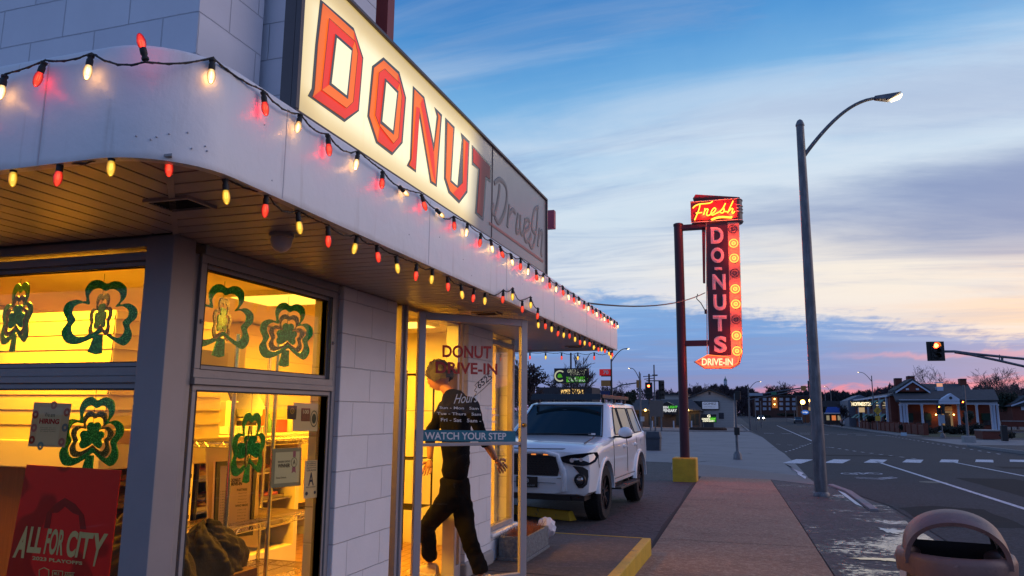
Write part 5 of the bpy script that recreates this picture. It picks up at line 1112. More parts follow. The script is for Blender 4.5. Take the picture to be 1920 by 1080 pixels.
# head with face, turned towards the shop (-X)
def head(c, R, parent):
    M = Matrix.Translation(c) @ R
    bm = bmesh.new(); bmesh.ops.create_uvsphere(bm, u_segments=32, v_segments=24, radius=1)
    for v in bm.verts:
        x, y, z = v.co  # local: face towards -X
        fx = max(0, -x)
        X = x*.098; Yv = y*.075; Z = z*.115
        if z < 0: Yv *= 1-.30*(-z)**1.3; X *= 1-.12*(-z)
        if x < 0 and z < -.35: X -= .008
        nose = math.exp(-((y/.16)**2+((z+.12)/.20)**2))*(x < 0); X -= .022*nose
        eye = (math.exp(-(((abs(y)-.38)/.17)**2+((z-.08)/.13)**2)))*(x < 0); X += .010*eye
        lips = math.exp(-((y/.3)**2+((z+.47)/.08)**2))*(x < 0); X -= .006*lips
        ear = math.exp(-(((x-.08)/.14)**2+((z+.02)/.22)**2))*(abs(y) > .8); Yv += .014*ear*(1 if y > 0 else -1)
        v.co = M @ Vector((X, Yv, Z))
    me = bpy.data.meshes.new('head'); bm.to_mesh(me); bm.free(); me.polygons.foreach_set('use_smooth', [True]*len(me.polygons)); me.materials.append(SKIN)
    h = bpy.data.objects.new('head', me); COL.objects.link(h); adopt(h, parent)
    m = MB(); rows = []
    for i in range(15):
        ph = PI*.62*i/14; row = []
        for k in range(28):
            th = 2*PI*k/28; front = max(0, -math.cos(th)); lim = ph*(1-.42*front); q = 1+.07*math.sin(th*7+ph*5)*math.sin(ph*6+th)+.03*math.sin(th*15)
            row.append(tuple(M @ Vector((math.cos(th)*math.sin(lim)*.120*q+.010, math.sin(th)*math.sin(lim)*.094*q, math.cos(lim)*.137*q))))
        rows.append(row)
    m.grid(rows, cl=True).blob(M @ Vector((.115, 0, .02)), .038, 2, .08).build('hair', HAIR, parent, smooth=60)
    e = MB(); [e.blob(M @ Vector((-.083, s*.029, .010)), .0105, 2, 0) for s in (-1, 1)]; e.build('eye', mat('eye_dark', (.03, .02, .015), .2, var=0), h, smooth=60)
    e = MB(); e.path([M @ Vector((-.090, -.022, -.054)), M @ Vector((-.096, 0, -.053)), M @ Vector((-.090, .022, -.054))], .0035, 6); e.build('mouth', mat('lips', (.3, .07, .06), .5, var=0), h, smooth=60)
head(hd, Matrix.Rotation(R_(-12), 4, 'Z') @ Matrix.Rotation(R_(-20), 4, 'Y'), per)
def hand(w, d, up, side, name='hand', curl=.6):
    """w wrist, d along the hand, up = back of the hand, side = thumb side"""
    w = Vector(w); d = Vector(d).normalized(); side = Vector(side); side = (side-d*side.dot(d)).normalized(); up = d.cross(side)
    if up.dot(Vector(up)) < 0: up = -up
    P = lambda a, s, u: w+d*a+side*s+up*u
    ch = [[(w, .024), (P(.035, 0, 0), (.036, .017)), (P(.075, 0, 0), (.040, .014))]]
    o = skin_body('hand', ch, 0, SKIN, per, 2)
    for i, (s, L) in enumerate(((.030, .070), (.011, .080), (-.009, .074), (-.028, .058))):
        a0 = P(.074, s, 0); a1 = P(.074+L*.42, s*1.08, -.010*curl); a2 = P(.074+L*.72, s*1.1, -.030*curl); a3 = P(.074+L*.88, s*1.1, -.052*curl)
        f_ = skin_body('finger', [[(P(.055, s*.95, 0), .008), (a0, .0095), (a1, .0088), (a2, .008), (a3, .0068)]], 0, SKIN, None, 2); adopt(f_, o)
    th = skin_body('thumb', [[(P(.022, .022, 0), .012), (P(.045, .048, -.010), .011), (P(.068, .058, -.025), .0095), (P(.084, .056, -.036), .008)]], 0, SKIN, None, 2); adopt(th, o)
hand(wrR, pp(948, 886, YP+.02)-wrR, (0, -1, 0), (0, -.3, 1)); hand(wrL, pp(800, 888, YP+.1)-wrL, (0, -1, 0), (-1, -.3, 0))
SHOE = mat('pale_sneaker', (.55, .42, .34), .6, var=.1, vs=20, bump=.3); SOLE = mat('white_sole', (.7, .66, .6), .5, var=0)
def shoe(ank, d, tilt=0.):
    d = Vector((d[0], d[1], 0)).normalized(); s = Vector((-d.y, d.x, 0)); base = Vector((ank.x, ank.y, ank.z-.10))
    prof = [(-.075, .030, .035, .085), (-.055, .036, .037, .10), (0., .040, .040, .105), (.05, .042, .043, .085), (.10, .046, .048, .062), (.15, .048, .049, .050), (.185, .040, .042, .042), (.205, .020, .025, .030)]
    def pt(a, w, z): 
        p = base+d*a+s*w; zz = z+max(0, (tilt and (.20-a)*tilt)); return Vector((p.x, p.y, base.z+zz))
    up, so = [], []
    for a, w0, w1, h in prof:
        up.append([pt(a, -w0, .022), pt(a, -w0*.95, .022+(h-.022)*.55), pt(a, -w0*.45, h*.97), pt(a, 0, h), pt(a, w0*.45, h*.97), pt(a, w0*.95, .022+(h-.022)*.55), pt(a, w0, .022)])
        so.append([pt(a, -w1-.003, .0), pt(a, -w1-.005, .024), pt(a, w1+.005, .024), pt(a, w1+.003, .0)])
    m = MB().grid(up).poly(up[0]).poly(up[-1]); sh = m.build('shoe', SHOE, per, smooth=60)
    m = MB().grid(so, cl=True).poly(so[0]).poly(so[-1]); m.build('sole', SOLE, sh, smooth=40)
    m = MB(); [m.path([pt(a, -.022, .075-(a-.02)*.28+.022), pt(a+.008, .022, .075-(a-.02)*.28+.022)], .003, 5) for a in (.03, .045, .06, .075, .09)]; m.build('lace', SOLE, sh)
shoe(FF, (-1, .12)); shoe(BF, (-1, .1), .12)

# ================================================================== WHITE CAR (SUV)
def paint_fn(n, P, t, c): pass
CARP = mat('car_paint', (.84, .84, .85), .28, var=.0, coat=1., spec=.5)
TYRE = mat('tyre_rubber', (.007, .007, .008), .85, var=.2, bump=.3, bs=60); RIM = mat('black_rim', (.02, .02, .024), .28, .7, var=0); PLAS = mat('black_plastic', (.014, .014, .016), .45, var=.2, bump=.2)
CGLASS = mat('car_glass', (.008, .018, .022), .05, var=0, spec=.5)
HLG = mat('headlamp_cover', (.010, .012, .016), .22, var=0, spec=.12); CHR = mat('headlamp_chrome', (.5, .5, .52), .15, 1., var=0); ORANGE = mat('amber_light', (.8, .2, .02), .3, var=0, emit=(1., .3, .05), es=.9)
CO = Vector((-3.13, 11.47, .005))
car = thing('parked_car', CO, 'white off-road SUV with black roof rack parked nose first by the donut shop', 'car', rz=0)
cparts = []
def cpart(mb, name, m, par=None, **k):
    o = mb.build(name, m, None, **k); cparts.append((o, par)); return o
# half profile stations: y, half width, bottom z, shoulder z, centre top z
ST = [(-.90, .70, .50, .98, 1.00), (-.885, .80, .45, 1.01, 1.05), (-.82, .885, .42, 1.05, 1.10), (-.68, .925, .42, 1.085, 1.14), (-.45, .935, .43, 1.12, 1.175), (-.2, .935, .43, 1.145, 1.195), (.1, .93, .43, 1.165, 1.21), (.42, .925, .43, 1.185, 1.225), (.7, .92, .43, 1.20, 1.23), (1.3, .92, .43, 1.21, 1.23), (2., .92, .43, 1.225, 1.24), (2.8, .922, .45, 1.24, 1.25), (3.3, .915, .48, 1.25, 1.255), (3.62, .90, .52, 1.25, 1.255), (3.80, .86, .56, 1.24, 1.25), (3.87, .76, .60, 1.2, 1.22)]
rows = []
for y, w, zb_, zs, zt in ST:
    hw = [(0, zb_), (w*.6, zb_), (w*.90, zb_+.01), (w*.975, zb_+.06), (w*.995, zb_+.22), (w, (zb_+zs)/2+.04), (w*.995, zs-.16), (w*.985, zs-.07), (w*.955, zs-.02), (w*.90, zs+.004), (w*.78, zs+.35*(zt-zs)+.006), (w*.5, zs+.8*(zt-zs)), (0, zt)]
    rows.append([(x, y, z) for x, z in hw]+[(-x, y, z) for x, z in hw[::-1][1:-1]])
mb = MB().grid(rows, cl=True); mb.poly(rows[0]); mb.poly(rows[-1])
bo = cpart(mb, 'body', CARP)
cut = MB(); 
for yy in (0, 2.79): cut.cyl((-1.3, yy, .41), (-.56, yy, .41), .475, None, 40); cut.cyl((.56, yy, .41), (1.3, yy, .41), .475, None, 40)
cu = cut.build('cut', PLAS)
b = bo.modifiers.new('B', 'BOOLEAN'); b.operation = 'DIFFERENCE'; b.object = cu; b.solver = 'EXACT'
dg = bpy.context.evaluated_depsgraph_get(); me = bpy.data.meshes.new_from_object(bo.evaluated_get(dg)); bo.modifiers.clear(); bo.data = me; bpy.data.objects.remove(cu)
me.polygons.foreach_set('use_smooth', [True]*len(me.polygons)); me.set_sharp_from_angle(angle=R_(32))
# cabin
def ws(s, v, off=0.):  # windscreen surface
    w = .80+(.655-.80)*v; return Vector((s*w, .46+(1.13-.46)*v+.11*s*s-.06*(1-s*s)*0-off*.8, 1.20+(1.72-1.20)*v+off*.6))
def sd(y, v, off=0., sx=1):  # side glass surface
    w = (.872-.06*max(0, (y-3.1)/.7)**2)+(.70-.872)*v**.9; return Vector((sx*(w+off), y, 1.20+(1.72-1.20)*v))
rows = []
for v in [i/6 for i in range(7)]:
    r = [ws(s/5., v) for s in range(-5, 6)]; ya = ws(1, v).y; yb = 3.80-.26*v
    ys = [ya+.08+(yb-.05-ya-.08)*k/6 for k in range(7)]
    r += [sd(y, v) for y in ys]+[Vector((s*.70, yb+.05*(1-s*s*1.), 1.20+.52*v)) for s in (.9, .45, 0, -.45, -.9)]+[sd(y, v, 0, -1) for y in ys[::-1]]
    rows.append(r)
top = rows[-1]; cen = Vector((0, 2.3, 1.72))
for k, dz in ((.93, .028), (.8, .045), (.5, .060), (.02, .064)): rows.append([Vector((cen.x+(p.x-cen.x)*k, cen.y+(p.y-cen.y)*k, 1.72+dz)) for p in top])
cpart(MB().grid(rows, cl=True).poly(rows[-1]), 'cabin', CARP, smooth=40)
def patch(fn, nu, nv): return MB().grid([[fn(i/nu, j/nv) for i in range(nu+1)] for j in range(nv+1)])
wsd = cpart(patch(lambda u, v: ws(-.90+1.80*u, .04+.90*v, .012), 14, 6), 'windscreen', CGLASS, smooth=80)
sur = MB(); sur.path([ws(-.93+1.86*k/14, .02, .010) for k in range(15)]+[ws(.93, .02+.95*k/6, .010) for k in range(1, 7)]+[ws(.93-1.86*k/14, .97, .010) for k in range(1, 15)], .011, 6, closed=True)
cpart(sur, 'windscreen_seal', PLAS, wsd); wp = MB(); wp.path([ws(-.75, .03, .03), ws(.1, .07, .03)], .009, 5); wp.path([ws(-.05, .03, .03), ws(.72, .07, .03)], .009, 5); cpart(wp, 'wiper', PLAS)
for sx in (1, -1):
    for (y0, y1, s0, s1) in ((.98, 1.62, .42, .0), (1.72, 2.48, 0., 0.), (2.62, 3.38, .0, -.22)):
        g_ = cpart(patch(lambda u, v: sd(y0+(y1-y0)*u+(s0*(1-u)*v+s1*u*v), .07+.83*v, .008, sx), 5, 4), 'side_window', CGLASS, smooth=80)
        fr_ = [sd(y0+(y1-y0)*u+(s0*(1-u)*v+s1*u*v), .07+.83*v, .009, sx) for u, v in ((0, 0), (.33, 0), (.66, 0), (1, 0), (1, .33), (1, .66), (1, 1), (.66, 1), (.33, 1), (0, 1), (0, .66), (0, .33))]
        cpart(MB().path(fr_, .010, 6, closed=True), 'window_trim', PLAS, g_)
    # door lines and handles
    dlm = MB()
    for yy in (.62, 1.67, 2.55): dlm.path([(sx*.9235, yy, .60), (sx*.9250, yy, .85), (sx*.917, yy, 1.10), (sx*.905, yy, 1.17)], .0045, 5)
    dlm.path([(sx*.923, .55, .56), (sx*.924, 2.3, .56)], .006, 5); cpart(dlm, 'door_gap', PLAS)
    for yy in (1.42, 2.40): cpart(MB().box(sx*.918, sx*.955, yy-.09, yy+.09, 1.02, 1.052).blob((sx*.918, yy, 1.035), .05, 2, 0, (.3, 1, .8)), 'door_handle', CARP, smooth=50, bevel=.006)
    mr = cpart(MB().blob((sx*1.05, .90, 1.27), .12, 3, 0, (1.0, .62, .78)), 'wing_mirror', CARP, smooth=80)
    cpart(MB().box(sx*.87, sx*1.02, .86, .94, 1.19, 1.22).blob((sx*1.05, .905, 1.225), .105, 3, 0, (1.05, .6, .5)), 'mirror_base', PLAS, mr, smooth=60)
    # fender flares
    for yc in (0, 2.79):
        fl = MB(); rw = []
        for k in range(25):
            a = R_(-12+204*k/24); c_, s_ = math.cos(a), math.sin(a)
            rw.append([(sx*(.925-.03), yc+c_*.53, .41+s_*.53), (sx*.948, yc+c_*.515, .41+s_*.515), (sx*.958, yc+c_*.485, .41+s_*.485), (sx*.955, yc+c_*.470, .41+s_*.470), (sx*.86, yc+c_*.470, .41+s_*.470)])
        rw = [[(x, y, max(z, .44)) for x, y, z in r] for r in rw]
        cpart(fl.grid(rw), 'fender_flare', CARP, smooth=40)
        w = MB(); yc_ = yc; xo = sx*.80
        t_ = cpart(MB().lathe([(.255, -.125), (.37, -.13), (.402, -.10), (.412, -.05), (.412, .05), (.402, .10), (.37, .13), (.255, .125)], (xo, yc, .412), 44, 'x', cap=False), 'wheel', TYRE, smooth=40)
        tb = MB()
        for k in range(44):
            a = 2*PI*k/44
            for xx, sh in ((-.08, 0), (-.03, .5), (.03, 0), (.08, .5)):
                a2 = a+sh*2*PI/44; tb.hexa(*[[(xo+xx+q*.019, yc+math.cos(a2+p*.045)*r, .412+math.sin(a2+p*.045)*r) for q, p in ((-1, -1), (1, -1), (1, 1), (-1, 1))] for r in (.409, .420)])
        cpart(tb, 'tread', TYRE, t_)
        rm = MB().lathe([(.25, .0), (.262, .10), (.262, .118), (.245, .118), (.235, .06), (.2, .03), (.06, .03)] if sx > 0 else [(.25, .0), (.262, -.10), (.262, -.118), (.245, -.118), (.235, -.06), (.2, -.03), (.06, -.03)], (xo, yc, .412), 32, 'x', cap=False)
        for k in range(6):
            a = 2*PI*k/6+.2; d_ = Vector((0, math.cos(a), math.sin(a))); c0 = Vector((xo+sx*.09, yc, .412)); p_ = Vector((0, -math.sin(a), math.cos(a)))
            for q in (-.5, .5): rm.hexa([c0+d_*.04+p_*(.018*q-.014)-Vector((sx*.03, 0, 0)), c0+d_*.04+p_*(.018*q+.014)-Vector((sx*.03, 0, 0)), c0+d_*.25+p_*(.075*q+.017)-Vector((sx*.03, 0, 0)), c0+d_*.25+p_*(.075*q-.017)-Vector((sx*.03, 0, 0))], [c0+d_*.04+p_*(.018*q-.014), c0+d_*.04+p_*(.018*q+.014), c0+d_*.25+p_*(.075*q+.017)+Vector((sx*.015, 0, 0)), c0+d_*.25+p_*(.075*q-.017)+Vector((sx*.015, 0, 0))])
        rm.lathe([(.055, 0), (.05, sx*.012), (.02, sx*.014)], (xo+sx*.09, yc, .412), 20, 'x'); cpart(rm, 'rim', RIM, t_, smooth=35)
    rb_ = MB().box(sx*.86, sx*1.03, .62, 2.18, .40, .43); [rb_.box(sx*.88, sx*1.02, .66+k*.05, .685+k*.05, .43, .436) for k in range(30)]; rb_.box(sx*.80, sx*.88, .8, .86, .40, .46).box(sx*.80, sx*.88, 1.9, 1.96, .40, .46); cpart(rb_, 'running_board', PLAS, bevel=.004)
    # headlight: wedge that wraps round the corner
    def fy(x): 
        T = [(0, -.90), (.70, -.90), (.80, -.885), (.885, -.82), (.925, -.68), (.94, -.45)]
        for (a, ya_), (b_, yb_) in zip(T, T[1:]):
            if x <= b_: return ya_+(yb_-ya_)*(x-a)/(b_-a)
        return -.45
    def fp(x, z, o=.02): 
        n_ = Vector((max(0, (x-.6)/.34)**2, -1, 0)).normalized(); return Vector((sx*(x+n_.x*o), fy(x)+n_.y*o, z))
    def front_panel(L, o, name, m, par=None, back=.05, bulge=.0):
        P = [fp(x, z, o) for x, z in L]; Q = [fp(x, z, -back) for x, z in L]; n = len(P); c0 = sum(P, Vector())/n+Vector((sx*.5, -1, 0)).normalized()*bulge
        mb = MB().add(P+Q+[c0], [(i, (i+1) % n, 2*n) for i in range(n)]+[(i, (i+1) % n, n+(i+1) % n, n+i) for i in range(n)]); return cpart(mb, name, m, par, smooth=40)
    hl = front_panel([(.46, .955), (.50, .90), (.60, .875), (.70, .855), (.80, .85), (.885, .865), (.925, .90), (.935, .97), (.93, 1.03), (.885, 1.03), (.80, 1.02), (.70, 1.01), (.58, .99)], .028, 'headlight', HLG, bulge=.045)
    for x, z, r in ((.66, .925, .030), (.79, .935, .027)): cpart(MB().lathe([(r*.3, .01), (r*.8, .004), (r, 0)][::-1], (sx*(x), fy(x)-.058, z), 18, 'y'), 'lamp_lens', CHR, hl, smooth=60)
    front_panel([(.66, .845), (.72, .84), (.80, .835), (.86, .79), (.865, .70), (.85, .60), (.80, .545), (.74, .545), (.70, .60), (.80, .66), (.815, .74), (.76, .80)], .014, 'fog_recess', PLAS, bulge=.012)
    fg = cpart(MB().lathe([(.085, 0), (.08, -.03), (.06, -.035), (.055, -.02)], (sx*.765, fy(.765)-.01, .66), 24, 'y'), 'fog_lamp', PLAS, smooth=40); cpart(MB().lathe([(.052, -.018), (.04, -.026), (.01, -.03)], (sx*.765, fy(.765)-.012, .66), 20, 'y'), 'lamp_lens', CHR, fg, smooth=60)
    cpart(MB().path([fp(.50, .86, .02), fp(.545, .78, .028), fp(.55, .66, .03), fp(.52, .50, .02)], [.025, .035, .038, .03], 8), 'bumper_rib', CARP, smooth=60)
# grille and bumper face
cpart(MB().prism([(-.46, -.915, .80), (-.40, -.92, .99), (-.2, -.925, 1.01), (.2, -.925, 1.01), (.40, -.92, .99), (.46, -.915, .80), (.44, -.93, .70), (-.44, -.93, .70)], (0, .06, 0)), 'grille', PLAS, smooth=30)
gm = MB()
for r in range(7):
    for k in range(18): gm.box(-.41+k*.047+(r % 2)*.02, -.39+k*.047+(r % 2)*.02, -.936, -.928, .725+r*.033, .738+r*.033)
gm.box(-.43, .43, -.940, -.93, .95, .975); cpart(gm, 'grille_mesh', RIM)
for k in (-.27, -.09, .09, .27): cpart(MB().box(k-.035, k+.035, -.944, -.938, .985, .997), 'marker_light', ORANGE)
hs = [(-.53, -.905, .70), (-.51, -.915, .80), (-.44, -.915, .98), (-.25, -.915, 1.025), (.25, -.915, 1.025), (.44, -.915, .98), (.51, -.915, .80), (.53, -.905, .70)]
cpart(MB().path(hs, [.045, .045, .04, .035, .035, .04, .045, .045], 8), 'grille_surround', CARP, smooth=60)
cpart(MB().prism([(-.56, -.925, .71), (-.40, -.945, .69), (.40, -.945, .69), (.56, -.925, .71), (.58, -.91, .49), (.4, -.94, .455), (-.4, -.94, .455), (-.58, -.91, .49)], (0, .08, 0)), 'front_bumper', CARP, smooth=30, bevel=.012)
lpp = cpart(MB().box(-.16, .16, -.972, -.958, .535, .685), 'licence_plate', BLACK, bevel=.004)
mk_ = MB(); disc(mk_, lambda u, v: Vector((u, -.9735, v)), 0, .63, .032, .032, 20, .7); disc(mk_, lambda u, v: Vector((u, -.9735, v)), 0.006, .632, .014, .014, 10); letters(mk_, 'YOUR LOCAL SHOP', lambda u, v: Vector((-.12+.24*u, -.9735, .555+.018*v))); cpart(mk_, 'plate_emblem', mat('plate_grey', (.4, .42, .44), .5, var=0), lpp, fix=False)
cpart(MB().box(-.80, .80, -.80, 3.7, .36, .46), 'underbody', PLAS); cpart(MB().box(-.6, .6, -.86, -.7, .36, .45), 'skid_plate', PLAS)
# hood scoop lines, roof rack
cpart(MB().path([(.74, -.55, 1.147), (.70, .1, 1.195), (.66, .40, 1.222)], .008, 5).path([(-.74, -.55, 1.147), (-.70, .1, 1.195), (-.66, .40, 1.222)], .008, 5).path([(-.86, -.60, 1.085), (-.5, -.845, 1.075), (0, -.875, 1.068), (.5, -.845, 1.075), (.86, -.60, 1.085)], .006, 5), 'hood_gap', PLAS)
for sx in (1, -1):
    cpart(MB().path([(sx*.937, -.52, .98), (sx*.940, -.50, .86), (sx*.945, -.46, .80)], .0045, 5), 'bumper_gap', PLAS)
    cpart(MB().box(sx*.922, sx*.930, 2.95, 3.16, 1.00, 1.14), 'fuel_flap', CARP, bevel=.004)
cpart(MB().box(-.42, .42, -.9485, -.944, .60, .606).box(-.50, .50, -.946, -.942, .668, .674), 'bumper_gap', PLAS)
mi_ = MB().blob(ws(0, .80, -.02)+Vector((0, 0, 0)), .05, 2, 0, (2., .5, .8)); cpart(mi_, 'mirror_mount', PLAS, wsd)
rk_ = MB().hexa([(-.62, 1.02, 1.80), (.62, 1.02, 1.80), (.62, 1.06, 1.80), (-.62, 1.06, 1.80)], [(-.60, 1.10, 1.90), (.60, 1.10, 1.90), (.60, 1.12, 1.90), (-.60, 1.12, 1.90)])
rk_.box(-.63, -.60, 1.10, 3.3, 1.83, 1.89).box(.60, .63, 1.10, 3.3, 1.83, 1.89); [rk_.box(-.6, .6, 1.3+k*.27, 1.33+k*.27, 1.84, 1.87) for k in range(8)]; [rk_.box(s*.56, s*.60, y, y+.06, 1.74, 1.84) for s in (1, -1) for y in (1.35, 2.2, 3.1)]
cpart(rk_, 'roof_rack', PLAS, bevel=.004)
cpart(MB().poly([ws(.66, .05, .016), ws(.80, .05, .016), ws(.80, .10, .016), ws(.66, .10, .016)]), 'window_sticker', PAPER, wsd)
MR = Matrix.Translation(CO) @ Matrix.Rotation(R_(-2.08), 4, 'Z')
for o, par in cparts:
    o.data.transform(MR)
for o, par in cparts: adopt(o, par or car)
# ================================================================== TALL NEON SIGN ON ITS POLE
YS = 19.45
def sy(x, y, o=0.): return onY(x, y, YS-o)
MAR = mat('maroon_steel', (.050, .012, .022), .45, .2, var=.2, bump=.1); MARD = mat('sign_maroon', (.040, .006, .014), .35, var=.15)
base = G(1280, 903)
ns = thing('neon_sign', (base.x, YS+.12, gz(19.5)), 'tall vertical neon sign reading Fresh DO-NUTS with lit rings on a maroon pole', 'sign')
px_ = sy(1277.5, 650).x; pxb = px_
m = MB().cyl((px_, YS+.12, gz(19.5)+.45), (px_, YS+.12, sy(1272, 420).z), .118, .118, 20); m.lathe([(.13, 0), (.13, .05), (.1, .07)], (px_, YS+.12, sy(1272, 422).z), 20); m.build('pole', MAR, ns, smooth=40)
MB().box(px_-.29, px_+.29, YS-.16, YS+.42, gz(19.5)-.05, sy(1280, 858).z).build('pole_base', YEL, ns, bevel=.03)
for y in (424, 643):
    z = sy(1300, y).z; MB().box(px_, sy(1330, y).x, YS+.04, YS+.20, z-.07, z+.07).build('bracket', MAR, ns, bevel=.01)
def bx(x0, y0, x1, y1, d0=0., d1=.4): a, b = sy(x0, y1), sy(x1, y0); return (a.x, b.x, YS+d0, YS+d1, a.z, b.z)
GLOW = mat('glow_panel', (.42, .12, .07), .5, var=.2, vs=8)
MB().prism([sy(*p) for p in ((1322.5, 416), (1364, 416), (1371, 665), (1329.5, 665))], (0, .34, 0)).build('letter_panel', MARD, ns)
gp = mat('ring_strip', (.42, .26, .22), .5, var=.25, vs=9)
ap_ = MB().prism([sy(*p) for p in ((1364.3, 417), (1384.5, 417), (1391.5, 662), (1371.2, 666))], (0, .34, 0)).prism([sy(*p) for p in ((1371.2, 666.2), (1391.5, 662.2), (1386, 682), (1372, 690), (1321, 690), (1302, 678), (1326, 665.6), (1329.5, 666.2))], (0, .34, 0)); ap_.build('arrow_panel', gp, ns)
m = MB(); 
for L in (((1324, 418), (1326, 664)), ((1385, 418), (1391.8, 662), (1386.5, 682.5), (1370, 691), (1321, 691), (1301, 678))):
    m.path([sy(*p, .012) for p in L], .012, 5)
m.build('edge_trim', mat('trim_tan', (.35, .30, .2), .5, var=.1), ns)
fb = MB(); a = bx(1296, 372, 1381, 415, -.06, .44); fb.box(*a); fb.build('top_cabinet', mat('cabinet_red', (.22, .010, .012), .35, var=.2), ns)
c1 = sy(1381, 393); zc0, zc1 = sy(1381, 415).z, sy(1381, 372).z
cc = MB(); nn_ = 12; P1 = [(c1.x+math.sin(PI*k/nn_)*.14, YS+.19-math.cos(PI*k/nn_)*.25) for k in range(nn_+1)]
cc.prism([(x, y, zc0) for x, y in P1], (0, 0, zc1-zc0)); cc.build('rounded_end', MARD, ns, smooth=40)
m = MB()
for k in (0, 1, 2):
    z = zc0+(zc1-zc0)*(.42+.14*k); m.path([(x+.004, y, z) for x, y in [(P1[0][0], P1[0][1]-.004)]+P1[:7]], .018, 5)
for z in (zc1-.02, zc0+.03): m.path([sy(1296, 0).xyz*0+Vector((a[0], YS-.066, z)), Vector((P1[0][0], YS-.066, z))]+[Vector((x+.006, y-.002, z)) for x, y in P1[1:8]], .014, 5)
m.build('stripe', mat('trim_grey', (.4, .36, .33), .4, var=0), ns)
st_ = mat('fin_red', (.30, .012, .010), .4, var=.1)
MB().prism([sy(*p) for p in ((1304, 364.5), (1387, 369.5), (1387, 372), (1299, 372))], (0, .3, 0)).build('top_fin', st_, ns)
MB().prism([sy(*p, -.1) for p in ((1300, 416), (1322, 416), (1322, 530), (1318, 530), (1316, 430), (1304, 424))], (0, .12, 0)).build('side_fin', st_, ns)
# lettering: white channel letters with unlit tubes
CHL = mat('channel_letter', (.66, .52, .50), .4, var=.1); NEO = mat('unlit_tube', (.85, .50, .52), .2, var=0)
for (s, x0, x1, y0, y1) in (('D', 1333, 1357, 426, 457), ('O', 1333, 1358, 464, 493), ('-', 1340, 1354, 501, 506), ('N', 1336, 1361, 514, 543), ('U', 1338, 1362, 552, 582), ('T', 1337, 1363, 591, 621), ('S', 1339, 1363, 630, 661)):
    m = MB(); f = qmap(sy(x0, y1, .02), sy(x1+(.0), y1, .02), sy(x1-.6, y0, .02), sy(x0-.6, y0, .02))
    if s == '-': m.prism([f(0, 0), f(1, 0), f(1, 1), f(0, 1)], (0, .02, 0))
    else: letters(m, s, f, .045)
    t_ = m.build('letter', CHL, ns, fix=False)
    m = MB(); vs_, fs_, asp = text2d(s, 0.) if s != '-' else ([], [], 1)
    L = {'D': [[(.18, .1), (.18, .9), (.6, .9), (.86, .65), (.86, .35), (.6, .1), (.18, .1)]], 'O': [[(.5, .08), (.15, .3), (.15, .7), (.5, .92), (.85, .7), (.85, .3), (.5, .08)]], '-': [[(.1, .5), (.9, .5)]], 'N': [[(.12, .05), (.12, .93), (.88, .07), (.88, .95)]], 'U': [[(.13, .95), (.13, .3), (.5, .06), (.87, .3), (.87, .95)]], 'T': [[(.05, .9), (.95, .9)], [(.5, .9), (.5, .05)]], 'S': [[(.85, .78), (.5, .92), (.15, .75), (.3, .55), (.7, .45), (.85, .25), (.5, .07), (.13, .22)]]}[s]
    for l_ in L: m.path([f(u, v)+Vector((0, -.02, 0)) for u, v in l_], .010, 6)
    m.build('tube', NEO, t_)
N_Y = emat('neon_yellow', (1., .38, .03), 4.2); N_O = emat('neon_orange', (1., .30, .05), 3.6); N_O2 = emat('neon_edge', (1., .16, .04), 2.2); N_W = emat('neon_peach', (1., .50, .26), 2.2)
zf = lambda L: [(1260+a/8.306, 350+b/8.306) for a, b in L]
FR = [[(325, 335), (360, 300), (430, 272), (540, 262), (600, 250), (632, 225)], [(435, 285), (425, 340), (395, 420), (352, 520)], [(372, 412), (420, 408), (468, 402)], [(512, 335), (508, 380), (492, 440)], [(500, 400), (530, 352), (560, 350), (548, 395), (540, 435), (562, 450), (600, 432)], [(600, 432), (650, 400), (682, 350), (660, 330), (625, 365), (608, 415), (632, 442), (690, 415), (735, 395)], [(735, 395), (790, 340), (832, 258)], [(800, 315), (812, 370), (790, 408), (752, 402)], [(812, 385), (860, 390)], [(952, 220), (915, 300), (865, 412)], [(880, 385), (925, 342), (948, 348), (935, 395), (950, 415), (978, 382)], [(608, 512), (680, 482), (790, 465), (900, 475), (940, 470)], [(620, 520), (700, 490), (790, 478), (930, 488)]]
m = MB(); strokes(m, [zf(L) for L in FR], lambda a, b: sy(a, b, .10), .015, 6); m.build('neon_script', N_Y, ns)
for i, (cx_, cy_, on) in enumerate(((1374, 429, 0), (1375.5, 456, 1), (1376.5, 484, 1), (1377.5, 512, 0), (1378.5, 541.5, 1), (1379.5, 570, 1), (1380, 599, 0), (1381, 629, 1), (1382, 658, 1))):
    c = sy(cx_, cy_, .03); r = .105; mt_ = N_O if on else mat('unlit_ring', (.045, .02, .07), .3, var=0)
    for rr_ in ((r, .016), (r*.42, .016)): MB().path([c+Vector((math.cos(w)*rr_[0], 0, math.sin(w)*rr_[0])) for w in [2*PI*k/24 for k in range(24)]], rr_[1]*.62, 6, closed=True).build('neon_ring', mt_, ns)
    if on:
        l = bpy.data.lights.new('ring_light', 'POINT'); l.energy = 14; l.color = (1., .08, .012); l.shadow_soft_size = .06; o = bpy.data.objects.new('ring_light', l); COL.objects.link(o); o.location = c+Vector((0, -.10, 0)); adopt(o, ns)
MB().path([sy(*p, .03) for p in ((1368, 669.5), (1327, 665.5), (1305, 678), (1322, 688.5), (1369, 688), (1383, 681), (1388.5, 662), (1387.5, 640))], .012, 6).build('neon_outline', N_O2, ns)
m = MB(); letters(m, 'DRIVE-IN', qmap(sy(1316, 685, .015), sy(1374, 685, .015), sy(1374, 672, .015), sy(1316, 672, .015)), .02); m.build('lettering', N_W, ns, fix=False)
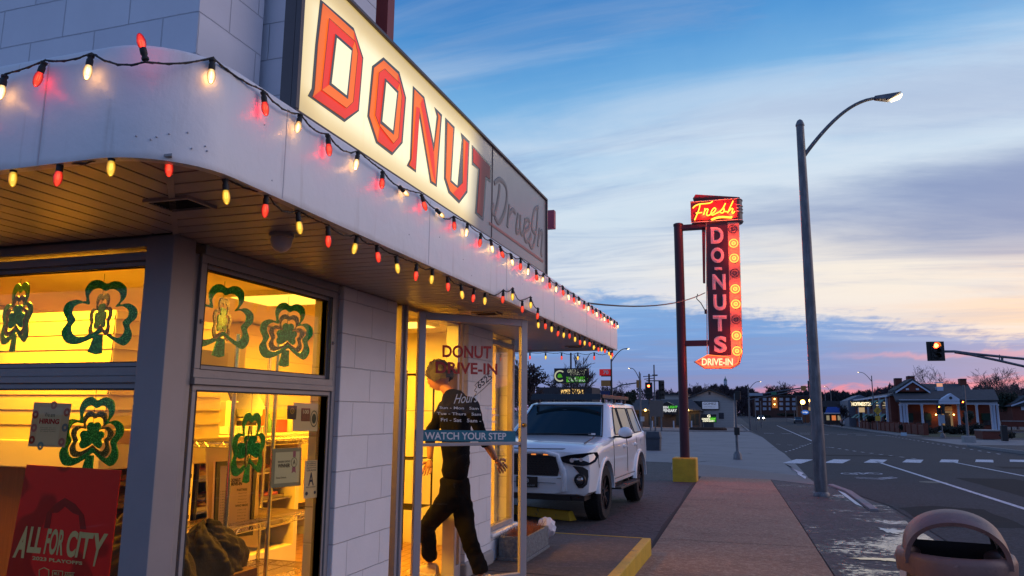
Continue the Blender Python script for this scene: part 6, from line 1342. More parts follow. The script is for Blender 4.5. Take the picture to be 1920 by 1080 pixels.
for (x, y, e) in ((1318, 395, 16), (1345, 392, 16), (1370, 395, 16), (1330, 680, 9), (1365, 680, 9)):
    l = bpy.data.lights.new('neon_light', 'POINT'); l.energy = e*1.3; l.color = (1., .07, .02); l.shadow_soft_size = .05; o = bpy.data.objects.new('neon_light', l); COL.objects.link(o); o.location = sy(x, y, .26); adopt(o, ns)
# hanging cable from the shop roof to the sign
w0 = onY(1100, 568, 9.5); w1 = onY(1322, 549, YS+.1)
wr = MB().path([w0.lerp(w1, t/12)-Vector((0, 0, .16*(1-(2*t/12-1)**2))) for t in range(13)], .012, 5); wr.path([onY(1308, 551, YS), onY(1306, 560, YS), onY(1314, 568, YS), onY(1322, 582, YS)], .012, 5); wr.box(*bx(1321, 580, 1326, 588, -.02, .08))
tag(wr.build('power_cable', RUB), 'thin black power cable strung from the canopy roof to the neon sign', 'cable')

# ================================================================== STREET LAMPS
GALV = mat('galvanised_steel', (.12, .125, .14), .5, .4, var=.35, vs=5, fn=lambda n, P, t, c: link(n, n.mix(n.ss(n.noise(n.n('ShaderNodeMapping', i={'Vector': t, 'Scale': (1, 1, .12)}).outputs[0], 18, 6, .7), .45, .7), c, (.22, .22, .24)), P.inputs['Base Color']))
LMP = emat('lamp_glow', (1., .74, .36), 5.); HALO = None
def street_lamp(label, base, head, h, Y=None, hs=.55, r0=.12, r1=.075, arm=True, energy=0, splay=0.):
    """base point on the ground; h pole top z; head = lamp head position"""
    base = Vector(base); head = Vector(head); t = thing('street_lamp', base, label, 'street lamp', 'curved arm street lamps')
    topz = h; m = MB().cyl((base.x, base.y, base.z-.05), (base.x, base.y, topz), r0, r1, 16); m.lathe([(r1*1.15, 0), (r1*1.1, .04), (r1*.7, .12), (r1*.2, .15)], (base.x, base.y, topz), 12); m.lathe([(r0*1.25, 0), (r0*1.25, .06), (r0*1.02, .1)], (base.x, base.y, base.z), 16)
    m.build('pole', GALV, t, smooth=40)
    a = Vector((base.x, base.y, topz-.75)); L = head-a; pts_ = []
    for k in range(15):
        u = k/14; p = a+Vector((L.x*u, L.y*u, L.z*math.sin(u*PI/2)**.95)); pts_.append(p)
    MB().path(pts_, [.045-.012*k/14 for k in range(15)], 8).build('arm', GALV, t, smooth=60)
    d = Vector((L.x, L.y, 0)).normalized(); s = Vector((-d.y, d.x, 0)); hd_ = head
    def Q(a_, b_, c_): return hd_+(d*a_+s*b_+Vector((0, 0, c_)))*hs
    MB().hexa([Q(-.08, -.07, -.05), Q(.30, -.13, -.10), Q(.30, .13, -.10), Q(-.08, .07, -.05)], [Q(-.08, -.06, .06), Q(.62, -.10, .12), Q(.62, .10, .12), Q(-.08, .06, .06)]).build('lamp_head', GALV, t, bevel=.02)
    MB().hexa([Q(.36, -.11, -.115), Q(.60, -.10, -.04), Q(.60, .10, -.04), Q(.36, .11, -.115)], [Q(.36, -.11, -.07), Q(.63, -.09, .06), Q(.63, .09, .06), Q(.36, .11, -.07)]).build('lamp_glass', LMP, t, bevel=.02)
    if energy:
        l = bpy.data.lights.new('lamp_light', 'POINT'); l.energy = energy; l.color = (1., .75, .45); l.shadow_soft_size = .12; o = bpy.data.objects.new('lamp_light', l); COL.objects.link(o); o.location = Q(.5, 0, -.22); adopt(o, t)
    return t
b0 = G(1540, 930); b0.y = 16.7; b0.x = onY(1540, 930, 16.7).x; tp0 = onY(1503, 236, 16.7)
street_lamp('tall grey steel street lamp at the kerb beside the sidewalk, nearest the camera', b0, onY(1645, 184, 16.9), tp0.z, r0=.128, r1=.082, energy=25, hs=.78)
def slamp(label, bp, topy, hp, r0=.11, r1=.06, Y=None):
    b = G(*bp)
    if Y: b = onY(*bp, Y); b.z = gz(Y)
    tz = onY(bp[0], topy, b.y).z; hd_ = onY(hp[0], hp[1], b.y); street_lamp(label, b, hd_, tz, r0=r0, r1=r1, energy=0)
slamp('street lamp beyond the canopy end with its arm bent right', (1148, 815), 662, (1172, 654), Y=62)
slamp('street lamp left of the signals with its arm bent left', (1201, 810), 699, (1184, 690.5), Y=84)
slamp('small distant street lamp over the gabled white building corner', (1406, 805), 722, (1422, 715.5), Y=105)
slamp('street lamp across the road in front of the columned house, arm bent left', (1641, 804), 706, (1613, 698), Y=118)
slamp('farthest small street lamp above the blue awning shop', (1561, 793), 731, (1549, 724.5), Y=170)
# ================================================================== TRAFFIC SIGNALS
SIGB = mat('signal_black', (.010, .010, .011), .5, var=0); SIGY = mat('signal_ochre', (.40, .17, .03), .5, var=.1); LR = emat('signal_red', (1., .05, .02), 9.); LRC = emat('signal_red_core', (1., .55, .05), 12.); LOFF = mat('signal_off', (.02, .02, .02), .3, var=0)
def signal(parent, x0, y0, x1, y1, Y, lit=True, back=True, m=None, yaw=0., lens=3):
    a, b = onY(x0, y1, Y), onY(x1, y0, Y); c = (a+b)/2; w, h = b.x-a.x, b.z-a.z
    hs_ = MB()
    if back: hs_.box(-w/2, w/2, .0, .03, -h/2, h/2)
    bw = w*.52 if back else w; hs_.box(-bw/2, bw/2, -.08 if back else -.1, -.0005 if back else .15, -h*.46, h*.46)
    M = Matrix.Translation((c.x, Y, c.z)) @ Matrix.Rotation(yaw, 4, 'Z')
    def fx(mb): mb.v = [tuple(M @ Vector(v)) for v in mb.v]; return mb
    o = fx(hs_).build('signal_head', m or SIGB, parent, bevel=.012)
    if lens:
        for k in range(3):
            z = h*.28-k*h*.28; r = bw*.34; f0 = -.08 if back else -.1
            ln = fx(MB().lathe([(r, 0), (r*.8, -.02), (r*.1, -.03)], (0, f0-.002, z), 16, 'y')); ln.build('lens', LR if (lit and k == 0) else LOFF, o)
            if lit and k == 0: fx(MB().lathe([(r*.6, 0), (r*.1, -.012)], (0, f0-.034, z), 12, 'y')).build('lens_core', LRC, o)
            vz = MB(); rw = []
            for d_ in (0, -.22): rw.append([(r*1.1*math.cos(w_), f0+d_-.001, z+r*1.1*math.sin(w_)) for w_ in [R_(-20+220*j_/10) for j_ in range(11)]])
            fx(vz.grid(rw)).build('visor', SIGB, o)
    return o
YT = 31.
ts = thing('traffic_signal', onY(1980, 860, YT), 'large lit red traffic signal on a long mast arm reaching in from the right', 'traffic light')
signal(ts, 1739, 640, 1770, 677, YT, yaw=R_(3))
m = MB(); U = [onY(*p, YT+.1) for p in ((1770, 659), (1790, 659), (1820, 663), (1870, 668), (1920, 673), (1990, 682), (2060, 690))]; Lw = [onY(*p, YT+.1) for p in ((1790, 660.5), (1820, 665), (1870, 675.5), (1920, 687), (1990, 705), (2060, 722))]
m.path(U, .045, 8).path(Lw, .045, 8)
for a, b in (((1826, 664), (1826, 667)), ((1879, 668), (1879, 678)), ((1930, 673), (1930, 689))): m.path([onY(*a, YT+.1), onY(*b, YT+.1)], .04, 6)
m.path([onY(1874, 665, YT+.1), onY(1874, 676, YT+.1)], .02, 5); m.build('mast_arm', GALV, ts, smooth=50)
pb = onY(2060, 700, YT+.1); MB().cyl((pb.x, pb.y, gz(YT)), (pb.x, pb.y, pb.z+.6), .16, .11, 14).build('pole', GALV, ts, smooth=40)
def post(name, label, cat, x, ytop, ybase, r, Y=None, m=GALV, footing=0.):
    b = G(x, ybase)
    if Y: b = onY(x, ybase, Y)
    t = thing(name, b, label, cat); z1 = onY(x, ytop, b.y).z; mb = MB().cyl((b.x, b.y, b.z-.05), (b.x, b.y, z1), r, r*.85, 12)
    if footing: mb.lathe([(footing, 0), (footing*.9, footing*1.2), (footing*.55, footing*1.9)], (b.x, b.y, b.z), 8)
    mb.build('pole', m, t, smooth=40); return t, b
t, b = post('pedestrian_signal', 'grey pedestrian signal post with black boxes at the near street corner', 'traffic light', 1383, 738, 862, .055, footing=.17)
signal(t, 1378.5, 733, 1388, 751, b.y-.08, lit=False, back=False, lens=0); signal(t, 1377, 801, 1386.5, 816, b.y-.09, lit=False, back=False, lens=0)
t, b = post('traffic_signal', 'pair of black signals on a post left of the neon sign, the left one red', 'traffic light', 1229, 684, 809, .09)
signal(t, 1210, 717, 1223, 748, b.y-.1, lens=3); signal(t, 1235, 715, 1246, 748, b.y-.1, lit=False, yaw=.5)
m = MB().path([onY(1212, 714, b.y), onY(1245, 714, b.y)], .06, 6).path([onY(1223, 703, b.y), onY(1233, 703, b.y)], .05, 5); m.build('cross_arm', SIGB, t)
t, b = post('traffic_signal', 'ochre backed signal seen edge-on beside the left-bending street lamp', 'traffic light', 1203, 700, 808, .05, Y=86.)
signal(t, 1193.5, 712, 1202, 728, b.y-.1, lit=False, m=SIGY, lens=0, back=False)
m = MB().path([onY(1194, 718, b.y), onY(1165, 722, b.y), onY(1148, 730, b.y)], .07, 6); m.build('cross_arm', GALV, t)
bp_ = thing('sign_boards', onY(1232, 808, 78.), 'backs of two tan rectangular road signs on grey posts', 'sign')
TAN = mat('tan_board', (.16, .12, .10), .7, var=.1)
def bxp(mb, x0, y0, x1, y1, Y, d=.1, d0=0.):
    a, b = onY(x0, y1, Y), onY(x1, y0, Y); mb.box(a.x, b.x, Y+d0, Y+d0+d, a.z, b.z); return mb
MB_ = lambda *a, **k: bxp(MB(), *a, **k)
MB_(1218, 751, 1243, 781, 78).build('board', TAN, bp_)
m = MB(); bxp(m, 1219, 781, 1220.5, 808, 78); bxp(m, 1239, 781, 1241, 808, 78); m.build('post', GALV, bp_)
t, b = post('traffic_signal', 'red traffic signal on a slim grey post before the columned house', 'traffic light', 1768, 772, 821, .05, footing=.22, Y=78)
signal(t, 1757, 759, 1764, 777, b.y-.1); signal(t, 1766, 758, 1771, 776, b.y-.1, lit=False, lens=0); MB_(1762, 778, 1771, 794, b.y-.06, .03).build('sign_plate', mat('dull_plate', (.3, .35, .42), .5, var=0), t)
t, b = post('signal_mast', 'thick grey signal mast on a square concrete footing with a red signal', 'traffic light', 1815, 722, 818, .10, Y=66)
m = MB(); bxp(m, 1809, 818, 1829.5, 832, 65.6, .9); m.build('footing', CONC, t, bevel=.03); signal(t, 1801, 749, 1809, 770, b.y-.15)
t, b = post('traffic_signal', 'small black signal hanging beside the tall street lamp on a thin far mast arm', 'traffic light', 1407, 735, 806, .09, Y=103)
m = MB().path([onY(*p, 103) for p in ((1402, 744), (1450, 735), (1500, 728), (1518, 725))], .09, 6).path([onY(*p, 103) for p in ((1402, 750), (1450, 741), (1500, 731))], .06, 5); m.build('mast_arm', GALV, t)
signal(t, 1515, 714, 1525, 733, 102.8, lit=False); signal(t, 1502, 723, 1511, 733, 102.8, lit=False, m=SIGY, back=False, lens=0)
MB_(1446, 735, 1456, 740, 102.8, .04).build('street_name_plate', mat('sign_green', (.02, .16, .09), .5, var=0), t); MB_(1405, 737, 1430, 742, 102.8, .04).build('street_name_plate', mat('dull_plate', (.3, .35, .42), .5, var=0), t)
t = thing('lane_sign', onY(1136, 815, 61.8), 'red box sign with white strokes above an orange signal and blue plate past the canopy', 'sign')
MB_(1124, 692, 1144, 704, 61.8, .3).build('red_box', mat('box_red', (.35, .01, .01), .4, var=0, emit=(1, .02, .02), es=.25), t); m = MB(); letters(m, '70', qmap(onY(1131, 701.5, 61.75), onY(1141, 701.5, 61.75), onY(1141, 694.5, 61.75), onY(1131, 694.5, 61.75)), .04); m.build('lettering', PAPER, t, fix=False)
MB_(1127, 713, 1144, 724, 61.8, .4).build('signal_box', SIGY, t); MB_(1126, 733, 1144, 745, 61.8, .2).build('plate', mat('plate_blue', (.01, .02, .09), .5, var=0), t); m = MB(); bxp(m, 1145.5, 692, 1147, 745, 61.9, .2); bxp(m, 1127, 704, 1146, 706, 61.9, .1); m.build('bracket', SIGB, t)
# utility pole with cross arms
t, b = post('utility_pole', 'dark wooden utility pole with cross arms behind the black signals', 'pole', 1219, 701, 800, .16, m=mat('pole_wood', (.05, .035, .03), .9, var=.2), Y=118)
m = MB().path([onY(1206, 706, 118), onY(1233, 704, 118)], .08, 4).path([onY(1208, 711, 118), onY(1226, 709, 118)], .08, 4); m.build('cross_arm', MC['pole_wood'], t)
# grey litter barrel on the corner
g0 = onY(1226, 845, 40.); g0.z = gz(40)
br_ = thing('litter_barrel', g0, 'dark grey square litter bin standing on the lot beyond the white car', 'bin')
def tap(x, y, z0, z1, r0, r1, mb, n=8):
    mb.hexa([(x-r0, y-r0, z0), (x+r0, y-r0, z0), (x+r0, y+r0, z0), (x-r0, y+r0, z0)], [(x-r1, y-r1, z1), (x+r1, y-r1, z1), (x+r1, y+r1, z1), (x-r1, y+r1, z1)])
GBIN = mat('bin_grey', (.045, .05, .065), .55, var=.2); h_ = onY(1226, 809, 40.).z-g0.z
m = MB(); tap(g0.x, g0.y, g0.z, g0.z+h_*.62, .34, .36, m); m.build('body', GBIN, br_, bevel=.02); m = MB(); tap(g0.x, g0.y, g0.z+h_*.622, g0.z+h_*.70, .39, .39, m); tap(g0.x, g0.y, g0.z+h_*.702, g0.z+h_, .375, .32, m); m.build('lid', GBIN, br_, bevel=.02)
# ================================================================== BUILDINGS
SHING = mat('shingles', (.050, .052, .060), .9, var=.3, vs=2, bump=.5); WINL = mat('dim_window', (.02, .03, .04), .1, var=0); LITW = emat('lit_window', (1., .72, .30), 1.3); WTR = mat('white_trim', (.50, .54, .62), .6, var=.05)
SID = mat('pale_siding', (.40, .37, .35), .7, var=.04, fn=lambda n, P, t, c: link(n, n.mix(n.m('GREATER_THAN', n.m('FRACT', n.m('MULTIPLY', n.n('ShaderNodeSeparateXYZ', i={0: t}).outputs[2], 4.)), .88), c, (.24, .23, .23)), P.inputs['Base Color']))
Yg = 122.
gb = thing('gabled_building', onY(1330, 801, Yg), 'pale sided gabled building with a pale blue sign board on its front', 'building')
m = MB().prism([onY(*p, Yg) for p in ((1288, 804), (1376, 804), (1376, 749), (1330, 732), (1288, 748))], (0, 14, 0)); m.build('wall', SID, gb)
m = MB(); A_, B_, C_ = onY(1286, 749, Yg), onY(1330, 731, Yg), onY(1378.5, 750.5, Yg)
for p, q in ((A_, B_), (B_, C_)): m.prism([p-Vector((0, .5, 0)), q-Vector((0, .5, 0)), q-Vector((0, .5, -.22)), p-Vector((0, .5, -.22))], (0, 15, 0))
m.build('roof', SHING, gb); MB_(1328.5, 735, 1332, 740, Yg-.08, .05).build('vent', SHING, gb)
MB_(1300, 752, 1315, 763, Yg-.06, .05).build('window', WINL, gb); MB_(1348, 774, 1357, 785, Yg-.1, .08).build('awning', mat('awning_grey', (.04, .04, .05), .8, var=0), gb)
sb = MB_(1315.5, 752, 1348, 768, Yg-.25, .15).build('sign_board', BLACK, gb); MB_(1317, 753.5, 1346.5, 766.5, Yg-.27, .015).build('sign_face', mat('gomez_face', (.42, .46, .58), .5, var=0, emit=(.6, .68, .9), es=.18), sb)
m = MB(); letters(m, 'GOMEZ', qmap(onY(1319, 759, Yg-.3), onY(1343, 759, Yg-.3), onY(1343, 754.8, Yg-.3), onY(1319, 754.8, Yg-.3))); letters(m, 'LAW OFFICE LLC', qmap(onY(1320, 763.5, Yg-.3), onY(1341, 763.5, Yg-.3), onY(1341, 762, Yg-.3), onY(1320, 762, Yg-.3))); m.build('lettering', INK, sb, fix=False)
Yd = 116.
gd = thing('dispensary_building', onY(1243, 801, Yd), 'low dark shop with shingled roof and green and white lettering on a black awning', 'building')
MB_(1186, 768, 1312, 804, Yd, 9).build('wall', mat('dark_wall', (.05, .045, .05), .8, var=.2), gd)
a, b = onY(1180, 770, Yd-1.2), onY(1314, 770, Yd-1.2); c, d = onY(1297, 749, Yd+4), onY(1180, 749, Yd+4)
MB().hexa([a, b, Vector((b.x, d.y+6, a.z)), Vector((a.x, d.y+6, a.z))], [a+Vector((0, .0, .12)), b+Vector((0, 0, .12)), c, d]).build('roof', SHING, gd)
aw = MB().prism([onY(*p, Yd-1.6) for p in ((1242, 777), (1272, 777), (1272, 764), (1251, 753), (1242, 758))], (0, 1., 0)).build('awning', BLACK, gd)
m = MB(); q_ = lambda x0, y0, x1, y1, Y: qmap(onY(x0, y1, Y), onY(x1, y1, Y), onY(x1, y0, Y), onY(x0, y0, Y))
GW = emat('sign_white', (.8, .82, .85), 1.); GGn = emat('sign_green_lit', (.10, .75, .06), 1.0)
letters(m, 'GREEN', q_(1236, 761.5, 1253, 766, Yd-1.63), .02); letters(m, 'DISPENSARY', q_(1234, 767, 1269, 772.5, Yd-1.63), .02); m.build('lettering', GW, aw, fix=False); m = MB(); letters(m, 'LIGHT', q_(1253.5, 761, 1270.5, 765.5, Yd-1.63), .02); m.build('lettering', GGn, aw, fix=False)
SCO = emat('sconce_glow', (1., .55, .12), 14.)
for i, x in enumerate((1210, 1289.5)):
    sc_ = MB().blob(onY(x, 769, Yd-1.4), .16, 2, 0); lo = sc_.build('wall_lamp', SCO, gd); l = bpy.data.lights.new('wall_light', 'POINT'); l.energy = 120; l.color = (1., .55, .15); l.shadow_soft_size = .2; o = bpy.data.objects.new('wall_light', l); COL.objects.link(o); o.location = onY(x, 770, Yd-1.9); adopt(o, lo)
for x in (1196, 1216, 1228, 1268, 1283, 1296, 1304): MB_(x, 776, x+5.5, 797, Yd-.05, .04).build('window', WINL, gd)
for i, x in enumerate((1223, 1263, 1286.5, 1296.5)):
    tag(MB().cyl((onY(x, 790, 108).x, 108, gz(108)), (onY(x, 790, 108).x, 108, onY(x, 789, 108).z), .09, .09, 10).build('bollard', WTR), ['white bollard left of the black awning door', 'white bollard under the dispensary awning right end', 'white bollard right behind the neon sign pole', 'white bollard nearest the lit monument sign'][i], 'bollard', 'white bollards before the dispensary')
Ym = 98.
ms = thing('monument_sign', onY(1328, 804, Ym), 'lit black and green ground sign with a G emblem in a mulch bed', 'sign')
MB_(1314, 777, 1343, 792, Ym, .5).build('sign_cabinet', BLACK, ms); MB_(1320, 791.5, 1338, 804, Ym+.05, .4).build('sign_base', MC['dark_wall'], ms); MB_(1331, 782, 1342.5, 791, Ym-.02, .015).build('green_panel', emat('green_panel', (.03, .30, .02), .7), ms)
m = MB(); letters(m, 'G', q_(1326, 777.6, 1332, 782.6, Ym-.03), .03); letters(m, 'GREEN', q_(1316, 784, 1331, 787.2, Ym-.03), .02); letters(m, 'DISPENSARY', q_(1318, 788, 1340, 790.8, Ym-.03), .02); m.build('lettering', emat('sign_cream', (1., .95, .7), 1.5), ms, fix=False); m = MB(); letters(m, 'LIGHT', q_(1331.5, 784, 1341.5, 787.2, Ym-.03), .02); m.build('lettering', emat('sign_lime', (.3, 1., .1), 1.2), ms, fix=False)
pb_ = MB(); c = onY(1326, 806, Ym-1); pb_.lathe([(2.3, -.2), (2.3, .22), (2.1, .35), (.1, .4)], (c.x, Ym+.5, gz(Ym)), 30, sq=.5); tag(pb_.build('planting_bed', mat('mulch', (.06, .03, .02), .95, var=.4, vs=3)), 'low brown mulch bed around the lit monument sign', 'flower bed')
# apartment block
BRK = mat('dark_brick', (.060, .026, .022), .9, var=.25, vs=1.); Ya_ = 300.
ap = thing('apartment_block', onY(1470, 783, Ya_), 'long dark brick apartment block with rows of small windows at the end of the road', 'building')
m = MB(); bxp(m, 1412, 743, 1527, 783, Ya_, 12); m.build('wall', BRK, ap); MB_(1408, 741.5, 1529, 743.2, Ya_-.6, 14).build('roof', SHING, ap)
for r, y in enumerate((746, 754.7, 763.8)):
    for k, x in enumerate((1416, 1430.5, 1441.3, 1461.5, 1473.5, 1485.5, 1497, 1509, 1520)): MB_(x, y, x+(6.5 if k not in (2,) else 3.5), y+5.3, Ya_-.1, .08).build('window', mat('pale_window', (.28, .33, .42), .3, var=0), ap)
m = MB(); bxp(m, 1448, 745, 1457, 765, Ya_-.15, .1); m.build('stair_window', emat('stair_glow', (.9, .28, .08), .35), ap)
for y in (748, 758): MB().blob(onY(1452.3, y, Ya_-.6), .28, 1, 0).build('stair_lamp', SCO, ap)
# shop with blue awning and the orange brick service building
Yb_ = 190.
ob = thing('orange_brick_shop', onY(1505, 792, Yb_), 'orange brick shop with an oval blue sign beside the tall street lamp', 'building')
MB_(1497, 761, 1528, 793, Yb_, 8).build('wall', mat('orange_brick', (.19, .065, .028), .9, var=.2), ob); MB_(1495, 743, 1530, 762, Yb_+.5, 8).build('upper_wall', BRK, ob); ov = MB_(1517, 764, 1521, 770, Yb_-.1, .08).build('window', LITW, ob)
bs = MB(); c = onY(1509.5, 773, Yb_-4); nn_ = 20; bs.prism([(c.x+.85*math.cos(2*PI*k/nn_), Yb_-4, c.z+.52*math.sin(2*PI*k/nn_)) for k in range(nn_)], (0, .3, 0)); o = thing('oval_sign', (c.x, Yb_-4, gz(Yb_)), 'oval blue sign on a pole before the orange brick shop', 'sign'); bs.build('sign_face', mat('sign_blue', (.02, .10, .40), .4, var=0, emit=(.05, .25, .9), es=.35), o); m = MB(); letters(m, 'bridge', q_(1504.5, 771.3, 1514.5, 775, Yb_-4.05), .02); m.build('lettering', GW, o, fix=False); MB().cyl((c.x, Yb_-3.85, gz(Yb_)-.1), (c.x, Yb_-3.85, c.z-.5), .1).build('pole', SIGB, o)
for i, (x, y) in enumerate(((1505, 754), (1519.5, 751), (1524, 751))):
    t, b = post('parking_lamp', ['left of three bright yellow parking lamps beyond the tall street lamp', 'middle one of three bright yellow parking lamps', 'right one of three bright yellow parking lamps against the tall grey pole'][i], 'lamp', x, y, 793, .08, Y=150.); t['group'] = 'yellow parking lamps'
    MB().blob(onY(x, y, 149.8), .42 if i == 0 else .3, 2, 0).build('lamp_bulb', SCO, t)
bw_ = thing('awning_shop', onY(1580, 793, 165), 'low shop with blue awnings and glowing windows', 'building')
MB_(1546, 774, 1618, 795, 165, 8).build('wall', MC['dark_wall'], bw_); m = MB(); p = [onY(*q, 165-1.5) for q in ((1547, 774), (1598, 774))]+[onY(*q, 165) for q in ((1597, 763), (1551, 763))]; m.add(p+[q+Vector((0, .2, -.2)) for q in p], [(0, 1, 2, 3), (4, 7, 6, 5), (0, 4, 5, 1), (1, 5, 6, 2), (2, 6, 7, 3), (3, 7, 4, 0)]); m.build('awning', mat('awning_blue', (.012, .06, .28), .8, var=.1), bw_)
m = MB(); p = [onY(*q, 163) for q in ((1600, 779), (1620, 779))]+[onY(*q, 164.5) for q in ((1619, 765), (1600, 766))]; m.add(p+[q+Vector((0, .2, -.2)) for q in p], [(0, 1, 2, 3), (4, 7, 6, 5), (0, 4, 5, 1), (1, 5, 6, 2), (2, 6, 7, 3), (3, 7, 4, 0)]); m.build('awning', MC['awning_blue'], bw_)
MB_(1546, 774, 1598, 776, 163.4, .2).build('awning_trim', WTR, bw_); MB_(1542, 752, 1600, 763, 166, 9).build('roof', SHING, bw_)
for x, w in ((1550, 5), (1560, 7), (1571, 5), (1588, 8), (1603, 7), (1612, 3)): MB_(x, 779, x+w, 788, 164.9, .06).build('window', emat('window_glow_%d' % (x % 3), ((.9, .25, .08), (.5, .12, .05), (.35, .30, .20))[x % 3], .7), bw_)
MB_(1614, 778, 1618, 793, 163.6, .5).build('pillar', WTR, bw_)
hs_ = thing('parlour_sign', onY(1615, 793, 128), 'dark sign board with lit cream lettering and a small clock box below', 'sign')
MB_(1596, 751, 1635, 763, 128, .4).build('sign_board', BLACK, hs_); m = MB(); letters(m, 'HOFFMEISTER', q_(1597, 754, 1633.5, 761, 127.95), .03); m.build('lettering', emat('sign_warm', (1., .82, .50), 1.6), hs_, fix=False)
MB_(1611, 764, 1621, 773, 127.9, .3).build('clock_box', mat('clock_face', (.6, .42, .2), .5, var=0, emit=(1., .65, .3), es=.4), hs_); MB_(1608, 762.5, 1624, 764, 128.05, .2).build('bracket', SIGB, hs_); MB_(1613.5, 773, 1616.5, 797, 128, .3).build('post', BLACK, hs_)
# brick house with columns
Yh = 108.; HBR = mat('house_brick', (.155, .042, .028), .9, var=.22, vs=1.5); COLM = mat('column_white', (.52, .58, .72), .55, var=.04)
ho = thing('columned_house', onY(1778, 803, Yh), 'brick house with a long white columned porch, small pediment and three chimneys', 'building')
MB_(1690, 752, 1866, 803, Yh+2.6, 8).build('wall', HBR, ho)
def roofp(L0, L1, name='roof', m=SHING, par=ho, th=.25):
    p = L0+L1; mb = MB(); mb.add(p+[q-Vector((0, -.05, th)) for q in p], [tuple(range(len(p))), tuple(range(len(p), 2*len(p)))[::-1]]+[(i, (i+1) % len(p), len(p)+(i+1) % len(p), len(p)+i) for i in range(len(p))]); return mb.build(name, m, par)
roofp([onY(1680, 750.5, Yh-.6), onY(1873, 749.5, Yh-.6)], [onY(1864, 730, Yh+5), onY(1672, 732, Yh+5)])
roofp([onY(1728, 734, Yh+4.8), onY(1822, 734, Yh+4.8)], [onY(1815, 719.5, Yh+9), onY(1712, 719.5, Yh+9)])
MB_(1686, 749.5, 1872, 752, Yh-.55, .3).build('gutter', COLM, ho); MB_(1688, 752, 1870, 758, Yh-.2, .5).build('entablature', COLM, ho)
pdm = MB().prism([onY(*p, Yh-1.0) for p in ((1760, 752), (1805, 752), (1783, 737.5))], (0, 1.5, 0)).build('pediment', COLM, ho); MB().lathe([(.18, 0), (.18, -.03)], tuple(onY(1782.5, 746, Yh-1.02)), 16, 'y').build('round_vent', SHING, pdm)
MB_(1761, 752, 1804, 757.5, Yh-.95, .7).build('entablature', COLM, ho)
for x in (1691.5, 1697.5, 1702.5, 1731.5, 1763, 1800, 1834.5, 1862, 1867, 1873.5):
    c = onY(x, 803, Yh); zt_ = onY(x, 758, Yh).z; r = .16
    MB().lathe([(r*1.4, 0), (r*1.4, .15), (r, .2), (r*.9, zt_-gz(Yh)-.2), (r*1.3, zt_-gz(Yh)-.12), (r*1.3, zt_-gz(Yh))], (c.x, Yh, gz(Yh)), 12).build('column', COLM, ho, smooth=50)
MB().prism([onY(*p, Yh+3) for p in ((1681, 734), (1742, 734), (1711, 714.5))], (0, 6, 0)).build('gable_wall', HBR, ho)
m = MB(); P3 = [onY(*p, Yh+2.8) for p in ((1679, 734.5), (1711, 713.5), (1744, 734.5))]
for p, q in ((P3[0], P3[1]), (P3[1], P3[2])): m.prism([p, q, q+Vector((0, 0, .28)), p+Vector((0, 0, .28))], (0, 6, 0))
m.build('roof', SHING, ho); m = MB()
for p, q in ((P3[0], P3[1]), (P3[1], P3[2])): m.prism([p-Vector((0, .06, .22)), q-Vector((0, .06, .22)), q-Vector((0, .06, 0)), p-Vector((0, .06, 0))], (0, .05, 0))
m.build('gable_trim', COLM, ho)
for x in (1701, 1720): MB_(x-2.5, 728, x+3, 731.5, Yh+2.9, .05).build('gable_window', WTR, ho)
for x0, y0, x1, y1 in ((1679, 710, 1691, 726), (1702.5, 706, 1715, 722), (1801, 711, 1812, 724)):
    ch = MB_(x0, y0, x1, y1, Yh+8, 1.2).build('chimney', HBR, ho); MB_(x0-.6, y0-1.2, x1+.6, y0+.6, Yh+7.9, 1.4).build('cap', SHING, ch)
cp = MB_(1757.5, 725, 1768.5, 734, Yh+4.5, 1).build('cupola', COLM, ho); MB_(1759, 718, 1767, 725.5, Yh+4.6, .8).build('lantern', emat('cupola_glow', (.9, .42, .28), .8), cp); MB_(1756.5, 716.3, 1769, 718.3, Yh+4.4, 1.2).build('cap', COLM, cp)
for x, w in ((1703, 8), (1736, 9), (1843, 13)): 
    wn = MB_(x, 776, x+w, 797, Yh+2.5, .08).build('window', WINL, ho); MB_(x-1, 775, x+w+1, 788, Yh+2.0, .45).build('awning', mat('awning_green', (.006, .04, .03), .8, var=.1), wn)
dr_ = MB_(1770, 774, 1784, 801, Yh+2.5, .08).build('door', BLACK, ho); m = MB(); bxp(m, 1768.5, 774, 1770, 801, Yh+2.4, .15); bxp(m, 1784, 774, 1785.5, 801, Yh+2.4, .15); bxp(m, 1768.5, 771, 1785.5, 774, Yh+2.4, .15); m.build('door_surround', emat('surround_glow', (.8, .5, .25), .25), dr_); MB_(1768, 762, 1785, 770, Yh+2.45, .05).build('name_script', mat('script_tan', (.30, .22, .15), .6, var=.4, vs=30), ho)  # surround emits faintly: the porch lamps' light put into its material
for x in (1755, 1788.5):
    lm = MB().blob(onY(x, 777.5, Yh+2.2), .09, 2, 0).build('wall_lamp', SCO, ho); l = bpy.data.lights.new('wall_light', 'POINT'); l.energy = 25; l.color = (1., .5, .15); l.shadow_soft_size = .1; o = bpy.data.objects.new('wall_light', l); COL.objects.link(o); o.location = onY(x, 777.5, Yh+1.7); adopt(o, lm)
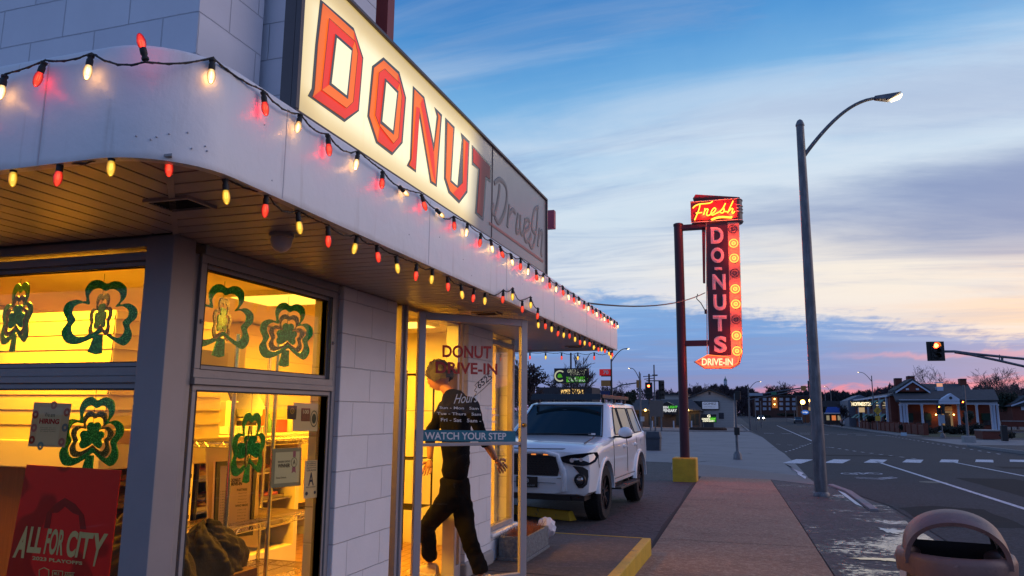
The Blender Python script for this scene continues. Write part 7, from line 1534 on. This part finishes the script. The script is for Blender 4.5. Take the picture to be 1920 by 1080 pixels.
# left wing running back along the street with green striped awnings
wg = thing('street_wing', (onY(1668, 800, 118).x, 118, gz(118)), 'tall brick side wing with white trim and green striped awnings left of the columned house', 'building')
xw = onY(1672, 790, 112).x
MB().box(xw, xw+7, 112, 150, gz(112)-.2, onY(1680, 742, 112).z).build('wall', HBR, wg)
MB().hexa([(xw-.3, 111.6, onY(1680, 742, 112).z), (xw+7.3, 111.6, onY(1680, 742, 112).z), (xw+7.3, 150, onY(1680, 742, 112).z), (xw-.3, 150, onY(1680, 742, 112).z)], [(xw+2.6, 113, onY(1680, 731, 112).z), (xw+4, 113, onY(1680, 731, 112).z), (xw+4, 149, onY(1680, 731, 112).z), (xw+2.6, 149, onY(1680, 731, 112).z)]).build('roof', SHING, wg)
ztop = onY(1680, 742, 112).z
for k in range(6):
    y = 114+k*6; MB().box(xw-.25, xw-.02, y, y+.5, gz(y)-.1, ztop-.1).build('pilaster', COLM, wg)
    for z in (gz(y)+1.0, gz(y)+3.0):
        w_ = MB().box(xw-.06, xw-.003, y+1.6, y+4.4, z, z+1.1).build('window', WINL, wg)
        a_ = MB().hexa([(xw-1., y+1.4, z+.55), (xw-.9, y+1.4, z+.55), (xw-.9, y+4.6, z+.55), (xw-1., y+4.6, z+.55)], [(xw-.16, y+1.4, z+1.25), (xw-.06, y+1.4, z+1.25), (xw-.06, y+4.6, z+1.25), (xw-.16, y+4.6, z+1.25)])
        a_.build('awning', mat('awning_stripe', (.01, .20, .10), .8, var=0, fn=lambda n, P, t, c: link(n, n.mix(n.m('GREATER_THAN', n.m('FRACT', n.m('MULTIPLY', n.n('ShaderNodeSeparateXYZ', i={0: t}).outputs[1], 1.6)), .5), (.01, .20, .10), (.22, .32, .34)), P.inputs['Base Color'])), w_)
MB().box(xw-.35, xw+.1, 112.2, 150, ztop-.12, ztop+.12).build('cornice', COLM, wg)
gm_ = MB().prism([(xw-1.2, 150, gz(150)), (xw+3, 150, gz(150)), (xw+3, 150, ztop+.0), (xw+.9, 150, ztop+1.0), (xw-1.2, 150, ztop+.0)], (0, 14, 0)).build('rear_block', mat('rear_paint', (.13, .15, .20), .7, var=.15), wg)
# far right cottage
co = thing('cottage', onY(1905, 785, 125), 'small brick cottage with white trimmed gable at the right edge', 'building')
MB_(1900, 757, 1960, 790, 125, 8).build('wall', HBR, co); m = MB().prism([onY(*p, 124.6) for p in ((1893, 762), (1960, 762), (1960, 741), (1925, 741))], (0, 9, 0)); m.build('roof', SHING, co); MB().path([onY(1896, 761, 124.4), onY(1925, 751, 124.4)], .12, 4).build('gable_trim', COLM, co); MB_(1915, 760, 1925, 769, 124.9, .05).build('window', WTR, co)
# low brick walls and fences
fw = thing('brick_fence', onY(1640, 803, 108), 'long low brick fence with pillars along the far side of the road', 'fence')
m = MB()
pa, pb2 = G(1585, 803), G(1692, 816); pa.z = 0; pb2.z = 0; pa += Vector((2.2, 0, 0)); pb2 += Vector((2.2, 0, 0)); L_ = (pb2-pa).length; t_ = (pb2-pa)/L_; n_ = Vector((-t_.y, t_.x, 0))
k = 0
while k < L_-2:
    a = pa+t_*k; b = pa+t_*(k+2.6); g = gz(a.y)
    m.hexa([a-n_*.15+Vector((0, 0, g)), b-n_*.15+Vector((0, 0, g)), b+n_*.15+Vector((0, 0, g)), a+n_*.15+Vector((0, 0, g))], [a-n_*.15+Vector((0, 0, g+1.05)), b-n_*.15+Vector((0, 0, g+1.05)), b+n_*.15+Vector((0, 0, g+1.05)), a+n_*.15+Vector((0, 0, g+1.05))])
    MB().box(b.x-.22, b.x+.22, b.y-.05, b.y+.39, g, g+1.25).build('pillar', HBR, fw); k += 3.0
m.build('brick_panel', HBR, fw)
rw_ = thing('brick_wall', onY(1860, 822, 75), 'low brick planter wall at the right beyond the concrete footed mast', 'wall'); MB_(1843, 808, 1876, 823, 75, 2.5).build('wall', HBR, rw_); MB_(1842, 806.5, 1877, 808.2, 74.9, 2.7).build('coping', CONC, rw_)
rw2 = thing('brick_wall', onY(1900, 800, 120), 'farther low brick wall by the cottage at the right edge', 'wall'); MB_(1879, 790, 1960, 800, 120, .4).build('wall', HBR, rw2); MB_(1879, 789.3, 1960, 790.2, 119.95, .5).build('coping', CONC, rw2)
# yard signs and yellow warning signs
t, b = post('warning_sign', 'yellow diamond warning sign above a small yellow plate across the road', 'sign', 1645.5, 768, 807, .05, Y=100); c = onY(1645.5, 770, 99.9)
MB().prism([c+Vector((0, 0, .55)), c+Vector((.45, 0, 0)), c+Vector((0, 0, -.55)), c+Vector((-.45, 0, 0))], (0, .03, 0)).build('diamond_plate', mat('sign_yellow', (.50, .30, .02), .5, var=0), t); MB_(1641.5, 779.5, 1650.5, 789, 99.9, .03).build('lower_plate', MC['sign_yellow'], t); m = MB().path([c+Vector((-.15, -.02, -.2)), c+Vector((.1, -.02, 0)), c+Vector((-.1, -.02, .05)), c+Vector((.15, -.02, .25))], .03, 4); m.build('arrow_mark', INK, t)
t = thing('yard_sign', onY(1694.5, 817, 82), 'small white and blue yard sign on the far verge', 'sign'); MB_(1689.5, 811, 1700, 817, 82, .05).build('plate', mat('yard_sign', (.45, .6, .8), .5, var=.3, vs=6), t); m = MB(); bxp(m, 1691, 817, 1691.6, 819, 82.01, .03); bxp(m, 1698, 817, 1698.6, 819, 82.01, .03); m.build('stake', GALV, t)
t, b = post('parking_sign', 'small white parking sign on a thin post under the left-bending lamp', 'sign', 1204.5, 781, 806, .03, Y=82.); MB_(1201, 781, 1208, 790, 81.9, .03).build('plate', PAPER, t)
for i, (x, y0, y1, Yp) in enumerate(((1418, 748, 806, 100.), (1428, 752, 801, 104.), (1474, 770, 790, 200.), (1490, 760, 791, 180.), (1550, 731, 791, 175.))):
    t, b = post('grey_post', ['grey post beside the road mouth left of the headlights', 'thin grey post just left of the distant headlights', 'short thin post on the far bend', 'tall thin post before the apartment block right end', 'tall bare post above the blue awning'][i], 'post', x, y0, y1, .07, Y=Yp)
t, b = post('control_cabinet', 'dark metal control cabinet on the right lawn', 'cabinet', 1885, 797, 826, .05, Y=68); MB_(1880, 798, 1889, 827, 67.8, .4).build('cabinet', SIGB, t, bevel=.03)
# oncoming car and parked cars
def small_car(label, x, y, Y, w=1.8, lit=True, col=(.1, .1, .12)):
    b = onY(x, y, Y); b.z = gz(Y); t = thing('distant_car', b, label, 'car'); mm = mat('paint_%d' % int(x), col, .3, var=0, coat=1)
    rows = []
    for yy, h0, h1, ww in ((0, .3, .75, .8), (.1, .25, .85, .88), (1.1, .25, .95, .9), (1.8, .25, 1.4, .78), (3.2, .25, 1.42, .78), (4.0, .25, 1., .88), (4.4, .3, .8, .8)):
        rows.append([(b.x+s*ww*(1 if k < 2 else .78), b.y+yy, b.z+z) for s, k, z in ((-1, 0, h0), (1, 0, h0), (1, 1, min(h1, .9)), (1, 2, h1), (-1, 2, h1), (-1, 1, min(h1, .9)))])
    MB().grid(rows, cl=True).poly(rows[0]).poly(rows[-1]).build('body', mm, t, smooth=30); 
    for s in (-1, 1):
        for yy in (.8, 3.5): MB().cyl((b.x+s*.7, b.y+yy, b.z+.32), (b.x+s*.92, b.y+yy, b.z+.32), .32, .32, 14).build('wheel', TYRE, t)
        if lit: MB().blob((b.x+s*.62, b.y-.06, b.z+.68), .20, 2, 0, (1.2, .3, .8)).build('headlight', emat('headlight_glow', (1., .85, .55), 16.), t)
    MB().add([(b.x-.62, b.y+1.12, b.z+.97), (b.x+.62, b.y+1.12, b.z+.97), (b.x+.55, b.y+1.72, b.z+1.36), (b.x-.55, b.y+1.72, b.z+1.36)], [(0, 1, 2, 3)]).build('windscreen', CGLASS, t)
    return t
small_car('oncoming car with bright headlights far down the road', 1427, 783, 215.)
small_car('white parked car before the blue awning shop', 1588, 790, 158., lit=False, col=(.5, .55, .6)); small_car('dark parked car at the orange brick shop', 1498, 791, 176., lit=False, col=(.03, .04, .06))
# billboard
Yk = 88.
bb = thing('billboard', onY(1071, 800, Yk), 'dark billboard on a tall post with a cream C around a green leaf', 'billboard')
MB_(1039, 690, 1103, 719, Yk, .5).build('panel', BLACK, bb); MB().cyl((onY(1071, 800, Yk+.4).x, Yk+.4, gz(Yk)-.1), (onY(1071, 800, Yk+.4).x, Yk+.4, onY(1071, 661, Yk).z), .14, .1, 10).build('post', mat('brown_post', (.06, .03, .03), .8, var=0), bb)
c = onY(1050, 705, Yk-.03); m = MB(); m.path([c+Vector((.62*math.cos(w), 0, .60*math.sin(w))) for w in [R_(50+255*k/16) for k in range(17)]], .09, 5); letters(m, 'GREENLIGHT', q_(1064, 693, 1100, 699, Yk-.03)); letters(m, 'DISPENSARY', q_(1070, 700, 1096, 703.5, Yk-.03)); m.build('emblem', emat('billboard_cream', (.55, .56, .40), .8), bb)
m = MB(); m.blob(c, .3, 2, .3, (1, .1, .8)); bxp(m, 1062, 706, 1102, 716.5, Yk-.03, .02); m.build('green_leaf', emat('billboard_green', (.10, .50, .03), .6), bb); m = MB(); letters(m, 'OPEN', q_(1066, 708, 1082, 711, Yk-.06), .02); letters(m, 'EARN THE GREEN', q_(1066, 712, 1098, 715, Yk-.06)); m.build('lettering', GW, bb, fix=False)
lf = thing('lit_forecourt', onY(1070, 760, 92), 'glowing yellow lit frontage low behind the bare tree', 'building')
MB_(1005, 726, 1110, 800, 93, 5).build('wall', MC['dark_wall'], lf); m = MB()
for x in range(1052, 1092, 6): bxp(m, x, 729+abs(x-1071)*.12, x+5, 742, 92.9, .08)
m.build('lit_windows', emat('forecourt_glow', (1., .62, .20), 1.1), lf)
ht = thing('church_tower', onY(1360, 740, 520), 'tiny green domed church tower on the skyline', 'tower')
MB_(1357.5, 714, 1363, 735, 520, 4).build('shaft', WTR, ht); c = onY(1360.2, 715, 522); MB().lathe([(1.1, -.3), (1.1, .9), (.8, 1.6), (.25, 2.2), (.12, 3.4)], tuple(c), 12).build('dome', mat('copper_green', (.12, .2, .19), .6, var=0), ht)
rb2 = thing('roof_row', onY(1260, 790, 150), 'pale flat-roofed house behind the dispensary roof', 'building'); MB_(1240, 740, 1290, 752, 150, 6).build('wall', SID, rb2); MB_(1238, 738.5, 1292, 740.5, 149.6, 7).build('roof', SHING, rb2)
# ================================================================== TREES
BARK = mat('bark', (.045, .034, .034), .95, var=.3); TWIG = mat('twigs', (.040, .028, .032), .95, var=.3); BARKP = mat('pale_bark', (.16, .11, .10), .9, var=.2)
def bare_tree(label, base, H, W, seed, depth=5, n0=5, r0=None, m=TWIG, mb=BARK, lean=0., group=None, trunk=.22, thin=.020, wood=1.):
    rd = random.Random(seed); base = Vector(base); t = thing('bare_tree', base, label, 'tree', group); T = MB(); Cc = MB(); r0 = r0 or H*.022
    def br(p, d, L, r, lv):
        pts_ = [p]; q = p; seg = 3
        for k in range(seg):
            d = (d+Vector((rd.uniform(-.22, .22), rd.uniform(-.22, .22), rd.uniform(-.06, .14)))).normalized(); q = q+d*L/seg; pts_.append(q)
        rr_ = [max(thin*.4, r*(1-.45*k/seg)) for k in range(seg+1)]
        (T if lv < 2 else Cc).path(pts_, rr_, 5 if lv < 2 else 3, cap=False)
        if lv >= depth: return
        for k in range(n0 if lv == 0 else rd.choice((3, 4, 4) if lv < depth-1 else (3, 4))):
            i = rd.choice((1, 2, 3, 3)) if lv else rd.choice((2, 3, 3)); a = rd.uniform(0, 2*PI); sp_a = rd.uniform(.35, .95)
            ax = d.orthogonal().normalized(); ax.rotate(Matrix.Rotation(a, 3, d)); nd = (d*math.cos(sp_a)+ax*math.sin(sp_a)*W + Vector((0, 0, .10))).normalized()
            br(pts_[i], nd, L*rd.uniform(.55, .82)*wood, rr_[i]*rd.uniform(.5, .68), lv+1)
    br(base-Vector((0, 0, .1)), Vector((lean, 0, 1)).normalized(), H*trunk*1.35, r0, 0)
    # scale to requested height
    zt_ = max(v[2] for v in Cc.v); s = H/(zt_-base.z)
    for M_ in (T, Cc): M_.v = [(base.x+(v[0]-base.x)*s, base.y+(v[1]-base.y)*s, base.z+(v[2]-base.z)*s) for v in M_.v]
    T.build('trunk', mb, t, fix=False); Cc.build('crown', m, t, fix=False); return t
def tree_px(label, x, ybase, ytop, Y, W, seed, **k):
    b = onY(x, ybase, Y); b.z = gz(Y); H = onY(x, ytop, Y).z-b.z; return bare_tree(label, b, H, W, seed, **k)
tree_px('large spreading bare tree behind the white car, left of the billboard', 1020, 790, 672, 42., 1.25, 3, depth=5, trunk=.13, n0=6, thin=.03)
tree_px('slender curving bare tree with sparse forked branches right of the billboard', 1098, 790, 665, 50., .95, 8, depth=5, trunk=.2, n0=4, thin=.03)
tree_px('bare bushy tree by the red lane sign', 1170, 795, 712, 100., 1.1, 12, depth=5, n0=7, thin=.035)
tree_px('bare tree behind the billboard panel', 1062, 795, 680, 100., 1.1, 14, depth=5, n0=7, thin=.035)
tree_px('bare tree standing over the gabled roof ridge', 1333, 790, 717, 150., 1.3, 21, depth=6, n0=6, thin=.06)
tree_px('bare round tree above the apartment block roof', 1448, 775, 714, 330., 1.15, 22, depth=6, n0=7, thin=.12)
tree_px('bare tree behind the chimneys of the columned house', 1755, 790, 681, 135., 1.1, 23, depth=5, n0=7, thin=.035)
tree_px('pale branched bare tree right of the columned house', 1868, 790, 687, 135., 1.15, 24, depth=5, n0=7, thin=.035, m=BARKP, mb=BARKP)
tree_px('pale bare tree at the right edge behind the cottage', 1908, 790, 690, 140., 1.1, 25, depth=5, n0=7, thin=.035, m=BARKP, mb=BARKP)
tree_px('small bare street tree before the blue awning shop', 1578, 797, 757, 140., .8, 26, depth=5, n0=5, thin=.04)
def leaf_cluster(mb, c, r, n, s, rd, sc=(1, 1, 1)):
    for _ in range(n):
        d = Vector((rd.gauss(0, 1), rd.gauss(0, 1), rd.gauss(0, 1))).normalized()*r*rd.uniform(.35, 1.05); p = Vector(c)+Vector((d.x*sc[0], d.y*sc[1], d.z*sc[2]))
        a = Vector((rd.uniform(-1, 1), rd.uniform(-1, 1), rd.uniform(-1, 1))).normalized(); b = a.orthogonal().normalized(); q = s*rd.uniform(.5, 1.2)
        mb.add([p-a*q, p+b*q*.6, p+a*q, p-b*q*.6], [(0, 1, 2, 3)])
EVG = mat('evergreen', (.018, .030, .020), .95, var=.5, vs=2); HED = mat('hedge', (.012, .018, .014), .95, var=.5, vs=2)
def shrub(label, x0, y0, x1, y1, Y, seed, m=HED, n=900, name='shrub', s=.12):
    a, b = onY(x0, y1, Y), onY(x1, y0, Y); c = (a+b)/2; rd = random.Random(seed); t = thing(name, (c.x, Y, gz(Y)), label, 'shrub' if name == 'shrub' else 'tree')
    mb = MB(); w, h = (b.x-a.x)/2, (b.z-a.z)/2
    for k in range(7): leaf_cluster(mb, (c.x+rd.uniform(-.6, .6)*w, Y+rd.uniform(-.4, .4)*w, c.z+rd.uniform(-.35, .3)*h), min(w, h)*.75, n//7, s, rd, (max(.6, w/min(w, h)*.62), 1, max(.6, h/min(w, h)*.62)))
    mb.build('crown' if name != 'shrub' else 'foliage', m, t, fix=False); MB().cyl((c.x, Y, gz(Y)-.1), (c.x, Y, c.z), .08, .05, 6).build('trunk' if name != 'shrub' else 'stem', BARK, t)
    return t
shrub('wide dark hedge left part before the columned porch', 1684, 791, 1712, 812, 98, 1); shrub('wide dark hedge in the middle below the porch', 1706, 789, 1762, 817, 96, 2, n=1800); shrub('dark hedge below the front door steps', 1758, 789, 1812, 820, 95, 3, n=1800); shrub('dark hedge right of the porch steps', 1800, 788, 1848, 822, 94, 4, n=1800)
shrub('rounded dark shrub beside the clock sign', 1622, 777, 1640, 795, 118, 5); shrub('narrow conifer standing before the porch', 1801, 765, 1826, 800, 92, 6, n=1500, name='conifer', m=EVG); shrub('tall dark conifer right of the columned house', 1876, 717, 1908, 800, 128, 7, n=4200, name='conifer', m=EVG, s=.2)
shrub('dark evergreen left of the tall conifer', 1838, 722, 1880, 790, 134, 17, n=2600, name='conifer', m=EVG, s=.2)
shrub('dark green bushy tree behind the red lane sign', 1168, 722, 1194, 775, 96, 8, n=2500, name='leafy_tree', m=EVG, s=.16); shrub('low dark shrubs left of the apartment door', 1414, 775, 1448, 785, 288, 9, n=900, s=.3); shrub('low dark shrubs right of the apartment door', 1454, 773, 1500, 784, 288, 10, n=900, s=.3)
shrub('small shrub left of the yard at the low brick wall', 1870, 806, 1905, 824, 72, 11); shrub('low shrub at the foot of the parlour sign', 1640, 786, 1686, 800, 116, 12, n=1200)
# far woods on the skyline: nobody could count them
def woods(name, label, x0, x1, ytopf, Y, seed, m, n=5200, s=.7, ybase=782):
    rd = random.Random(seed); mb = MB()
    for _ in range(n):
        x = rd.uniform(x0, x1); yt = ytopf(x); y = ybase+(yt-ybase)*rd.random()**.6; p = onY(x, y, Y+rd.uniform(-8, 8))
        a = Vector((rd.uniform(-.6, .6), rd.uniform(-.3, .3), rd.uniform(.2, 1))).normalized(); b = Vector((-a.z, 0, a.x)); q = s*rd.uniform(.4, 1.3)
        mb.add([p-a*q, p+b*q*.22, p+a*q*1.3, p-b*q*.22], [(0, 1, 2, 3)])
    return tag(mb.build(name, m, fix=False), label, 'woods', kind='stuff')
FARW = mat('far_twigs', (.040, .028, .036), .95, var=.35, vs=.3); FARG = mat('far_leaves', (.022, .026, .032), .95, var=.35, vs=.3)
wv = lambda x, a, b, s: a+b*(math.sin(x*.11+s)+.6*math.sin(x*.27+s*2)+.5*math.sin(x*.63+s))
woods('far_woods', 'dark purple line of bare woods on the skyline over the gabled building', 1230, 1420, lambda x: wv(x, 736, 4, 1)-(9 if 1300 < x < 1400 else 0), 360, 1, FARW, 12000, .9)
woods('far_woods', 'dark treeline behind the apartment block and shop roofs', 1395, 1680, lambda x: wv(x, 737, 2.5, 2), 420, 2, FARG, 14000, 1.0)
woods('far_woods', 'bare woods behind the columned house and cottage', 1640, 2050, lambda x: wv(x, 728, 4, 3), 200, 3, FARW, 12000, .5)
woods('far_woods', 'tangled bare woods behind the billboard and white car', 930, 1260, lambda x: wv(x, 726, 5, 4)+(8 if x > 1150 else 0), 170, 4, FARW, 4200, .38)
